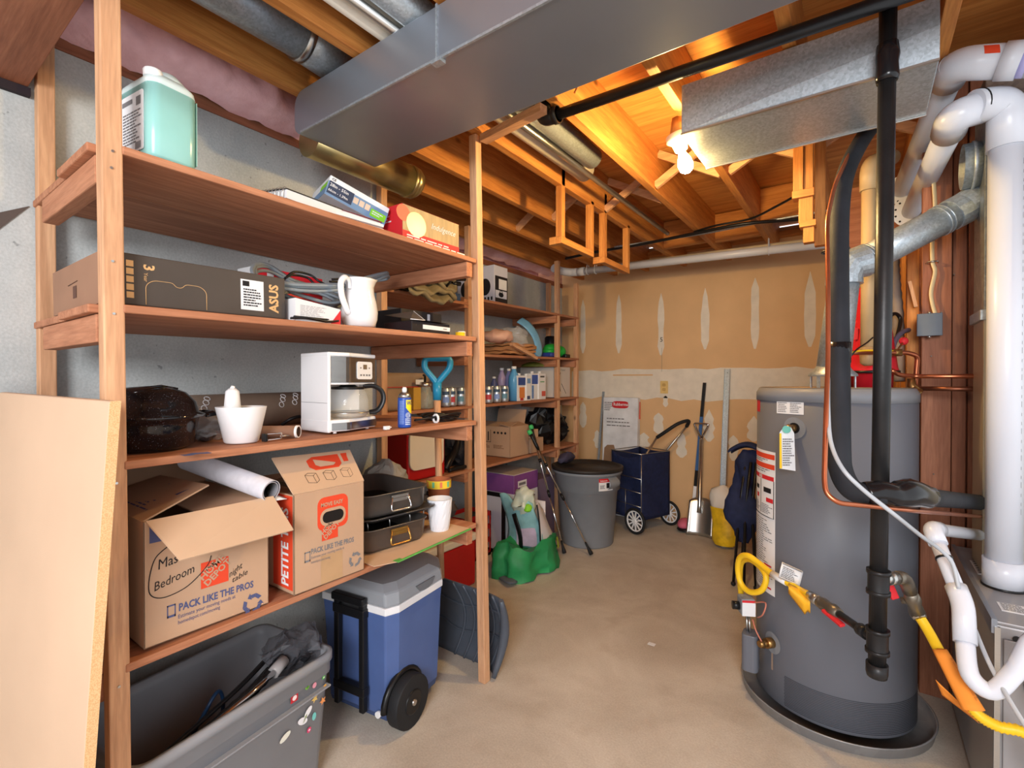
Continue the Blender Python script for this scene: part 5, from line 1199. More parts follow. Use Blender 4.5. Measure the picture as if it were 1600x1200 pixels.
# ---------------- far unit, third shelf: cans, bottles, cartons
M_can = mat('can_silver', (196, 204, 212), .3, .7, var=.04)
def make_can(loc, label, deco):
    t = thing('soda_can', label, 'can', loc, R90-.85, group='soda cans on the far third shelf')
    part('body', MB().lathe([(0, 0), (.024, 0), (.032, .008), (.033, .012), (.033, .105), (.027, .119), (.0265, .122), (.024, .119), (0, .118)], n=24), M_can, t, local=True)
    part('emblem', wpatch(MB(), .0334, -.022, .022, .028, .064), mat('can_'+deco, {'red': (190, 60, 62), 'teal': (98, 140, 160), 'navy': (70, 84, 120), 'pale': (150, 190, 206)}[deco], .35), t, local=True)
    part('upper_print', wpatch(MB(), .0334, -.025, .025, .078, .1), mat('can_print_dark', (62, 84, 110), .4), t, local=True)
    return t
cspec = [(697, 'pale', 'first silver soda can left of the front post, beside the shovel shaft'), (706, 'red', 'silver soda can with a red emblem left of the front post'), (720, 'teal', 'silver soda can with a teal emblem, third left of the front post'), (731, 'navy', 'silver soda can with a navy emblem touching the front post'),
         (763, 'red', 'first soda can right of the front post with red round emblem'), (776, 'pale', 'second soda can right of the front post, pale blue'), (788, 'teal', 'third soda can right of the front post beside the blue bottle')]
for u, dc, lb in cspec: make_can(og(G3, u, X=-2.185), lb, dc)
for i, u in enumerate((701, 714, 727, 769, 782)): 
    make_can(og(G3, u, X=-2.27), ('rear-row soda can behind the pale and red cans left of the post', 'rear-row soda can behind the red and teal cans left of the post', 'rear-row soda can behind the teal and navy cans left of the post', 'rear-row soda can behind the first can right of the post', 'rear-row soda can behind the second can right of the post')[i], 'teal')
def bottle(u, X, col, h, r, label):
    q = og(G3, u, X=X); t = thing('bottle', label, 'bottle', q); m = mat('bottle_%d_%d_%d' % col, col, .2, var=.05)
    part('body', MB().lathe([(0, 0), (r, 0), (r, h*.62), (r*.9, h*.72), (r*.42, h*.88), (r*.4, h*.93), (0, h*.93)], n=20), m, t, local=True); part('cap', MB().cyl((0, 0, h*.92), (0, 0, h), r*.46, n=14), M_white, t, local=True)
bottle(772, -2.36, (84, 92, 140), .19, .03, 'dark blue bottle behind the soda cans right of the post')
bottle(784, -2.36, (160, 146, 186), .26, .036, 'lilac bottle behind the soda cans, left of the blue bottle')
bottle(795, -2.32, (150, 150, 196), .255, .033, 'second lilac bottle touching the tall blue bottle')
bottle(803, -2.22, (88, 156, 206), .27, .045, 'tall bright blue bottle between soda cans and drink cartons')
def carton(u0, u1, X, h, label, bands, group='drink cartons on the far third shelf'):
    y0, y1 = P(u0, 600, X=X).y, P(u1, 600, X=X).y-.003; z = zg(G3, y0)+.001; t = thing('drink_carton', label, 'carton', (X, (y0+y1)/2, z), group=group)
    part('pack', MB().box(X-.07, X, y0, y1, z, z+h), M_paper, t, bevel=.002); part('cap', MB().cyl((X-.03, (y0+y1)/2, z+h), (X-.03, (y0+y1)/2, z+h+.018), .014, n=12), M_white, t)
    for (a, b, c, d, col) in bands: k = MB(); quad(k, (X+.0006, y0+(y1-y0)*a, z+h*b), (0, 1, 0), (0, 0, 1), (y1-y0)*c, h*d); part('print', k, mat('print_%d_%d_%d' % col, col, .5), t)
carton(809, 822, -2.17, .20, 'drink carton with navy disc and orange fruit print, leftmost of the cartons', [(.05, .62, .9, .3, (52, 78, 148)), (.2, .12, .65, .42, (214, 130, 66)), (.3, .02, .4, .1, (190, 50, 40))])
carton(823, 830, -2.16, .195, 'white drink carton with a small code panel, second of the cartons', [(.1, .05, .7, .14, (60, 70, 110)), (.1, .7, .8, .2, (120, 160, 206))])
carton(831, 841, -2.18, .215, 'blue and white drink carton, third of the cartons', [(0, .6, 1, .35, (60, 88, 170)), (.0, .05, .3, .5, (90, 130, 190))])
carton(842, 853, -2.17, .215, 'white drink carton with red emblem, rightmost of the cartons', [(.4, .12, .55, .2, (206, 90, 74)), (.2, .85, .6, .06, (60, 60, 60)), (.2, .66, .6, .04, (100, 170, 120))])
q = og(G3, 862, X=-2.24); q.z = zg(G3, 3.98)+.001; t = thing('appliance_carton', 'large white carton with line drawing on the far third shelf by the post', 'box', q)
part('carton', MB().box(-2.56, -2.20, q.y-.03, 3.98, q.z, q.z+.27), mat('carton_cream', (206, 198, 190), .6, var=.03), t, bevel=.002)
text('Tower Heater', .03, M_grey_ink, t, (-2.199, q.y, q.z+.235), xd=(0, 1, 0), local=False); k = MB(); k.tube([(-2.199, q.y+.04, q.z+.05), (-2.199, q.y+.05, q.z+.19), (-2.199, q.y+.02, q.z+.19)], .002, 5); k.tube([(-2.199, 3.80, q.z+.05), (-2.199, 3.77, q.z+.16), (-2.199, 3.80, q.z+.22)], .002, 5).tube([(-2.199, 3.90, q.z+.03), (-2.199, 3.82, q.z+.12)], .002, 5); part('line_drawing', k, M_ink, t)
solo('green_dome', MB().lathe([(.0, .0), (.15, .0), (.14, .02), (.09, .042), (0, .048)], (-2.38, 3.70, zg(G3, 3.98)+.0015+.271), 28), mat('dull_green', (120, 124, 52), .5), 'olive green dome lid on top of the large white carton by the post', 'lid')
# left part of third shelf: jar, zip bag
q = og(G3, 664, X=-2.19); t = thing('glass_jar', 'clear glass jar on the far shelf behind the spray can', 'jar', q)
part('glass', MB().lathe([(0, 0), (.05, 0), (.055, .01), (.055, .085), (.04, .11), (.035, .13), (.037, .135)], n=28), clear('jar_glass', (190, 200, 190), .35, .05), t, local=True); part('lid', MB().lathe([(.037, .135), (.04, .14), (.04, .16), (.02, .165), (0, .165)], n=24), M_steel, t, local=True); part('pump', MB().tube([(0, 0, .16), (0, 0, .20), (.02, -.03, .205)], .007, 8), M_black, t, local=True)
solo('yellow_box', MB().box(-2.22, -2.17, P(652, 600, X=-2.17).y-.03, P(652, 600, X=-2.17).y+.03, zg(G3, 2)+.001, zg(G3, 2)+.135), mat('box_yellow', (196, 152, 62), .6), 'narrow yellow carton half hidden behind the spray can', 'box', bevel=.002)
q = og(G3, 630, X=-2.24); zbg = MB(); zbg.surf(lambda u, v: (-2.21-.02*v+.012*math.sin(5*u+3*v), q.y-.19+.38*u, q.z+.22*v), 16, 8, thick=.012)
t = thing('zip_bag', 'translucent zip bag with red seam standing behind the coffee maker', 'bag', q); part('film', zbg, mat('frosted_film', (176, 150, 124), .35, alpha=.75), t)
part('seam', MB().tube([(-2.205+.012*math.sin(5*u+2), q.y-.19+.38*u, q.z+.135) for u in [j/12 for j in range(13)]], .0025, 6), M_redp, t); k = MB(); quad(k, (-2.196, q.y+.06, q.z+.15), (0, 1, 0), (0, 0, 1), .075, .03); part('label', k, M_paper, t)
# ---------------- far unit, lowest shelf
q = og(G4, 660, X=-2.16); ya, yb = P(638, 700, X=-2.16).y, P(686, 700, X=-2.16).y; zb = zg(G4, yb+.07)+.001
t = thing('red_cooler', 'red cooler with a large cream lid flap on the far lowest shelf', 'cooler', (-2.33, (ya+yb)/2, zb))
M_cream = mat('cream_lid', (226, 214, 194), .45, var=.02)
part('body', MB().box(-2.50, -2.165, ya, yb+.06, zb, zb+.30), M_red, t, bevel=.012)
k = MB(); k.prism(rrect(yb-ya+.03, .245, .05, 5, (ya+yb)/2+.02, zb+.185), -2.166, -2.150, axis='x'); part('lid_flap', k, M_cream, t, bevel=.004)
part('lid', MB().box(-2.50, -2.16, ya-.004, yb+.064, zb+.285, zb+.312), M_cream, t, bevel=.01)
wcr(og(G4, 712, X=-2.32), .30, .24, .30, 41, M_cloth, 'black crumpled bag on the far lowest shelf right of the red cooler', 'black_bag', 'bag', .055)
q = og(G4, 712, X=-2.20)
cable([q+Vector((0, -.10, .02)), q+Vector((0, -.06, .07)), q+Vector((-.02, .02, .13)), q+Vector((-.04, .07, .2)), q+Vector((-.06, .08, .27))], .024, M_black, 'black vacuum hose curving up beside the red cooler', 'vacuum_hose', cat='hose', n=12)
cable([q+Vector((.03, -.10, .012)), q+Vector((.035, 0, .02)), q+Vector((.03, .10, .012))], .013, M_black, 'short black wand lying at the front of the far lowest shelf', 'black_wand', cat='wand', n=10)
yc = P(797, 700, X=-2.16).y; yb = P(826, 700, X=-2.16).y; zb = zg(G4, yb+.02)+.001; zp = P(797, 668, X=-2.16).z
t = thing('cardboard_box', 'brown cardboard box with black arrows and a raised flap on the far lowest shelf', 'box', (-2.3, (yc+yb)/2, zb))
boxopen(t, -2.49, -2.16, yc, yb, zb, zp, M_card)
flap(t, (-2.20, yb, zp), (-2.48, yb, zp), (-2.48, yb+.03, zp+.12), (-2.20, yb+.03, zp+.12), M_card, name='flap')
flap(t, (-2.48, yc, zp), (-2.17, yc, zp), (-2.17, yc+.10, zp+.03), (-2.48, yc+.10, zp+.03), M_card)
flap(t, (-2.163, yb, zp), (-2.163, yc, zp), (-2.26, yc, zp+.02), (-2.26, yb, zp+.02), M_card)
k = MB()
for dx in (0, .03): k.box(-2.405+dx, -2.395+dx, yc-.0008, yc-.0003, zb+.12, zb+.19)
k.box(-2.43, -2.345, yc-.0008, yc-.0003, zb+.108, zb+.112); k.box(-2.43, -2.427, yc-.0008, yc-.0003, zb+.108, zb+.205); k.box(-2.348, -2.345, yc-.0008, yc-.0003, zb+.108, zb+.205)
for j in range(4): k.prism(disc(.012, .010) if False else [(-2.31+.035*j+.011*math.cos(a), zb+.185+.010*math.sin(a)) for a in [i*math.pi/3 for i in range(6)]], yc-.0008, yc-.0003, axis='y')
part('arrow_print', k, M_ink, t); k = MB(); lines(k, (-2.32, yc-.0008, zb+.06), (1, 0, 0), (0, 0, 1), .13, .03, 3, seed=3); lines(k, (-2.45, yc-.0008, zb+.06), (1, 0, 0), (0, 0, 1), .1, .03, 3, seed=4); part('small_print', k, mat('brown_ink', (130, 90, 60), .8), t)
q = og(G4, 838, X=-2.16)
solo('small_carton', MB().box(-2.32, -2.155, q.y-.09, q.y+.10, q.z, q.z+.115), M_card, 'low brown carton right of the arrow box, under a smaller one', 'box', bevel=.002)
solo('small_carton', MB().box(-2.30, -2.17, q.y-.08, q.y+.045, q.z+.116, q.z+.185), M_cardin, 'small pale carton on top of the low brown carton', 'box', bevel=.002)
q = og(G4, 800, X=-2.45); q.z += .006; solo('white_carton', MB().box(-2.56, -2.50, q.y-.03, q.y+.35, q.z, q.z+.38), mat('ribbed_white', (206, 204, 206), .7, var=.1, stretch=(1, 12, 1)), 'pale grey ribbed carton standing behind the arrow box', 'box', bevel=.002)
wcr(og(G4, 848, X=-2.38), .26, .34, .36, 52, M_black, 'shiny black bag behind the small cartons on the far lowest shelf', 'black_bag', 'bag', .055)
wcr(og(G4, 866, X=-2.34), .24, .28, .30, 55, M_black, 'second shiny black bag next to the post on the far lowest shelf', 'black_bag', 'bag', .055)
# ================================================================== FLOOR BY THE FAR UNIT
t = thing('red_cooler', 'red cooler with a cream lid edge on the floor under the far shelves', 'cooler', (-2.2, 2.1, 0))
part('body', MB().box(-2.42, -2.03, 1.80, 2.42, 0, .285), M_red, t, bevel=.015); part('lid', MB().box(-2.43, -2.022, 1.79, 2.428, .285, .335), M_cream, t, bevel=.012)
wcr((-2.26, 2.25, .34), .28, .34, .25, 61, mat('charcoal_cloth', (86, 80, 84), .85, var=.3), 'heap of dark grey clothes lying on the floor-level red cooler', 'clothes_heap', 'clothes', .05)
t = thing('red_crate', 'red plastic lattice crate on the floor behind the front post', 'crate', (-2.38, 2.76, 0))
x0, x1, y0, y1, hh = -2.50, -2.28, 2.60, 2.895, .33; k = MB().box(x0, x1, y0, y1, 0, .02)
for z in (.0, .10, .2, hh-.03): k.box(x1-.008, x1, y0, y1, z, z+.03).box(x0, x1, y0, y0+.008, z, z+.03).box(x0, x0+.008, y0, y1, z, z+.03).box(x0, x1, y1-.008, y1, z, z+.03)
for j in range(9): y = y0+(y1-y0-.012)*j/8; k.box(x1-.008, x1-.001, y, y+.012, 0, hh); x = x0+(x1-x0-.012)*j/8; k.box(x, x+.012, y0+.001, y0+.008, 0, hh)
part('lattice', k, M_red, t)
yc = P(803, 760, X=-2.12).y
t = thing('purple_carton', 'white carton with a purple band around its top on the floor', 'box', (-2.3, yc+.15, 0))
zp = .60; part('carton', MB().box(-2.47, -2.12, yc, yc+.33, 0, zp), M_mw, t, bevel=.002)
k = MB(); quad(k, (-2.47, yc-.0006, zp-.14), (1, 0, 0), (0, 0, 1), .35, .14); quad(k, (-2.1194, yc, zp-.14), (0, 1, 0), (0, 0, 1), .33, .14); part('purple_band', k, mat('purple_print', (132, 74, 142), .6), t)
k = MB(); quad(k, (-2.1188, yc+.05, zp-.10), (0, 1, 0), (0, 0, 1), .12, .05); part('white_label', k, M_paper, t); k = MB(); quad(k, (-2.1182, yc+.065, zp-.085), (0, 1, 0), (0, 0, 1), .09, .02); part('label_print', k, M_grey_ink, t)
part('top_sheet', MB().box(-2.46, -2.13, yc+.01, yc+.32, zp+.0005, zp+.003), mat('beige_card', (196, 180, 168), .7), t)
k = MB(); quad(k, (-2.1194, yc+.17, .40), (0, 1, 0), (0, 0, 1), .12, .012); k.box(-2.125, -2.1190, yc+.02, yc+.04, .0, .45); part('side_marks', k, M_grey_ink, t)
t = thing('purple_carton', 'dusky purple carton on the floor between the banded carton and grey bin', 'box', (-2.3, 3.5, 0))
part('carton', MB().box(-2.45, -2.16, yc+.37, yc+.66, 0, .50), mat('carton_mauve', (128, 108, 132), .6, var=.05), t, bevel=.002); k = MB(); quad(k, (-2.1594, yc+.40, .2), (0, 1, 0), (0, 0, 1), .10, .09); part('print', k, mat('mauve_dark', (72, 58, 92), .6), t)
t = thing('framed_panel', 'white panel with black rounded frame leaning before the banded carton', 'panel', (-2.25, yc-.05, 0))
x0, x1 = P(742, 800, Y=yc-.05).x, P(787, 800, Y=yc-.05).x; cx = (x0+x1)/2
k = MB(); k.prism(rrect(x1-x0, .46, .03, 4, cx, .235), yc-.03, yc-.045, axis='y'); part('frame', k, M_black, t); k = MB(); k.prism(rrect(x1-x0-.05, .40, .015, 3, cx, .235), yc-.0449, yc-.047, axis='y'); part('panel', k, M_rc, t)
# shopping bags
M_gb2 = mat('green_shopper', (42, 142, 84), .5, var=.18, scale=10)
gb = MB(); gq = Vector((-1.90, 2.83, 0))
def gfn(u, v):
    a = 2*math.pi*u; r = 1+.09*math.sin(5*a)+.05*math.sin(9*a+1); hgt = .22*v; rr = (1.0-.12*v**2)*r
    return (gq.x+.17*rr*math.cos(a), gq.y+.30*rr*math.sin(a), hgt*(1+.12*math.sin(3*a+.6)))
gb.surf(gfn, 40, 8); gb.surf(lambda u, v: tuple(Vector(gfn(u, 1))*(1-v)+Vector((gq.x, gq.y, .12))*v), 40, 3); gb.crumple(.03, 11, 5); gb.crumple(.012, 25, 3); gb.v = [Vector((v.x, v.y, max(.0, v.z))) for v in gb.v]
t = thing('green_shopper', 'green reusable shopping bag slumped on the floor by the front post', 'bag', gq); part('bag', gb, M_gb2, t)
part('grey_strap', MB().surf(lambda u, v: P(780+28*u, 895+4*math.sin(3*u)+10*v+6*u, Z=.012+.02*math.sin(3*u)), 8, 3, thick=.004), mat('strap_slate', (96, 104, 120), .8), t)
part('yellow_print', MB().surf(lambda u, v: (Vector(gfn(.07+.06*u, .5+.3*v))-gq)*1.07+gq, 6, 4), mat('print_lime', (180, 196, 60), .6), t)
tb = Vector((-1.955, 2.86, .155)); t = thing('teal_tote_bag', 'teal and white tote bag with black piping standing in the green bag', 'bag', tb)
M_tw = mat('tote_white', (214, 208, 210), .6, var=.05); M_tt = mat('tote_teal', (128, 176, 182), .6, var=.3, scale=9)
def tw(u, v): return (tb.x+.155-.05*v+.02*math.sin(3*u+2*v), tb.y-.02+.24*u-.10*u*v, tb.z+.02*math.sin(4*u)-.03+(.33-.05*u)*v)
def ttl(u, v): return (tb.x+.155-.05*v-.27*u+.02*math.sin(5*v), tb.y-.02-.03*u+.02*math.sin(6*u+3*v), tb.z-.03*(1-u)+(.33+.02*math.sin(9*u))*v)
part('white_side', MB().surf(tw, 12, 10, thick=.006), M_tw, t); k = MB().surf(ttl, 12, 10, thick=-.006); part('teal_side', k, M_tt, t)
part('back_side', MB().surf(lambda u, v: (tb.x-.12+.20*u, tb.y+.16, tb.z+.28*v), 3, 3, thick=.006), M_tw, t)
part('piping', MB().tube([Vector(tw(0, v/8))+Vector((.004, -.004, 0)) for v in range(9)], .006, 6).tube([Vector(tw(u/8, 0))+Vector((.006, 0, 0)) for u in range(9)], .005, 6).tube([Vector(ttl(.55, v/8))+Vector((0, -.012, 0)) for v in range(7)], (.02, .004), 6, flat=(1, 0, 0)), M_black, t)
k = MB(); k.surf(lambda u, v: Vector(ttl(.15+.5*u, .05+.4*v))+Vector((0, -.009, 0)), 6, 4); part('lilac_print', k, mat('print_lilac', (186, 168, 190), .6, var=.3), t)
wcr(tb+Vector((.0, .0, .20)), .17, .15, .20, 71, mat('white_carrier', (206, 214, 196), .35, var=.1), 'white crumpled carrier bag stuffed into the teal tote bag', 'carrier_bag', 'bag', .035)
wcr(tb+Vector((.06, -.04, .24)), .06, .06, .06, 73, mat('lime_tag', (140, 214, 50), .5), 'small lime green tag on the teal tote bag', 'tag', 'tag', .01)
# grey bin
t = thing('trash_can', 'round grey wheeled-style trash can with black lid and red label by the shelves', 'bin', (-1.83, 3.60, 0))
k = MB().lathe([(0, 0), (.205, 0), (.212, .01), (.245, .44), (.262, .445), (.268, .57), (.282, .575), (.284, .60), (.27, .602), (.255, .56), (.23, .3), (0, .02)], n=48); part('body', k, M_greyp, t, local=True)
part('lid', MB().lathe([(.29, .598), (.292, .622), (.275, .628), (.262, .612), (.20, .592), (.195, .60), (0, .606)], n=48), mat('lid_black', (44, 40, 38), .55, var=.1), t, local=True)
for a in (-.30, 2.35): part('handle', MB().surf(lambda u, v, a=a: ((.262+.045*math.sin(math.pi*v))*math.cos(a-.18+.36*u), (.262+.045*math.sin(math.pi*v))*math.sin(a-.18+.36*u), .47+.10*v), 6, 6), M_greyp, t, local=True)
k = MB(); hp = lambda x, y: Vector((.2665*math.cos(-.76+x/.266), .2665*math.sin(-.76+x/.266), y)); k.surf(lambda u, v: hp(.13*u, .465+.095*v), 6, 1); part('label', k, M_paper, t, local=True)
k = MB(); hq = lambda x, y: hp(x, y)*1+Vector((math.cos(-.6), math.sin(-.6), 0))*.0012; k.surf(lambda u, v: hq(.13*u, .532+.028*v), 6, 1); part('label_red', k, M_redp, t, local=True); k = MB(); k.surf(lambda u, v: hq(.065+.03*u, .485+.04*v), 4, 1); lines(k, (0, 0, 0), (1, 0, 0), (0, 0, 1), .04, .03, 3, seed=2, warp=lambda x, y: hq(.01+x, .48+y)); part('label_print', k, M_ink, t, local=True)
text('Rubbermaid', .014, M_paper, t, (0, 0, 0), bold=.02, warp=lambda x, y: hq(.01+x*.9, .54+y)+Vector((.0012, 0, 0)))
wcr((-2.06, 3.66, .612), .09, .22, .09, 77, mat('slate_cloth', (66, 62, 84), .8, var=.3), 'dark slate cloth lying on the trash can lid near the shelf', 'cloth', 'cloth', .02)
# trekking poles
def pole(u0, v0, X0, u1, v1, label):
    a, b = P(u0, v0, X=X0), P(u1, v1, Z=.012); t = thing('trekking_pole', label, 'pole', (b.x, b.y, 0), group='trekking poles leaning on the far shelves')
    d = (a-b).normalized(); L = (a-b).length; f = lambda s: b+d*L*s
    part('shaft', MB().tube([f(.06), f(.45)], .0065, 10), M_chrome, t); part('shaft', MB().tube([f(.45), f(.86)], .0085, 10), M_chrome, t)
    part('clamp', MB().tube([f(.43), f(.475)], .011, 10).tube([f(.70), f(.73)], .0115, 10), M_black, t)
    part('grip', MB().tube([f(.84), f(.87), f(.93), f(.97)], [.011, .015, .013, .016], 12), M_black, t); part('grip_cap', MB().tube([f(.965), f(.985), f(1)], [.018, .020, .014], 12), mat('grip_green', (70, 190, 110), .4), t)
    part('tip', MB().tube([f(0), f(.02), f(.055), f(.09)], [.016, .016, .009, .008], 12), M_rubber, t)
pole(829, 664, -2.12, 882, 864, 'left trekking pole with green-capped grip leaning on the far lowest shelf')
pole(826, 672, -2.10, 924, 866, 'right trekking pole leaning on the far lowest shelf in front of the bin')
# shopping trolley
N = Vector((-1.53, 4.02, 0)); ea = Vector((math.cos(math.radians(70)), math.sin(math.radians(70)), 0)); eb = Vector((math.cos(math.radians(160)), math.sin(math.radians(160)), 0)); UZ = Vector((0, 0, 1))
t = thing('shopping_trolley', 'navy blue two-wheeled shopping trolley with white spoked wheels near the drywall', 'trolley', N)
wa, wb_, z0, z1 = .38, .345, .115, .685
C4 = lambda a, b, z: N+ea*a+eb*b+UZ*z
def side(p, q, m=M_navy, dip=.0):
    def fn(u, v): 
        e = (q-p); n = Vector((e.y, -e.x, 0)).normalized()
        return p+e*u+UZ*((z1-z0)*v-dip*math.sin(math.pi*u)*v)+n*(.014*math.sin(math.pi*u)*math.sin(7*v+3*u)-.03*math.sin(math.pi*v)*math.sin(math.pi*u)*(1 if dip else .2))
    return MB().surf(fn, 12, 12, thick=.004)
for p, q, dp in ((C4(0, wb_, z0), C4(0, 0, z0), .05), (C4(0, 0, z0), C4(wa, 0, z0), 0), (C4(wa, 0, z0), C4(wa, wb_, z0), .02), (C4(wa, wb_, z0), C4(0, wb_, z0), .02)): part('bag_side', side(p, q, dip=dp), M_navy, t)
part('bag_floor', MB().hexa([C4(0, 0, z0-.004), C4(wa, 0, z0-.004), C4(wa, wb_, z0-.004), C4(0, wb_, z0-.004)], [C4(0, 0, z0), C4(wa, 0, z0), C4(wa, wb_, z0), C4(0, wb_, z0)]), M_navy, t)
wr = MB(); e_ = .006
for z in (.13, .24, .36, .48): wr.tube([C4(-e_, wb_, z), C4(-e_, -e_, z-.01)], .0028, 6)
wr.tube([C4(-e_, -e_, .09), C4(-e_, -e_, z1)], .0035, 6); wr.tube([C4(-e_, wb_, .06), C4(-e_, wb_, z1)], .0035, 6); wr.tube([C4(-e_, -e_, z1), C4(-e_, wb_, z1), C4(wa, wb_, z1+.005), C4(wa, 0, z1), C4(-e_, -e_, z1)], .004, 6); wr.tube([C4(-e_, wb_*.5, .1), C4(-e_, wb_*.5, .36)], .0028, 6)
part('wire_frame', wr, M_steel, t)
hb = MB(); p0, p1 = C4(-.02, wb_+.02, .08), P(1026, 684, Y=4.18); top1 = P(1060, 661, Y=4.26); top2 = P(1078, 656, Y=4.32); r1 = P(1073, 666, Y=4.40); r2 = P(1042, 703, Y=4.40)
part('handle_tube', hb.tube([p0, p1], .009, 10).tube([r1, r2, C4(wa, 0.02, .45)], .009, 10), M_steel, t); part('handle_grip', MB().tube(fillet([p1, top1, top2, r1], .05), .0155, 12), M_rubber, t)
part('front_foot', MB().tube([C4(-.01, wb_, .11), C4(-.01, wb_+.01, .03)], .008, 8).ball(C4(-.01, wb_+.01, .022), .022), M_black, t)
def wheel(c, label=None):
    r = .100; 
    w_ = part('tire', MB().tube([c+eb*(r*math.cos(a))+UZ*(r*math.sin(a)) for a in [j*math.pi/16 for j in range(32)]], .0125, 10, closed=True), M_rubber, t)
    k = MB().tube([c+eb*((r-.016)*math.cos(a))+UZ*((r-.016)*math.sin(a)) for a in [j*math.pi/16 for j in range(32)]], .007, 8, closed=True); k.cyl(c-ea*.018, c+ea*.018, .018, n=14)
    for j in range(11): a = 2*math.pi*j/11; k.bar(c, c+eb*((r-.016)*math.cos(a))+UZ*((r-.016)*math.sin(a)), .011, .008, up=ea)
    part('spoked_wheel', k, M_white, t)
wheel(C4(-.045, .03, .113)); wheel(C4(wa+.035, .03, .113)); part('axle', MB().cyl(C4(-.045, .03, .113), C4(wa+.04, .03, .113), .005, n=8), M_steel, t)
# flat carton leaning on the drywall
xa, xb, zt_ = P(943, 620, Y=4.48).x, P(997, 620, Y=4.48).x, P(960, 621, Y=4.48).z
t = thing('flat_carton', 'flat white carton with red oval logo leaning on the drywall', 'box', ((xa+xb)/2, 4.48, 0))
def lean(z): return 4.48-.04*(zt_-z)
k = MB(); k.hexa([(xa, lean(0), .002), (xb, lean(0), .002), (xb, lean(0)+.06, .002), (xa, lean(0)+.06, .002)], [(xa, lean(zt_), zt_), (xb, lean(zt_), zt_), (xb, lean(zt_)+.06, zt_), (xa, lean(zt_)+.06, zt_)]); part('carton', k, M_mw, t, bevel=.002)
cf = lambda x, z, e=.001: Vector((x, lean(z)-e, z)); ww = xb-xa
def cpoly(pts, m, nm, e=.001): k = MB(); k.add([cf(x, z, e) for x, z in pts], [tuple(range(len(pts)))]); return part(nm, k, m, t)
cpoly([(xa+ww*(.50+.24*math.copysign(abs(math.cos(a))**.5, math.cos(a))), zt_-.07+.035*math.copysign(abs(math.sin(a))**.7, math.sin(a))) for a in [j*math.pi/12 for j in range(24)]], M_redp, 'red_oval'); text('Rubbermaid', .042, M_paper, t, cf(xa+ww*.30, zt_-.08, .002), bold=.02, local=False, sx=.85)
k = MB(); lines(k, cf(xa+.01, zt_-.13), (1, 0, 0), (0, 0, 1), .09, .09, 5, seed=2, warp=lambda x, y: cf(xa+.012+x, zt_-.135+y)); lines(k, (0, 0, 0), (1, 0, 0), (0, 0, 1), .26, .10, 3, seed=4, fill=.3, warp=lambda x, y: cf(xa+.04+x, zt_-.30+y)); part('print', k, M_grey_ink, t)
cpoly([(xa, .35), (xa+.02, zt_-.50), (xa+.05, zt_-.47), (xa+.12, zt_-.465), (xa+.14, zt_-.53), (xa+.16, .35)], mat('torn_brown', (150, 118, 92), .9), 'torn_patch')
a, b = P(943, 612, Y=4.54), P(934, 735, Y=4.40)
solo('grey_strip', MB().bar(b-(a-b)*.55, a, .02, .012), M_galv, 'thin grey metal strip leaning left of the flat white carton', 'strip')
solo('red_strip', MB().bar(P(999, 628, Y=4.52), P(999, 655, Y=4.51), .02, .012), mat('edge_red', (190, 74, 52), .6), 'short orange-red edge strip at the right of the flat carton', 'strip')
# shovel, hockey stick, metal track
t = thing('grain_shovel', 'steel scoop shovel with triangular D-handle leaning on the drywall', 'shovel', (-1.1, 4.3, 0))
a, b = P(1096, 686, Y=4.44), P(1093, 790, Y=4.33); d = (b-a).normalized()
part('shaft', MB().tube([a, b, b+d*.06], [.017, .017, .022], 12), M_steel, t)
e1, e2 = P(1084, 661, Y=4.43), P(1108, 663, Y=4.43); part('d_handle', MB().tube(fillet([a, e1, e2, a], .02), .009, 8).tube([a-d*.03, a+d*.03], .012, 8), M_chrome, t)
bl0, bl1 = P(1078, 790, Y=4.32), P(1112, 836, Y=4.24)
def blade(u, v): 
    x = bl0.x-.01+(.20+.01*v)*u; s = (2*u-1); z = .30*(1-v)+.004
    return (x, 4.335-.10*v-.045*(1-s*s)*(1-.2*v)*-1*(.8), z-.03*(abs(s)**3)*(1-v)*1.0)
part('blade', MB().surf(blade, 14, 10, thick=.004), M_steel, t)
a, b = P(1101, 598, Y=4.50), P(1084, 788, Y=4.44); t = thing('hockey_stick', 'black and blue stick standing behind the steel shovel', 'stick', (b.x, b.y, 0)); g = lambda s: a+(b-a)*s
part('shaft', MB().bar(g(0), g(1.14), .026, .018, up=(0, 1, 0)), M_black, t); part('blue_section', MB().bar(g(.28), g(.72), .0268, .0188, up=(0, 1, 0)), mat('stick_blue', (58, 98, 150), .35), t); part('white_label', MB().bar(g(.85), g(.96), .0268, .0188, up=(0, 1, 0)), M_white, t)
a, b = P(1137, 577, Y=4.54), P(1130, 764, Y=4.36); d = (b-a)
t = thing('metal_track', 'long galvanised track leaning on the drywall beside the water heater', 'track', (b.x, b.y, 0))
k = MB(); bb = b+d*.32
for dx, w_, y_ in ((0, .044, 0), (-.021, .003, -.012), (.021, .003, -.012)): k.bar(bb+Vector((dx, y_, 0)), a+Vector((dx, y_, 0)), w_, .003 if dx == 0 else .026, up=(0, 1, 0))
part('channel', k, M_galv, t); part('screw', MB().cyl(a+d*.03-Vector((0, .004, 0)), a+d*.03-Vector((0, .002, 0)), .004, n=8), M_black, t)
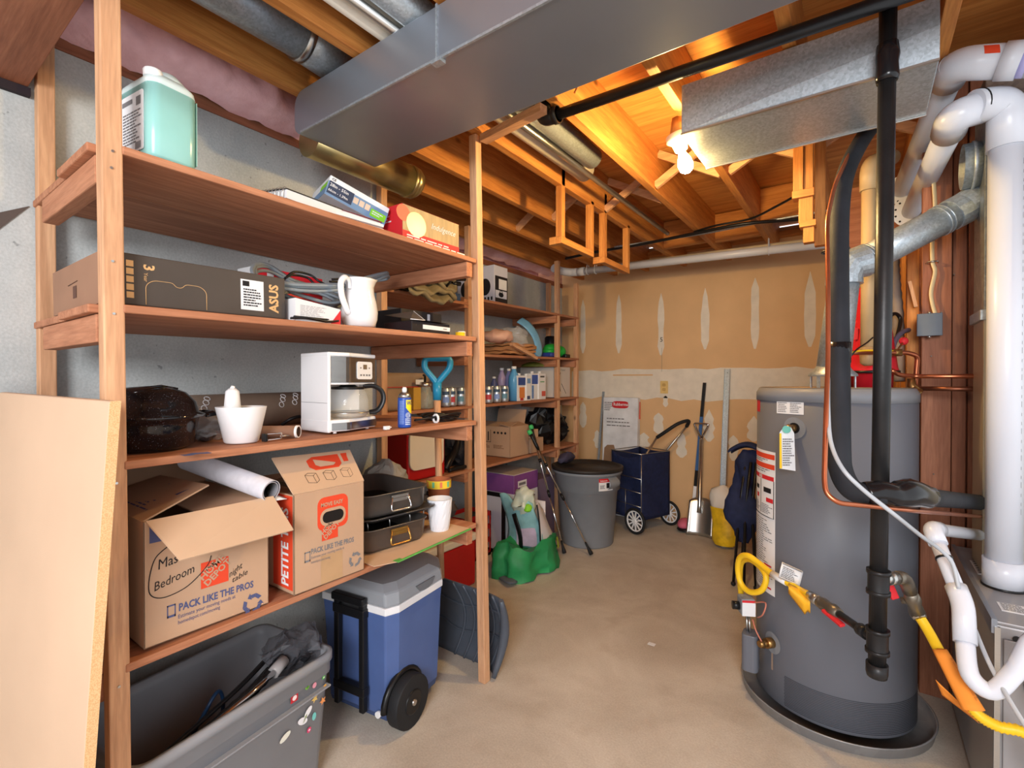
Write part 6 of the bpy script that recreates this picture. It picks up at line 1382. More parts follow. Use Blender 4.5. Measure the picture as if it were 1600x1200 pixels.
# yellow bag of melt
yb_ = Vector((-.90, 4.10, 0)); k = MB()
def bagf(u, v):
    a = 2*math.pi*u; pin = (1-(2*v-1)**6)**.5*.9+.1; return (yb_.x+.02+.11*math.cos(a)*pin+.02*math.sin(5*v), yb_.y+.07*math.sin(a)*pin+.06*v, .002+.47*v)
k.surf(bagf, 24, 14); k.crumple(.012, 22, 6); k.v = [Vector((v.x, v.y, max(.0, v.z))) for v in k.v]
t = thing('product_bag', 'white and yellow plastic sack leaning by the metal track', 'bag', yb_)
part('sack', k, mat('sack_white', (226, 222, 214), .35, var=.05), t); k = MB(); k.surf(lambda u, v: Vector(bagf(.52+.42*u, .04+.62*v))+Vector((0, -.018, 0)), 10, 10); part('yellow_print', k, mat('sack_yellow', (232, 186, 36), .4, var=.35, scale=14), t)
# folded navy chair/umbrella
nb = Vector((-.60, 3.42, 0)); t = thing('folded_chair', 'navy blue folded camp chair with black legs against the water heater', 'chair', nb)
def nf(u, v):
    a = 2*math.pi*u; tb_ = [(0, .02), (.12, .05), (.28, .10), (.42, .085), (.6, .05), (.8, .045), (.9, .07), (1, .03)]
    for (v0, w0), (v1, w1) in zip(tb_, tb_[1:]):
        if v0 <= v <= v1+1e-6: w_ = w0+(w1-w0)*(v-v0)/(v1-v0); break
    w_ = w_+.012*math.sin(3*a+8*v); sh = -.02*math.sin(math.pi*v)
    return (nb.x-.02+w_*1.15*math.cos(a)+.03*v+sh, nb.y+w_*.7*math.sin(a), .27+.60*v)
k = MB().surf(nf, 26, 16); k.crumple(.012, 20, 9); part('seat_cloth', k, M_navy, t)
part('top_flap', MB().surf(lambda u, v: (nb.x-.10+.17*u+.01*math.sin(4*v), nb.y-.08+.13*v, .84+.07*math.sin(math.pi*(.1+.65*u))+.02*math.sin(5*v)), 10, 8, thick=.01), M_navy, t)
for j, (dx, dy) in enumerate(((-.05, -.05), (.0, -.06), (.05, -.04), (-.03, .05), (.04, .05))):
    part('leg', MB().tube([nb+Vector((dx*1.3, dy*1.3, .012)), nb+Vector((dx*.7, dy*.7, .5)), nb+Vector((dx*.6+.03, dy*.6, .80))], .009, 8), M_black, t); part('leg_foot', MB().ball(nb+Vector((dx*1.3, dy*1.3, .015)), .015), M_rubber, t)
q = P(1070, 812, Y=4.36); t = thing('pink_shoe', 'small pink and black shoe on the floor behind the trolley wheel', 'shoe', (q.x, 4.36, 0))
part('upper', MB().ball((q.x, 4.36, .055), (.06, .09, .05)), mat('shoe_pink', (214, 106, 130), .6), t); part('sole', MB().ball((q.x+.015, 4.34, .02), (.075, .09, .019)), M_black, t)
solo('paper_scrap', MB().box(-.865, -.83, 2.36, 2.385, .0005, .002).xf(Matrix.Identity(4)), M_paper, 'tiny white paper scrap on the concrete floor', 'scrap')

# ================================================================== WATER HEATER
HC = Vector((-.0997, 2.398, 0)); HR = .2763; HT = 1.29
def hh(u, v, r=HR):
    """Where the ray of a photograph pixel meets the heater's jacket: (angle, height)."""
    d = ray(u, v); h = Vector((d.x, d.y)); L = h.length; h /= L; c = Vector((HC.x, HC.y)); b = h.dot(c); q = max(0, r*r-(c.length_squared-b*b)); s = b-math.sqrt(q)
    p = h*s-c; return math.atan2(p.y, p.x), CAM_H+d.z*s/L
hp3 = lambda a, z, r=HR: Vector((HC.x+r*math.cos(a), HC.y+r*math.sin(a), z))
t = thing('water_heater', 'tall grey cylindrical gas water heater with warning labels standing in a metal pan', 'water heater', HC)
part('jacket', MB().lathe([(0, .035), (HR-.004, .035), (HR, .04), (HR, 1.235), (HR-.002, 1.236), (HR-.002, 1.238), (HR+.002, 1.239)], n=72), M_heat, t, local=True)
part('top_cap', MB().lathe([(HR+.003, 1.236), (HR+.003, 1.268), (HR-.008, 1.288), (HR-.02, HT), (0, HT)], n=72), mat('heater_cap', (124, 126, 132), .42, var=.05), t, local=True)
part('top_dust', MB().lathe([(HR-.012, HT+.0003), (0, HT+.0006)], n=72), mat('dust_tan', (172, 146, 116), .9, var=.15), t, local=True)
def hpatch(a0, a1, z0, z1, m, nm, r=HR+.0008, par=None, n=10):
    k = MB().surf(lambda u, v: hp3(a0+(a1-a0)*u, z0+(z1-z0)*v, r), n, 1); return part(nm, k, m, par or t)
def hlab(u0, v0, u1, v1, nm='label', m=None):
    a0, z1 = hh(u0, v0); a1, _ = hh(u1, v0); _, z0 = hh((u0+u1)/2, v1); _, z1 = hh((u0+u1)/2, v0); return hpatch(a0, a1, z0, z1, m or M_paper, nm), a0, a1, z0, z1
def hrows(par, a0, a1, z0, z1, rows, seed, m=None, fill=.45, nm='label_print', r=HR+.0016):
    k = MB(); lines(k, (0, 0, 0), (1, 0, 0), (0, 0, 1), 1, 1, rows, seed=seed, fill=fill, warp=lambda x, y: hp3(a0+(a1-a0)*x, z0+(z1-z0)*y, r)); part(nm, k, m or M_grey_ink, par)
lb, a0, a1, z0, z1 = hlab(1214, 618, 1256, 647); da, dz_ = a1-a0, z1-z0
hrows(lb, a0+.06*da, a0+.44*da, z0+.05*dz_, z1-.1*dz_, 9, 3); hrows(lb, a0+.54*da, a1-.06*da, z0+.05*dz_, z1-.1*dz_, 9, 4)
hpatch(hh(1183.5, 630)[0], hh(1188, 630)[0], hh(1186, 643)[1], hh(1186, 623)[1], M_redp, 'red_sticker')
lb, a0, a1, z0, z1 = hlab(1181.7, 704, 1212, 924); da, dz_ = a1-a0, z1-z0
Lz = lambda f: z1-f*dz_
hpatch(a0, a1-.02*da, Lz(.055), Lz(.02), M_orange, 'orange_band', HR+.0014, lb); hpatch(a0, a1-.02*da, Lz(.125), Lz(.09), M_orange, 'orange_band', HR+.0014, lb)
hrows(lb, a0+.04*da, a1-.1*da, Lz(.085), Lz(.06), 2, 5); hrows(lb, a0+.04*da, a1-.1*da, Lz(.16), Lz(.13), 2, 6)
hpatch(a0, a1-.04*da, Lz(.205), Lz(.175), M_redp, 'danger_band', HR+.0014, lb)
text('DANGER', .018, M_paper, lb, (0, 0, 0), bold=.03, local=False, warp=lambda x, y: hp3(a1-.60*da+x*1.6, Lz(.2)+y, HR+.002))
k = MB(); q4 = [hp3(a0+.03*da, Lz(.205), HR+.0016), hp3(a0+.03*da, Lz(.455), HR+.0016)]+[hp3(a0+da*(.03+.93*j/6), Lz(.465), HR+.0016) for j in range(7)]+[hp3(a1-.04*da, Lz(.205), HR+.0016)]; k.tube(q4, .0016, 5); k.tube([hp3(a0+.5*da, Lz(.21), HR+.0016), hp3(a0+.5*da, Lz(.45), HR+.0016)], .001, 5); part('danger_frame', k, M_ink, lb)
for (fx, fz, w_, h_, m_) in ((.2, .26, .2, .03, M_ink), (.62, .26, .26, .035, M_ink), (.25, .32, .14, .03, M_redp), (.72, .33, .22, .03, M_redp)):
    hpatch(a0+da*fx, a0+da*(fx+w_), Lz(fz+h_), Lz(fz), m_, 'hazard_picture', HR+.0015, lb, 4)
hrows(lb, a0+.05*da, a0+.46*da, Lz(.45), Lz(.38), 6, 7); hrows(lb, a0+.54*da, a1-.08*da, Lz(.45), Lz(.38), 6, 8); hrows(lb, a0+.04*da, a1-.06*da, Lz(.80), Lz(.49), 20, 9, fill=.35); hrows(lb, a0+.04*da, a1-.06*da, Lz(.98), Lz(.82), 10, 10, fill=.35)
for fz in (.80, .865, .955): hpatch(a1-.35*da, a1-.1*da, Lz(fz+.012), Lz(fz), M_redp, 'red_note', HR+.0017, lb, 3)
# valves on the jacket
def disc_on(u, v, r, m, nm, lift=.002):
    a, z = hh(u, v); k = MB(); rr = HR+lift
    k.add([hp3(a+r*math.cos(b)/HR, z+r*math.sin(b), rr) for b in [j*math.pi/14 for j in range(28)]], [tuple(range(28))]); return part(nm, k, m, t), a, z
_, a, z = disc_on(1241, 669, .042, mat('collar_grey', (128, 130, 134), .5), 'collar'); n3 = Vector((math.cos(a), math.sin(a), 0)); c0 = hp3(a, z)
part('port_disc', MB().cyl(c0, c0+n3*.004, .021, n=18), M_black, t)  # flat black disc behind the valve body
part('relief_valve', MB().cyl(c0, c0+n3*.035, .014, n=12).cyl(c0+n3*.03, c0+n3*.05, .018, .014, n=6), M_brassf, t)
tg = P(1229, 671, d=1.80); tdx = Vector((.8, .6, 0))
tt = thing('hang_tag', 'white paper tag with a teal disc hanging from the heater relief valve', 'tag', tg)
k = MB(); pl = lambda x, z, e=0: P(1229+x, 671+z, d=1.80-e); k.add([pl(-11, 5), pl(-5, -3), pl(7, -3), pl(12, 6), pl(14, 65), pl(-11, 61)], [(0, 1, 2, 3, 4, 5)]); part('card', k, M_paper, tt)
k = MB(); k.add([pl(-11, 6, .002), pl(-8, 6, .002), pl(-7, 61, .002), pl(-11, 61, .002)], [(0, 1, 2, 3)]); part('yellow_edge', k, M_yellow, tt)
k = MB(); lines(k, (0, 0, 0), (1, 0, 0), (0, 0, 1), 18, 44, 12, seed=12, warp=lambda x, y: pl(-6+x, 58-y, .003)); part('print', k, M_grey_ink, tt)
part('teal_disc', MB().cyl(pl(0, 0, .004), pl(0, 0, .012), .014, n=18), mat('disc_teal', (72, 158, 142), .4), tt); part('wire_tie', MB().tube([pl(2, -2, .01), pl(7, -4, .0), c0+n3*.03], .0015, 6), M_steel, tt)
_, a, z = disc_on(1207, 1004, .042, mat('collar_grey', (128, 130, 134), .5), 'collar'); n3 = Vector((math.cos(a), math.sin(a), 0)); c0 = hp3(a, z)
part('drain_valve', MB().cyl(c0, c0+n3*.03, .020, n=14).cyl(c0+n3*.02, c0+n3*.05, .014, n=6).cyl(c0+n3*.045, c0+n3*.062, .018, .012, n=12), M_brassf, t)
st = MB(); aa = a; st.surf(lambda u, v: hp3(aa-.02+.035*u, z-.04-.07*v, HR+.0007), 2, 2); part('rust_stain', st, mat('rust', (150, 128, 112), .7), t)
pf = MB(); M_perf = mat('perforation', (58, 60, 67), .6)
aL, zL = hh(1226, 1040); aR = -.12
for i in range(22):
    for j in range(150):
        a = aL+(aR-aL)*(j+.5*(i % 2))/150; z = .045+.0062*i
        ok = .048 < z < .168
        if ok and a < aR: pf.add([hp3(a-.0055, z-.0017, HR+.0008), hp3(a+.0055, z-.0017, HR+.0008), hp3(a+.0055, z+.0017, HR+.0008), hp3(a-.0055, z+.0017, HR+.0008)], [(0, 1, 2, 3)])
o = part('perforations', pf, M_perf, t); o['kind'] = 'stuff'
# gas control and vapour box at the left
ac, zc = hh(1184, 945); cp0 = P(1166, 945, d=2.05); t3 = t
part('gas_control', MB().box(-.028, .028, -.03, .03, -.035, .035).xf(Matrix.Translation(cp0) @ Matrix.Rotation(.5, 4, 'Z')), M_greyp, t, bevel=.006)
part('control_label', MB().box(-.026, .026, -.0318, -.0302, -.034, .022).xf(Matrix.Translation(cp0) @ Matrix.Rotation(.5, 4, 'Z')), M_paper, t); part('control_label_red', MB().box(-.026, .026, -.0322, -.0304, .022, .031).xf(Matrix.Translation(cp0) @ Matrix.Rotation(.5, 4, 'Z')), M_redp, t)
part('dial', MB().cyl(cp0+Vector((-.024, -.01, -.005)), cp0+Vector((-.05, -.022, -.005)), .017, n=18), M_black, t)
kk = P(1168, 1020, d=2.03)
part('sensor_box', MB().prism(rrect(.062, .075, .02, 4, kk.x+.012, kk.y), kk.z-.06, kk.z+.09), M_heat, t, bevel=.003)
part('gas_tube', MB().tube([cp0+Vector((.0, 0, -.03)), Vector((kk.x, kk.y, kk.z+.08))], .005, 8).tube([cp0+Vector((.012, -.01, -.03)), Vector((kk.x+.012, kk.y-.01, kk.z+.08))], .004, 8), M_steel, t)
w_ = MB().tube(spline([cp0+Vector((.03, -.01, .02)), P(1196, 942, d=1.93), P(1192, 960, d=1.93), P(1184, 965, d=1.98)], 5), .003, 6).tube(spline([P(1176, 968, d=1.98), P(1181, 985, d=1.95), P(1190, 1002, d=1.94)], 5), .003, 6); part('igniter_wire', w_, mat('wire_pink', (196, 120, 100), .5), t)
part('rust_shelf', MB().cyl(hp3(ac, .16), hp3(ac, .16)+Vector((0, 0, .002)), .0), M_heat, t) if False else None
t = thing('drain_pan', 'shallow galvanised drain pan under the water heater', 'pan', HC)
part('pan', MB().lathe([(0, .002), (.318, .002), (.328, .006), (.333, .040), (.337, .043), (.334, .046), (.329, .043), (.323, .012), (0, .010)], n=72), galv('pan_metal', (150, 150, 152), .45, .35, scale=20, var=.1), t, local=True)

# flue, draft hood, vent run
t = thing('flue_pipe', 'galvanised flue rising from the heater and elbowing right to the plenum', 'pipe', (-.06, 2.45, HT))
fc = P(1314, 580, d=2.03); fc.z = 0
f0 = P(1301, 578, d=1.90); f1 = P(1319, 424, d=1.83); f2 = P(1505, 326, d=1.78)
part('vertical_pipe', MB().tube([f0, f1-Vector((0, 0, .03))], [.056, .050], 24), M_galv, t)
ra = (f2-f1).normalized()
part('elbow', MB().tube([f1-Vector((0, 0, .05)), f1-Vector((0, 0, .02)), f1+ra*.02+Vector((0, 0, .012)), f1+ra*.08], .061, 20, smooth=False), M_galv, t)
part('sloping_pipe', MB().tube([f1+ra*.05, f2-ra*.02], .054, 24), M_galv, t)
for s in (.085, .095): part('crimp_ring', MB().tube([f1+ra*s, f1+ra*(s+.006)], .0595, 24), M_galv, t)
for s in (.08, .095): part('crimp_ring', MB().tube([f2-ra*s, f2-ra*(s-.006)], .0575, 24), M_galv, t)
part('elbow', MB().tube([f2-ra*.05, f2, f2+Vector((.025, .005, .018)), f2+Vector((.05, .012, .028))], .058, 20, smooth=False), M_galv, t)
part('draft_hood', MB().lathe([(.082, HT+.045), (.082, HT+.052), (.064, HT+.070), (.052, HT+.09)], (f0.x, f0.y, 0), 28), M_galv, t)
for a in (0.3, 1.6, 2.9, 4.1, 5.2): part('hood_leg', MB().box(-.006, .006, -.002, .002, 0, .05).xf(Matrix.Translation((f0.x+.075*math.cos(a), f0.y+.075*math.sin(a), HT)) @ Matrix.Rotation(a+R90, 4, 'Z')), M_galv, t)
# red tapered body on the heater, tan pipe
rc = P(1362, 600, d=2.05); rc.z = HT
t = thing('red_blower', 'red tapered metal housing with a dark base ring on top of the heater', 'blower', rc)
part('housing', MB().lathe([(.072, .0), (.074, .055), (.092, .062), (.092, .07), (.088, .08), (.06, .30), (.045, .42), (.02, .45), (0, .452)], rc, 32), mat('red_enamel', (198, 34, 48), .3, var=.05), t); part('base_ring', MB().tube([rc+Vector((0, 0, .058)), rc+Vector((0, 0, .070))], .096, 28), M_black, t)
part('red_plate', MB().box(-.008, .008, -.002, .002, .0, .05).xf(Matrix.Translation(rc+Vector((-.055, -.055, .20)))), M_redp, t)  # thin red plate on the side of the housing
tp = P(1356, 560, d=1.95); tq = P(1356, 268, d=1.95)
t = thing('tan_pipe', 'tan plastic pipe hanging beside the flue with a capped lower end', 'pipe', tp)
M_tan = mat('tan_pipe', (186, 158, 118), .45, var=.05)
part('pipe', MB().tube([tp, Vector((tp.x, tp.y, tq.z-.03))], .025, 18), M_tan, t); part('end_cap', MB().tube([tp-Vector((0, 0, .03)), tp-Vector((0, 0, .02)), tp+Vector((0, 0, .045))], [.012, .026, .030], 18), mat('tan_dark', (150, 124, 92), .5), t)
part('elbow', MB().tube(fillet([Vector((tp.x, tp.y, tq.z-.08)), Vector((tp.x, tp.y, tq.z+.03)), P(1394, 246, d=2.01)], .05), .031, 18), M_tan, t)
t = thing('flex_tube', 'grey corrugated tube hanging between the gas pipe and the orange stud', 'tube', P(1404, 560, d=2.25))
fp = spline([P(1396, 400, d=2.3), P(1398, 440, d=2.28), P(1403, 500, d=2.25), P(1406, 596, d=2.22)], 8); part('tube', MB().tube(fp, [.024 if i % 2 else .021 for i in range(len(fp))], 14), mat('flex_grey', (128, 116, 108), .6), t)
# copper lines at the heater top
def cop(uvd, label, r=.009, name='copper_pipe', m=None, rr=.02):
    pts = fillet([P(u, v, d=d) for u, v, d in uvd], rr); return solo(name, MB().tube(pts, r, 12), m or M_copper, label, 'pipe')
cop([(1325, 551, 1.90), (1345, 551, 1.91), (1418, 551, 1.96), (1434, 556, 1.97), (1430, 600, 1.98), (1430, 612, 2.0)], 'copper pipe with two bends above the heater, ending in a brass fitting')
cop([(1392, 578, 1.95), (1404, 586, 1.96), (1430, 588, 1.96), (1524, 588, 1.80)], 'straight bright copper pipe running right above the heater top', .0085)
cop([(1432, 607, 1.98), (1524, 608, 1.82)], 'lower dark copper pipe running right from the heater', .0095, m=mat('old_copper', (132, 82, 62), .4, .8))
q = P(1424, 603, d=1.97); solo('brass_fitting', MB().tube([q+Vector((0, 0, .03)), q, q+Vector((.015, -.02, -.02))], [.014, .016, .015], 10).cyl(q+Vector((.01, -.02, -.03)), q+Vector((.02, -.03, -.012)), .018, n=8), M_brassf, 'brass fitting at the right rim of the heater top', 'fitting')
q = P(1400, 551, d=1.95); tv = thing('shutoff_valve', 'small tarnished valve with red knob on the copper pipe behind the gas pipe', 'valve', q); part('body', MB().cyl(q+Vector((-.03, 0, 0)), q+Vector((.02, 0, 0)), .015, n=12).cyl(q+Vector((-.03, 0, -.05)), q+Vector((-.03, 0, .05)), .010, n=12), M_brassf, tv); part('stem', MB().cyl(q, P(1412, 533, d=1.98), .004, n=8), M_brassf, tv); part('knob', MB().ball(P(1412, 533, d=1.98), .016), M_redp, tv)

cable([P(1330, 556, d=1.86), P(1340, 545, d=1.86), P(1355, 535, d=1.9), P(1372, 520, d=1.95)], .003, M_black, 'thin black wire crossing the tan pipe', 'wire', cat='wire')
cable([P(1322, 554, d=1.88), P(1345, 548, d=1.9), P(1395, 548, d=1.93)], .0035, M_yellow, 'thin yellow wire running past the tan pipe', 'wire', cat='wire')
cable([P(1392, 552, d=2.0), P(1400, 530, d=2.05), P(1412, 518, d=2.1), P(1428, 514, d=2.2)], .010, mat('flex_purple', (110, 98, 116), .5), 'purple-grey flexible conduit curving into the junction box', 'conduit', cat='conduit')
cable([P(1384, 500, d=2.2), P(1398, 490, d=2.2), P(1407, 500, d=2.2), P(1402, 525, d=2.15)], .008, M_black, 'short black cable loop left of the junction box', 'wire', cat='wire')
# junction box and cream cable on the boards
a, b = P(1434, 492, Y=2.62), P(1471, 523, Y=2.62)
t = thing('junction_box', 'grey metal junction box screwed to the reddish boards', 'box', ((a.x+b.x)/2, 2.64, b.z))
part('box', MB().box(a.x, b.x, 2.618, 2.664, b.z, a.z), mat('box_slate', (92, 100, 110), .5), t, bevel=.002); part('cover', MB().box(a.x-.003, b.x+.003, 2.612, 2.619, b.z-.003, a.z+.003), mat('box_slate', (92, 100, 110), .5), t, bevel=.002)
for z in (a.z+.006, b.z-.006): part('screw', MB().cyl(((a.x+b.x)/2, 2.625, z-.004), ((a.x+b.x)/2, 2.625, z+.004), .006, n=10), M_steel, t)
M_cw = mat('cream_sheath', (222, 196, 150), .5)
solo('cable', MB().tube(spline([P(1456, 255, Y=2.63), P(1461, 320, Y=2.645), P(1457, 370, Y=2.645), P(1457, 408, Y=2.645), P(1461, 425, Y=2.645), P(1455, 455, Y=2.645), P(1457, 475, Y=2.64), P(1462, 492, Y=2.635)], 6), [(.010, .005)]*43, 8), M_cw, 'flat cream electrical cable stapled down the boards to the junction box', 'cable')
q = P(1457, 409, Y=2.64); solo('cable_staple', MB().tube([q+Vector((-.018, .02, 0)), q+Vector((-.014, -.008, 0)), q+Vector((.014, -.008, 0)), q+Vector((.02, .02, 0))], .003, 6), M_steel, 'small wire staple holding the cream cable', 'staple')
a, b = P(1421, 440, Y=2.72), P(1431, 480, Y=2.72); solo('wood_shim', MB().bar(a, b, .02, .012), WP[2], 'splintered pale wood sliver beside the orange stud', 'lumber')

# ================================================================== LINE SET, COPPER, GAS PIPE, HOSES
t = thing('insulated_line', 'black foam-insulated refrigerant line bending down past the heater then right', 'pipe', P(1312, 500, d=1.45))
lp = [P(1368, 190, d=1.80), P(1345, 222, d=1.74), P(1322, 270, d=1.66), P(1312, 330, d=1.56), P(1310, 450, d=1.46), P(1311, 600, d=1.38), P(1311, 700, d=1.31), P(1314, 735, d=1.285), P(1328, 762, d=1.26), P(1352, 772, d=1.245), P(1400, 772, d=1.245), P(1440, 776, d=1.34), P(1490, 781, d=1.56), P(1530, 785, d=1.68)]
part('foam_sleeve', MB().tube(spline(lp, 6), [.0275]*54+[.026]*25, 18), M_foam, t)
for (u, v, d, a, b) in ((1311, 550, 1.41, 535, 567),): part('tape_wrap', MB().tube([P(1311, a, d=d), P(1311, b, d=d)], .0295, 18), mat('tape_black', (24, 22, 24), .2), t)
part('tape_wrap', MB().tube(spline([P(1350, 771, d=1.245), P(1375, 769, d=1.24), P(1395, 774, d=1.24), P(1420, 770, d=1.255), P(1450, 777, d=1.30)], 4), [.028, .029, .028, .028, .029, .030, .031, .031, .030, .031, .034, .036, .036, .034, .032, .030, .029], 14).crumple(.004, 40), mat('tape_black', (24, 22, 24), .2), t)
part('cable_tie', MB().tube([P(1310, 391, d=1.515)+Vector((.036*math.cos(a)-.008, .03*math.sin(a), .002*math.cos(a))) for a in [j*math.pi/8 for j in range(16)]], .003, 6, closed=True), M_black, t)
cop([(1352, 205, 1.76), (1330, 235, 1.70), (1304, 290, 1.58), (1292, 345, 1.49), (1294, 450, 1.41), (1294, 560, 1.35), (1291, 640, 1.29), (1288, 750, 1.23), (1291, 772, 1.215), (1310, 786, 1.20), (1420, 797, 1.25), (1531, 807, 1.67)], 'thin bright copper line beside the black insulated line', .0062, 'copper_line', rr=.05)
cable([P(1294, 590, d=1.36), P(1294, 640, d=1.31), P(1298, 690, d=1.24), P(1315, 730, d=1.18), P(1346, 763, d=1.16), P(1400, 806, d=1.18), P(1440, 838, d=1.27), P(1468, 858, d=1.33), P(1488, 880, d=1.33), P(1498, 920, d=1.31)], .0052, mat('grey_vinyl', (176, 180, 186), .35), 'thin grey vinyl tube draped in front of the heater to the white drain trap', 'vinyl_tube', cat='tube')
cable([P(1522, 980, d=1.30), P(1545, 1035, d=1.22), P(1575, 1090, d=1.15), P(1612, 1150, d=1.08)], .0052, mat('grey_vinyl', (176, 180, 186), .35), 'second thin grey vinyl tube hanging before the furnace cabinet', 'vinyl_tube', cat='tube')

# vertical gas pipe with its fittings
g0, g1 = P(1370, 1055, d=1.32), P(1388, 5, d=1.32); gz = lambda v: g0+(g1-g0)*((P(1375, v, d=1.32).z-g0.z)/(g1.z-g0.z)); gr = .0205
t = thing('gas_pipe', 'vertical black iron gas drop pipe standing in front of the heater', 'pipe', g0)
part('pipe', MB().tube([gz(1040), g1], gr, 20), M_blackm, t)
def fit(v0, v1, r, nm): part(nm, MB().tube([gz(v0), gz(v0-4), gz(v1+4), gz(v1)], [r+.002, r, r, r+.002], 20).tube([gz(v0), gz(v0-6)], r+.003, 20).tube([gz(v1+6), gz(v1)], r+.003, 20), M_blackm, t)
fit(928, 890, .025, 'tee'); fit(1020, 982, .025, 'tee'); part('drip_cap', MB().tube([gz(1057), gz(1050), gz(1036)], [.023, .0255, .0255], 20), M_blackm, t)
part('top_wrap', MB().tube([gz(128), gz(120), gz(100), gz(88), gz(70)], [.024, .027, .026, .028, .025], 16).crumple(.002, 50), mat('tape_black', (24, 22, 24), .2), t)
# left branch
t = thing('gas_hose', 'yellow looped gas connector with a red-handled valve left of the gas pipe', 'hose', P(1270, 935, d=1.66))
b0 = gz(1002); b1 = P(1312, 960, d=1.50); part('nipple', MB().tube([b0, b1], .0115, 12).tube([b0+(b1-b0)*.25, b0+(b1-b0)*.42], .018, 12), M_blackm, t)
b2 = P(1280, 940, d=1.60); part('valve_body', MB().tube([b1, b1+(b2-b1)*.3, b1+(b2-b1)*.5, b1+(b2-b1)*.75, b2], [.015, .021, .017, .021, .017], 12), mat('valve_grey', (128, 120, 108), .35, .8), t)
h0, h1 = P(1287, 953, d=1.55), P(1317, 978, d=1.47); part('red_handle', MB().bar(h0, h1, .018, .010, up=(0, -.4, 1)), M_redp, t, bevel=.003)
b3 = P(1264, 929, d=1.65); part('end_fitting', MB().tube([b2, b2+(b3-b2)*.4, b3], [.018, .019, .0135], 8), M_steel, t)
hz_ = [b3, P(1250, 922, d=1.71), P(1228, 909, d=1.76), P(1206, 896, d=1.83), P(1186, 880, d=1.90), P(1168, 868, d=1.95), P(1156, 872, d=2.0), P(1153, 890, d=2.03), P(1158, 912, d=2.02), P(1172, 925, d=1.98), P(1190, 922, d=1.94), P(1197, 902, d=1.93), P(1186, 884, d=1.97), P(1170, 874, d=2.03), P(1158, 880, d=2.08), P(1156, 905, d=2.10), P(1158, 930, d=2.11)]
part('hose', MB().tube(spline(hz_, 6), .0115, 12), M_yellow, t); part('white_sleeve', MB().tube([P(1230, 910, d=1.756), P(1207, 897, d=1.826)], .0135, 12), M_white, t)
part('yellow_tag', MB().surf(lambda u, v: P(1232+34*u, 911+17*u+4*v+(34+6*u)*v*(1-.35*u if u > .8 else 1)*(.35+.65*u)*1.0, d=1.735-.05*u-.03*math.sin(math.pi*v)), 8, 8, thick=.001), mat('tag_yellow', (240, 176, 40), .6), t)
k = MB(); lbf = lambda u, v: P(1222+33*u-6*v, 878+15*u+24*v, d=1.74-.02*math.sin(math.pi*v)); k.surf(lbf, 8, 8, thick=.0008); pl2 = part('white_tag', k, M_paper, t); k = MB(); lines(k, (0, 0, 0), (1, 0, 0), (0, 0, 1), .8, .7, 7, seed=14, warp=lambda x, y: Vector(lbf(.1+x, .9-y))+Vector((0, -.004, .001))); k.surf(lambda u, v: Vector(lbf(.05+.9*u, .04+.05*v))+Vector((0, -.004, .001)), 6, 1); part('tag_print', k, M_grey_ink, pl2)
# right branch
t = thing('gas_hose', 'yellow corrugated gas connector with orange tag right of the gas pipe', 'hose', P(1435, 950, d=1.42))
c1, c2, c3 = gz(905), P(1413, 902, d=1.38), P(1422, 925, d=1.39)
part('nipple', MB().tube(fillet([c1, c2, c3], .025), .0125, 12).tube([c1+(c2-c1)*.35, c1+(c2-c1)*.6], .018, 10), M_steel, t); part('elbow', MB().tube(fillet([c1+(c2-c1)*.65, c2, c3], .03), .0185, 12), mat('valve_grey', (128, 120, 108), .35, .8), t)
c4 = P(1433, 958, d=1.42); part('valve_body', MB().tube([c3, c3+(c4-c3)*.35, c3+(c4-c3)*.6, c4], [.016, .021, .017, .021], 12).tube([c3+(c4-c3)*.4, P(1408, 938, d=1.42)], .010, 10), mat('valve_grey', (128, 120, 108), .35, .8), t)
part('red_handle', MB().bar(P(1389, 913, d=1.42), P(1399, 936, d=1.41), .022, .010, up=(.5, -.8, .3)), M_redp, t, bevel=.003)
c5 = P(1472, 1025, d=1.34); part('hose', MB().tube(spline([c4, P(1450, 985, d=1.39), c5, P(1495, 1062, d=1.30)], 5), .0135, 12), M_yellow, t); part('end_fitting', MB().tube([c4-(c5-c4)*.05, c4, c4+(c5-c4)*.14], [.018, .021, .017], 12), M_steel, t)
cg = spline([P(1495, 1062, d=1.30), P(1512, 1095, d=1.27), P(1530, 1118, d=1.25), P(1560, 1135, d=1.23), P(1610, 1152, d=1.20), (.385, 1.72, .33), (.40, 1.862, .36)], 12); part('corrugated_hose', MB().tube(cg, [.0145 if i % 2 else .0118 for i in range(len(cg))], 14), M_yellow, t)
def otag(u, v):
    a = P(1466, 1014, d=1.325)*(1-u)+P(1518, 1108, d=1.235)*u; n1 = Vector((.55, -.6, .35)).normalized(); ax_ = (P(1518, 1108, d=1.235)-P(1466, 1014, d=1.325)).normalized(); n2 = ax_.cross(n1).normalized(); an = -2.6+4.2*v; r = .018+.008*u
    return a+n1*(r*math.cos(an))+n2*(r*math.sin(an))
part('orange_tag', MB().surf(otag, 10, 12, thick=.0008), M_tag, t)
part('tag_tail', MB().surf(lambda u, v: P(1462+44*u+ (10+14*u)*v, 1062+42*u*1.0+24*v*(1-u)+26*u*v, d=1.31-.05*u), 8, 4, thick=.0008), M_tag, t)
k = MB(); lines(k, (0, 0, 0), (1, 0, 0), (0, 0, 1), .7, .5, 5, seed=15, fill=.3, warp=lambda x, y: Vector(otag(.15+x, .35+y*.5))+Vector((.0, -.003, .002))); part('tag_print', k, mat('tag_brown', (170, 90, 30), .7), t)

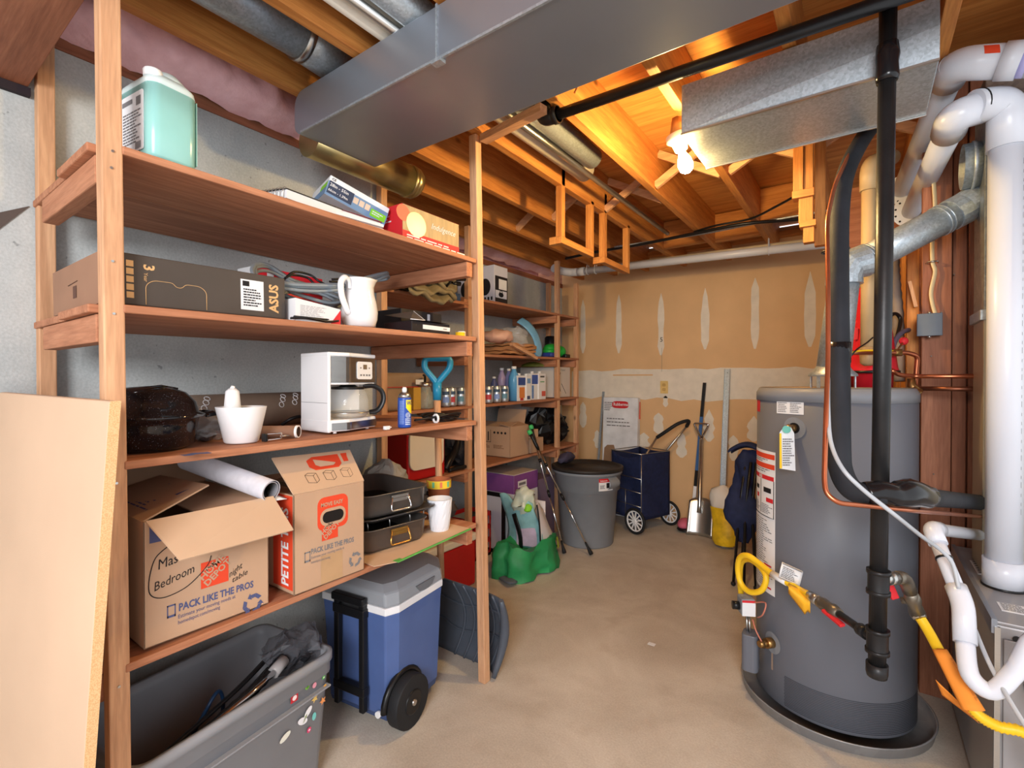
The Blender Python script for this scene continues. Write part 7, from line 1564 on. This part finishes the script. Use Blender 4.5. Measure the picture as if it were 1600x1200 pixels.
# ================================================================== PVC VENTS
def pvc(pts, r, re, name, label, fl=.07, couplings=()):
    t = thing(name, label, 'pipe', pts[0]); part('pipe', MB().tube(fillet(pts, fl), r, 24), M_pvc, t)
    return t
EB, FB = P(1492, 186, d=1.58), P(1424, 330, d=2.42); VB = P(1568, 915, Z=.66); VT = Vector((VB.x, VB.y, EB.z+.02))
t = pvc([FB, EB], .040, .05, 'vent_pipe', 'white PVC vent pipe elbowing over and dropping tall into the furnace top')
EB2 = Vector((EB.x-.004, EB.y-.02, EB.z+.005))
part('elbow', MB().tube(fillet([EB+(FB-EB).normalized()*.10, EB2+Vector((0, 0, .0)), VT+Vector((-.045, 0, .02))], .075, 8), .0485, 24), M_pvc, t)
part('elbow', MB().tube(fillet([EB2+(VT-EB2)*.35+Vector((0, 0, .018)), VT+Vector((0, 0, .02)), VT-Vector((0, 0, .13))], .085, 8), .0500, 24), M_pvc, t)
part('drop', MB().tube([VT-Vector((0, 0, .10)), Vector((VB.x, VB.y, .66))], .0448, 28), M_pvc, t)
part('coupling', MB().tube([Vector((VB.x, VB.y, .658)), Vector((VB.x, VB.y, .745))], .0515, 28), M_pvc, t); part('gasket', MB().tube([Vector((VB.x, VB.y, .654)), Vector((VB.x, VB.y, .662))], .054, 28), M_black, t)
k = MB(); mid = EB2+(VT-EB2)*.45+Vector((0, 0, .02)); k.tube([mid-(VT-EB2).normalized()*.002, mid+(VT-EB2).normalized()*.002], .0508, 24); part('joint_line', k, M_black, t)
k = MB()
for j in range(40): z = .9+.028*j; k.box(VB.x+.0317, VB.x+.0322, VB.y-.0326, VB.y-.0318, z, z+.010+.008*(j % 3 == 0))
part('pipe_print', k, M_grey_ink, t)
fn_ = (EB-FB).normalized()
def flange(c, n, r, par):
    part('flange', MB().tube([c, c+n*.008], r, 32), M_pvc, par); u = n.orthogonal().normalized(); w = n.cross(u); k = MB()
    for j in range(12): a = 2*math.pi*j/12; p = c+(u*math.cos(a)+w*math.sin(a))*(r*.82); k.cyl(p+n*.006, p+n*.0095, .005, n=8)
    part('flange_hole', k, M_ink, par)
flange(FB, Vector((0, -1, 0)), .078, t)
EA, FA = P(1492, 100, d=1.55), P(1409, 297, d=2.5); RA = P(1640, 92, d=1.42)
t = pvc([FA, EA], .040, .05, 'vent_pipe', 'upper white PVC vent pipe with purple primer running off to the right')
part('elbow', MB().tube(fillet([EA+(FA-EA).normalized()*.10, EA, EA+(RA-EA)*.55], .075, 8), .0485, 24), M_pvc, t)
part('coupling', MB().tube([EA+(RA-EA)*.50, EA+(RA-EA)*.72], .053, 24), M_pvc, t); part('run', MB().tube([EA+(RA-EA)*.6, EA+(RA-EA)*4.5], .047, 24), M_pvc, t)
part('primer_band', MB().tube([EA+(RA-EA)*.72, EA+(RA-EA)*.80], .0475, 24), mat('primer_purple', (168, 166, 214), .35, var=.15), t)
q = EA+(RA-EA)*.38; rd = (RA-EA).normalized(); up_ = Vector((0, -.5, .86)); part('orange_sticker', MB().surf(lambda u, v: q+rd*(-.018+.036*u)+(Vector((0, -1, 0))*math.sin(.85+.7*v)+Vector((0, 0, 1))*math.cos(.85+.7*v)-rd*0)*.0492, 4, 4), M_orange, t)
flange(FA, Vector((0, -1, 0)), .072, t)
struct('trim_9', MB().box(-.10, .40, 3.225, 3.26, 2.03, 2.36), WR[0])
# condensate trap
t = thing('drain_trap', 'white PVC condensate trap bending down and up beside the furnace', 'pipe', P(1505, 1000, d=1.26))
pp = [P(1531, 836, d=1.68), P(1456, 826, d=1.45), P(1505, 945, d=1.30), P(1508, 1005, d=1.26), P(1516, 1055, d=1.22), P(1550, 1080, d=1.19), P(1585, 1050, d=1.17), P(1625, 1000, d=1.15), (.40, 1.70, .50), (.42, 1.858, .50)]
part('pipe', MB().tube(fillet(pp[:2]+[pp[1]+Vector((0, -.01, -.02))], .02), .0185, 18), M_pvc, t)
part('elbow', MB().tube(fillet([pp[1]+(pp[0]-pp[1]).normalized()*.055, pp[1], pp[1]+(pp[2]-pp[1]).normalized()*.05], .022), .0235, 18), M_pvc, t)
part('pipe', MB().tube([pp[1], pp[2]], .0185, 18), M_pvc, t); part('elbow', MB().tube(fillet([pp[2]-(pp[2]-pp[1]).normalized()*.05, pp[2], pp[3]], .04), .0245, 18), M_pvc, t)
part('u_bend', MB().tube(spline(pp[3:], 6), .0200, 18), M_pvc, t)
for c in (.42, .82): q = pp[1]+(pp[2]-pp[1])*c; d_ = (pp[2]-pp[1]).normalized(); part('cable_tie', MB().tube([q-d_*.003, q+d_*.003], .0205, 16), M_black, t)
dd = (pp[0]-pp[1]).normalized(); text('CANADA', .016, M_grey_ink, t, pp[1]+dd*.075+Vector((0, -.0186, -.002)), xd=dd, local=False)

# ================================================================== FURNACE
t = thing('furnace', 'grey metal furnace cabinet with labels at the lower right', 'furnace', (.55, 2.2, 0))
M_furn = mat('furnace_enamel', (150, 148, 150), .4, .25, var=.04)
part('cabinet', MB().box(.300, .86, 1.87, 2.62, .02, .645), M_furn, t, bevel=.006); part('top_panel', MB().box(.298, .862, 1.868, 2.622, .645, .655), M_furn, t, bevel=.003)
part('edge_trim', MB().box(.294, .306, 1.866, 2.62, .62, .660), M_galvd, t); part('corner_trim', MB().box(.300, .312, 1.862, 1.872, .02, .64), M_steel, t)
for x, y, w_, h_ in ((.325, 2.28, .10, .16), (.33, 1.96, .09, .07)):
    lo = part('label', MB().box(x, x+w_, y, y+h_, .655, .656), M_paper, t); k = MB(); lines(k, (x+.006, y+.006, .6566), (1, 0, 0), (0, 1, 0), w_-.02, h_-.01, 6, seed=int(x*99)); part('label_print', k, M_grey_ink, lo)
for x, z in ((.345, .615), (.345, .545)): part('knockout', MB().cyl((x, 1.866, z), (x, 1.871, z), .009, n=14), M_black, t)
part('door', MB().box(.318, .86, 1.863, 1.87, .03, .61), M_furn, t, bevel=.002); part('port_ring', MB().tube([(.42+.05*math.cos(a), 1.858, .50+.05*math.sin(a)) for a in [j*math.pi/12 for j in range(24)]], .014, 10, closed=True), M_rubber, t); part('port', MB().cyl((.42, 1.868, .50), (.42, 1.858, .50), .042), M_ink, t)
t = thing('coil_cabinet', 'beige metal plenum cabinet rising behind the tall white pipe', 'plenum', (.6, 2.4, .66))
M_cc = mat('plenum_beige', (176, 164, 140), .45, .5, var=.05)
part('lower_case', MB().box(.335, .92, 2.285, 2.47, .66, 1.53), M_cc, t, bevel=.003); part('flange', MB().box(.325, .93, 2.275, 2.48, 1.525, 1.56), M_galv, t, bevel=.002); part('upper_case', MB().box(.335, .92, 2.285, 2.47, 1.555, 2.355), galv('plenum_galv', (150, 156, 156), .42), t, bevel=.003)
cz = Vector((.30, 2.36, 2.08)); part('collar', MB().hollow((.288, 2.372, 2.085), (.345, 2.372, 2.085), .078, .003, 28), M_galv, t); part('collar_ring', MB().tube([(.312, 2.372, 2.085), (.322, 2.372, 2.085)], .083, 28), M_galv, t)
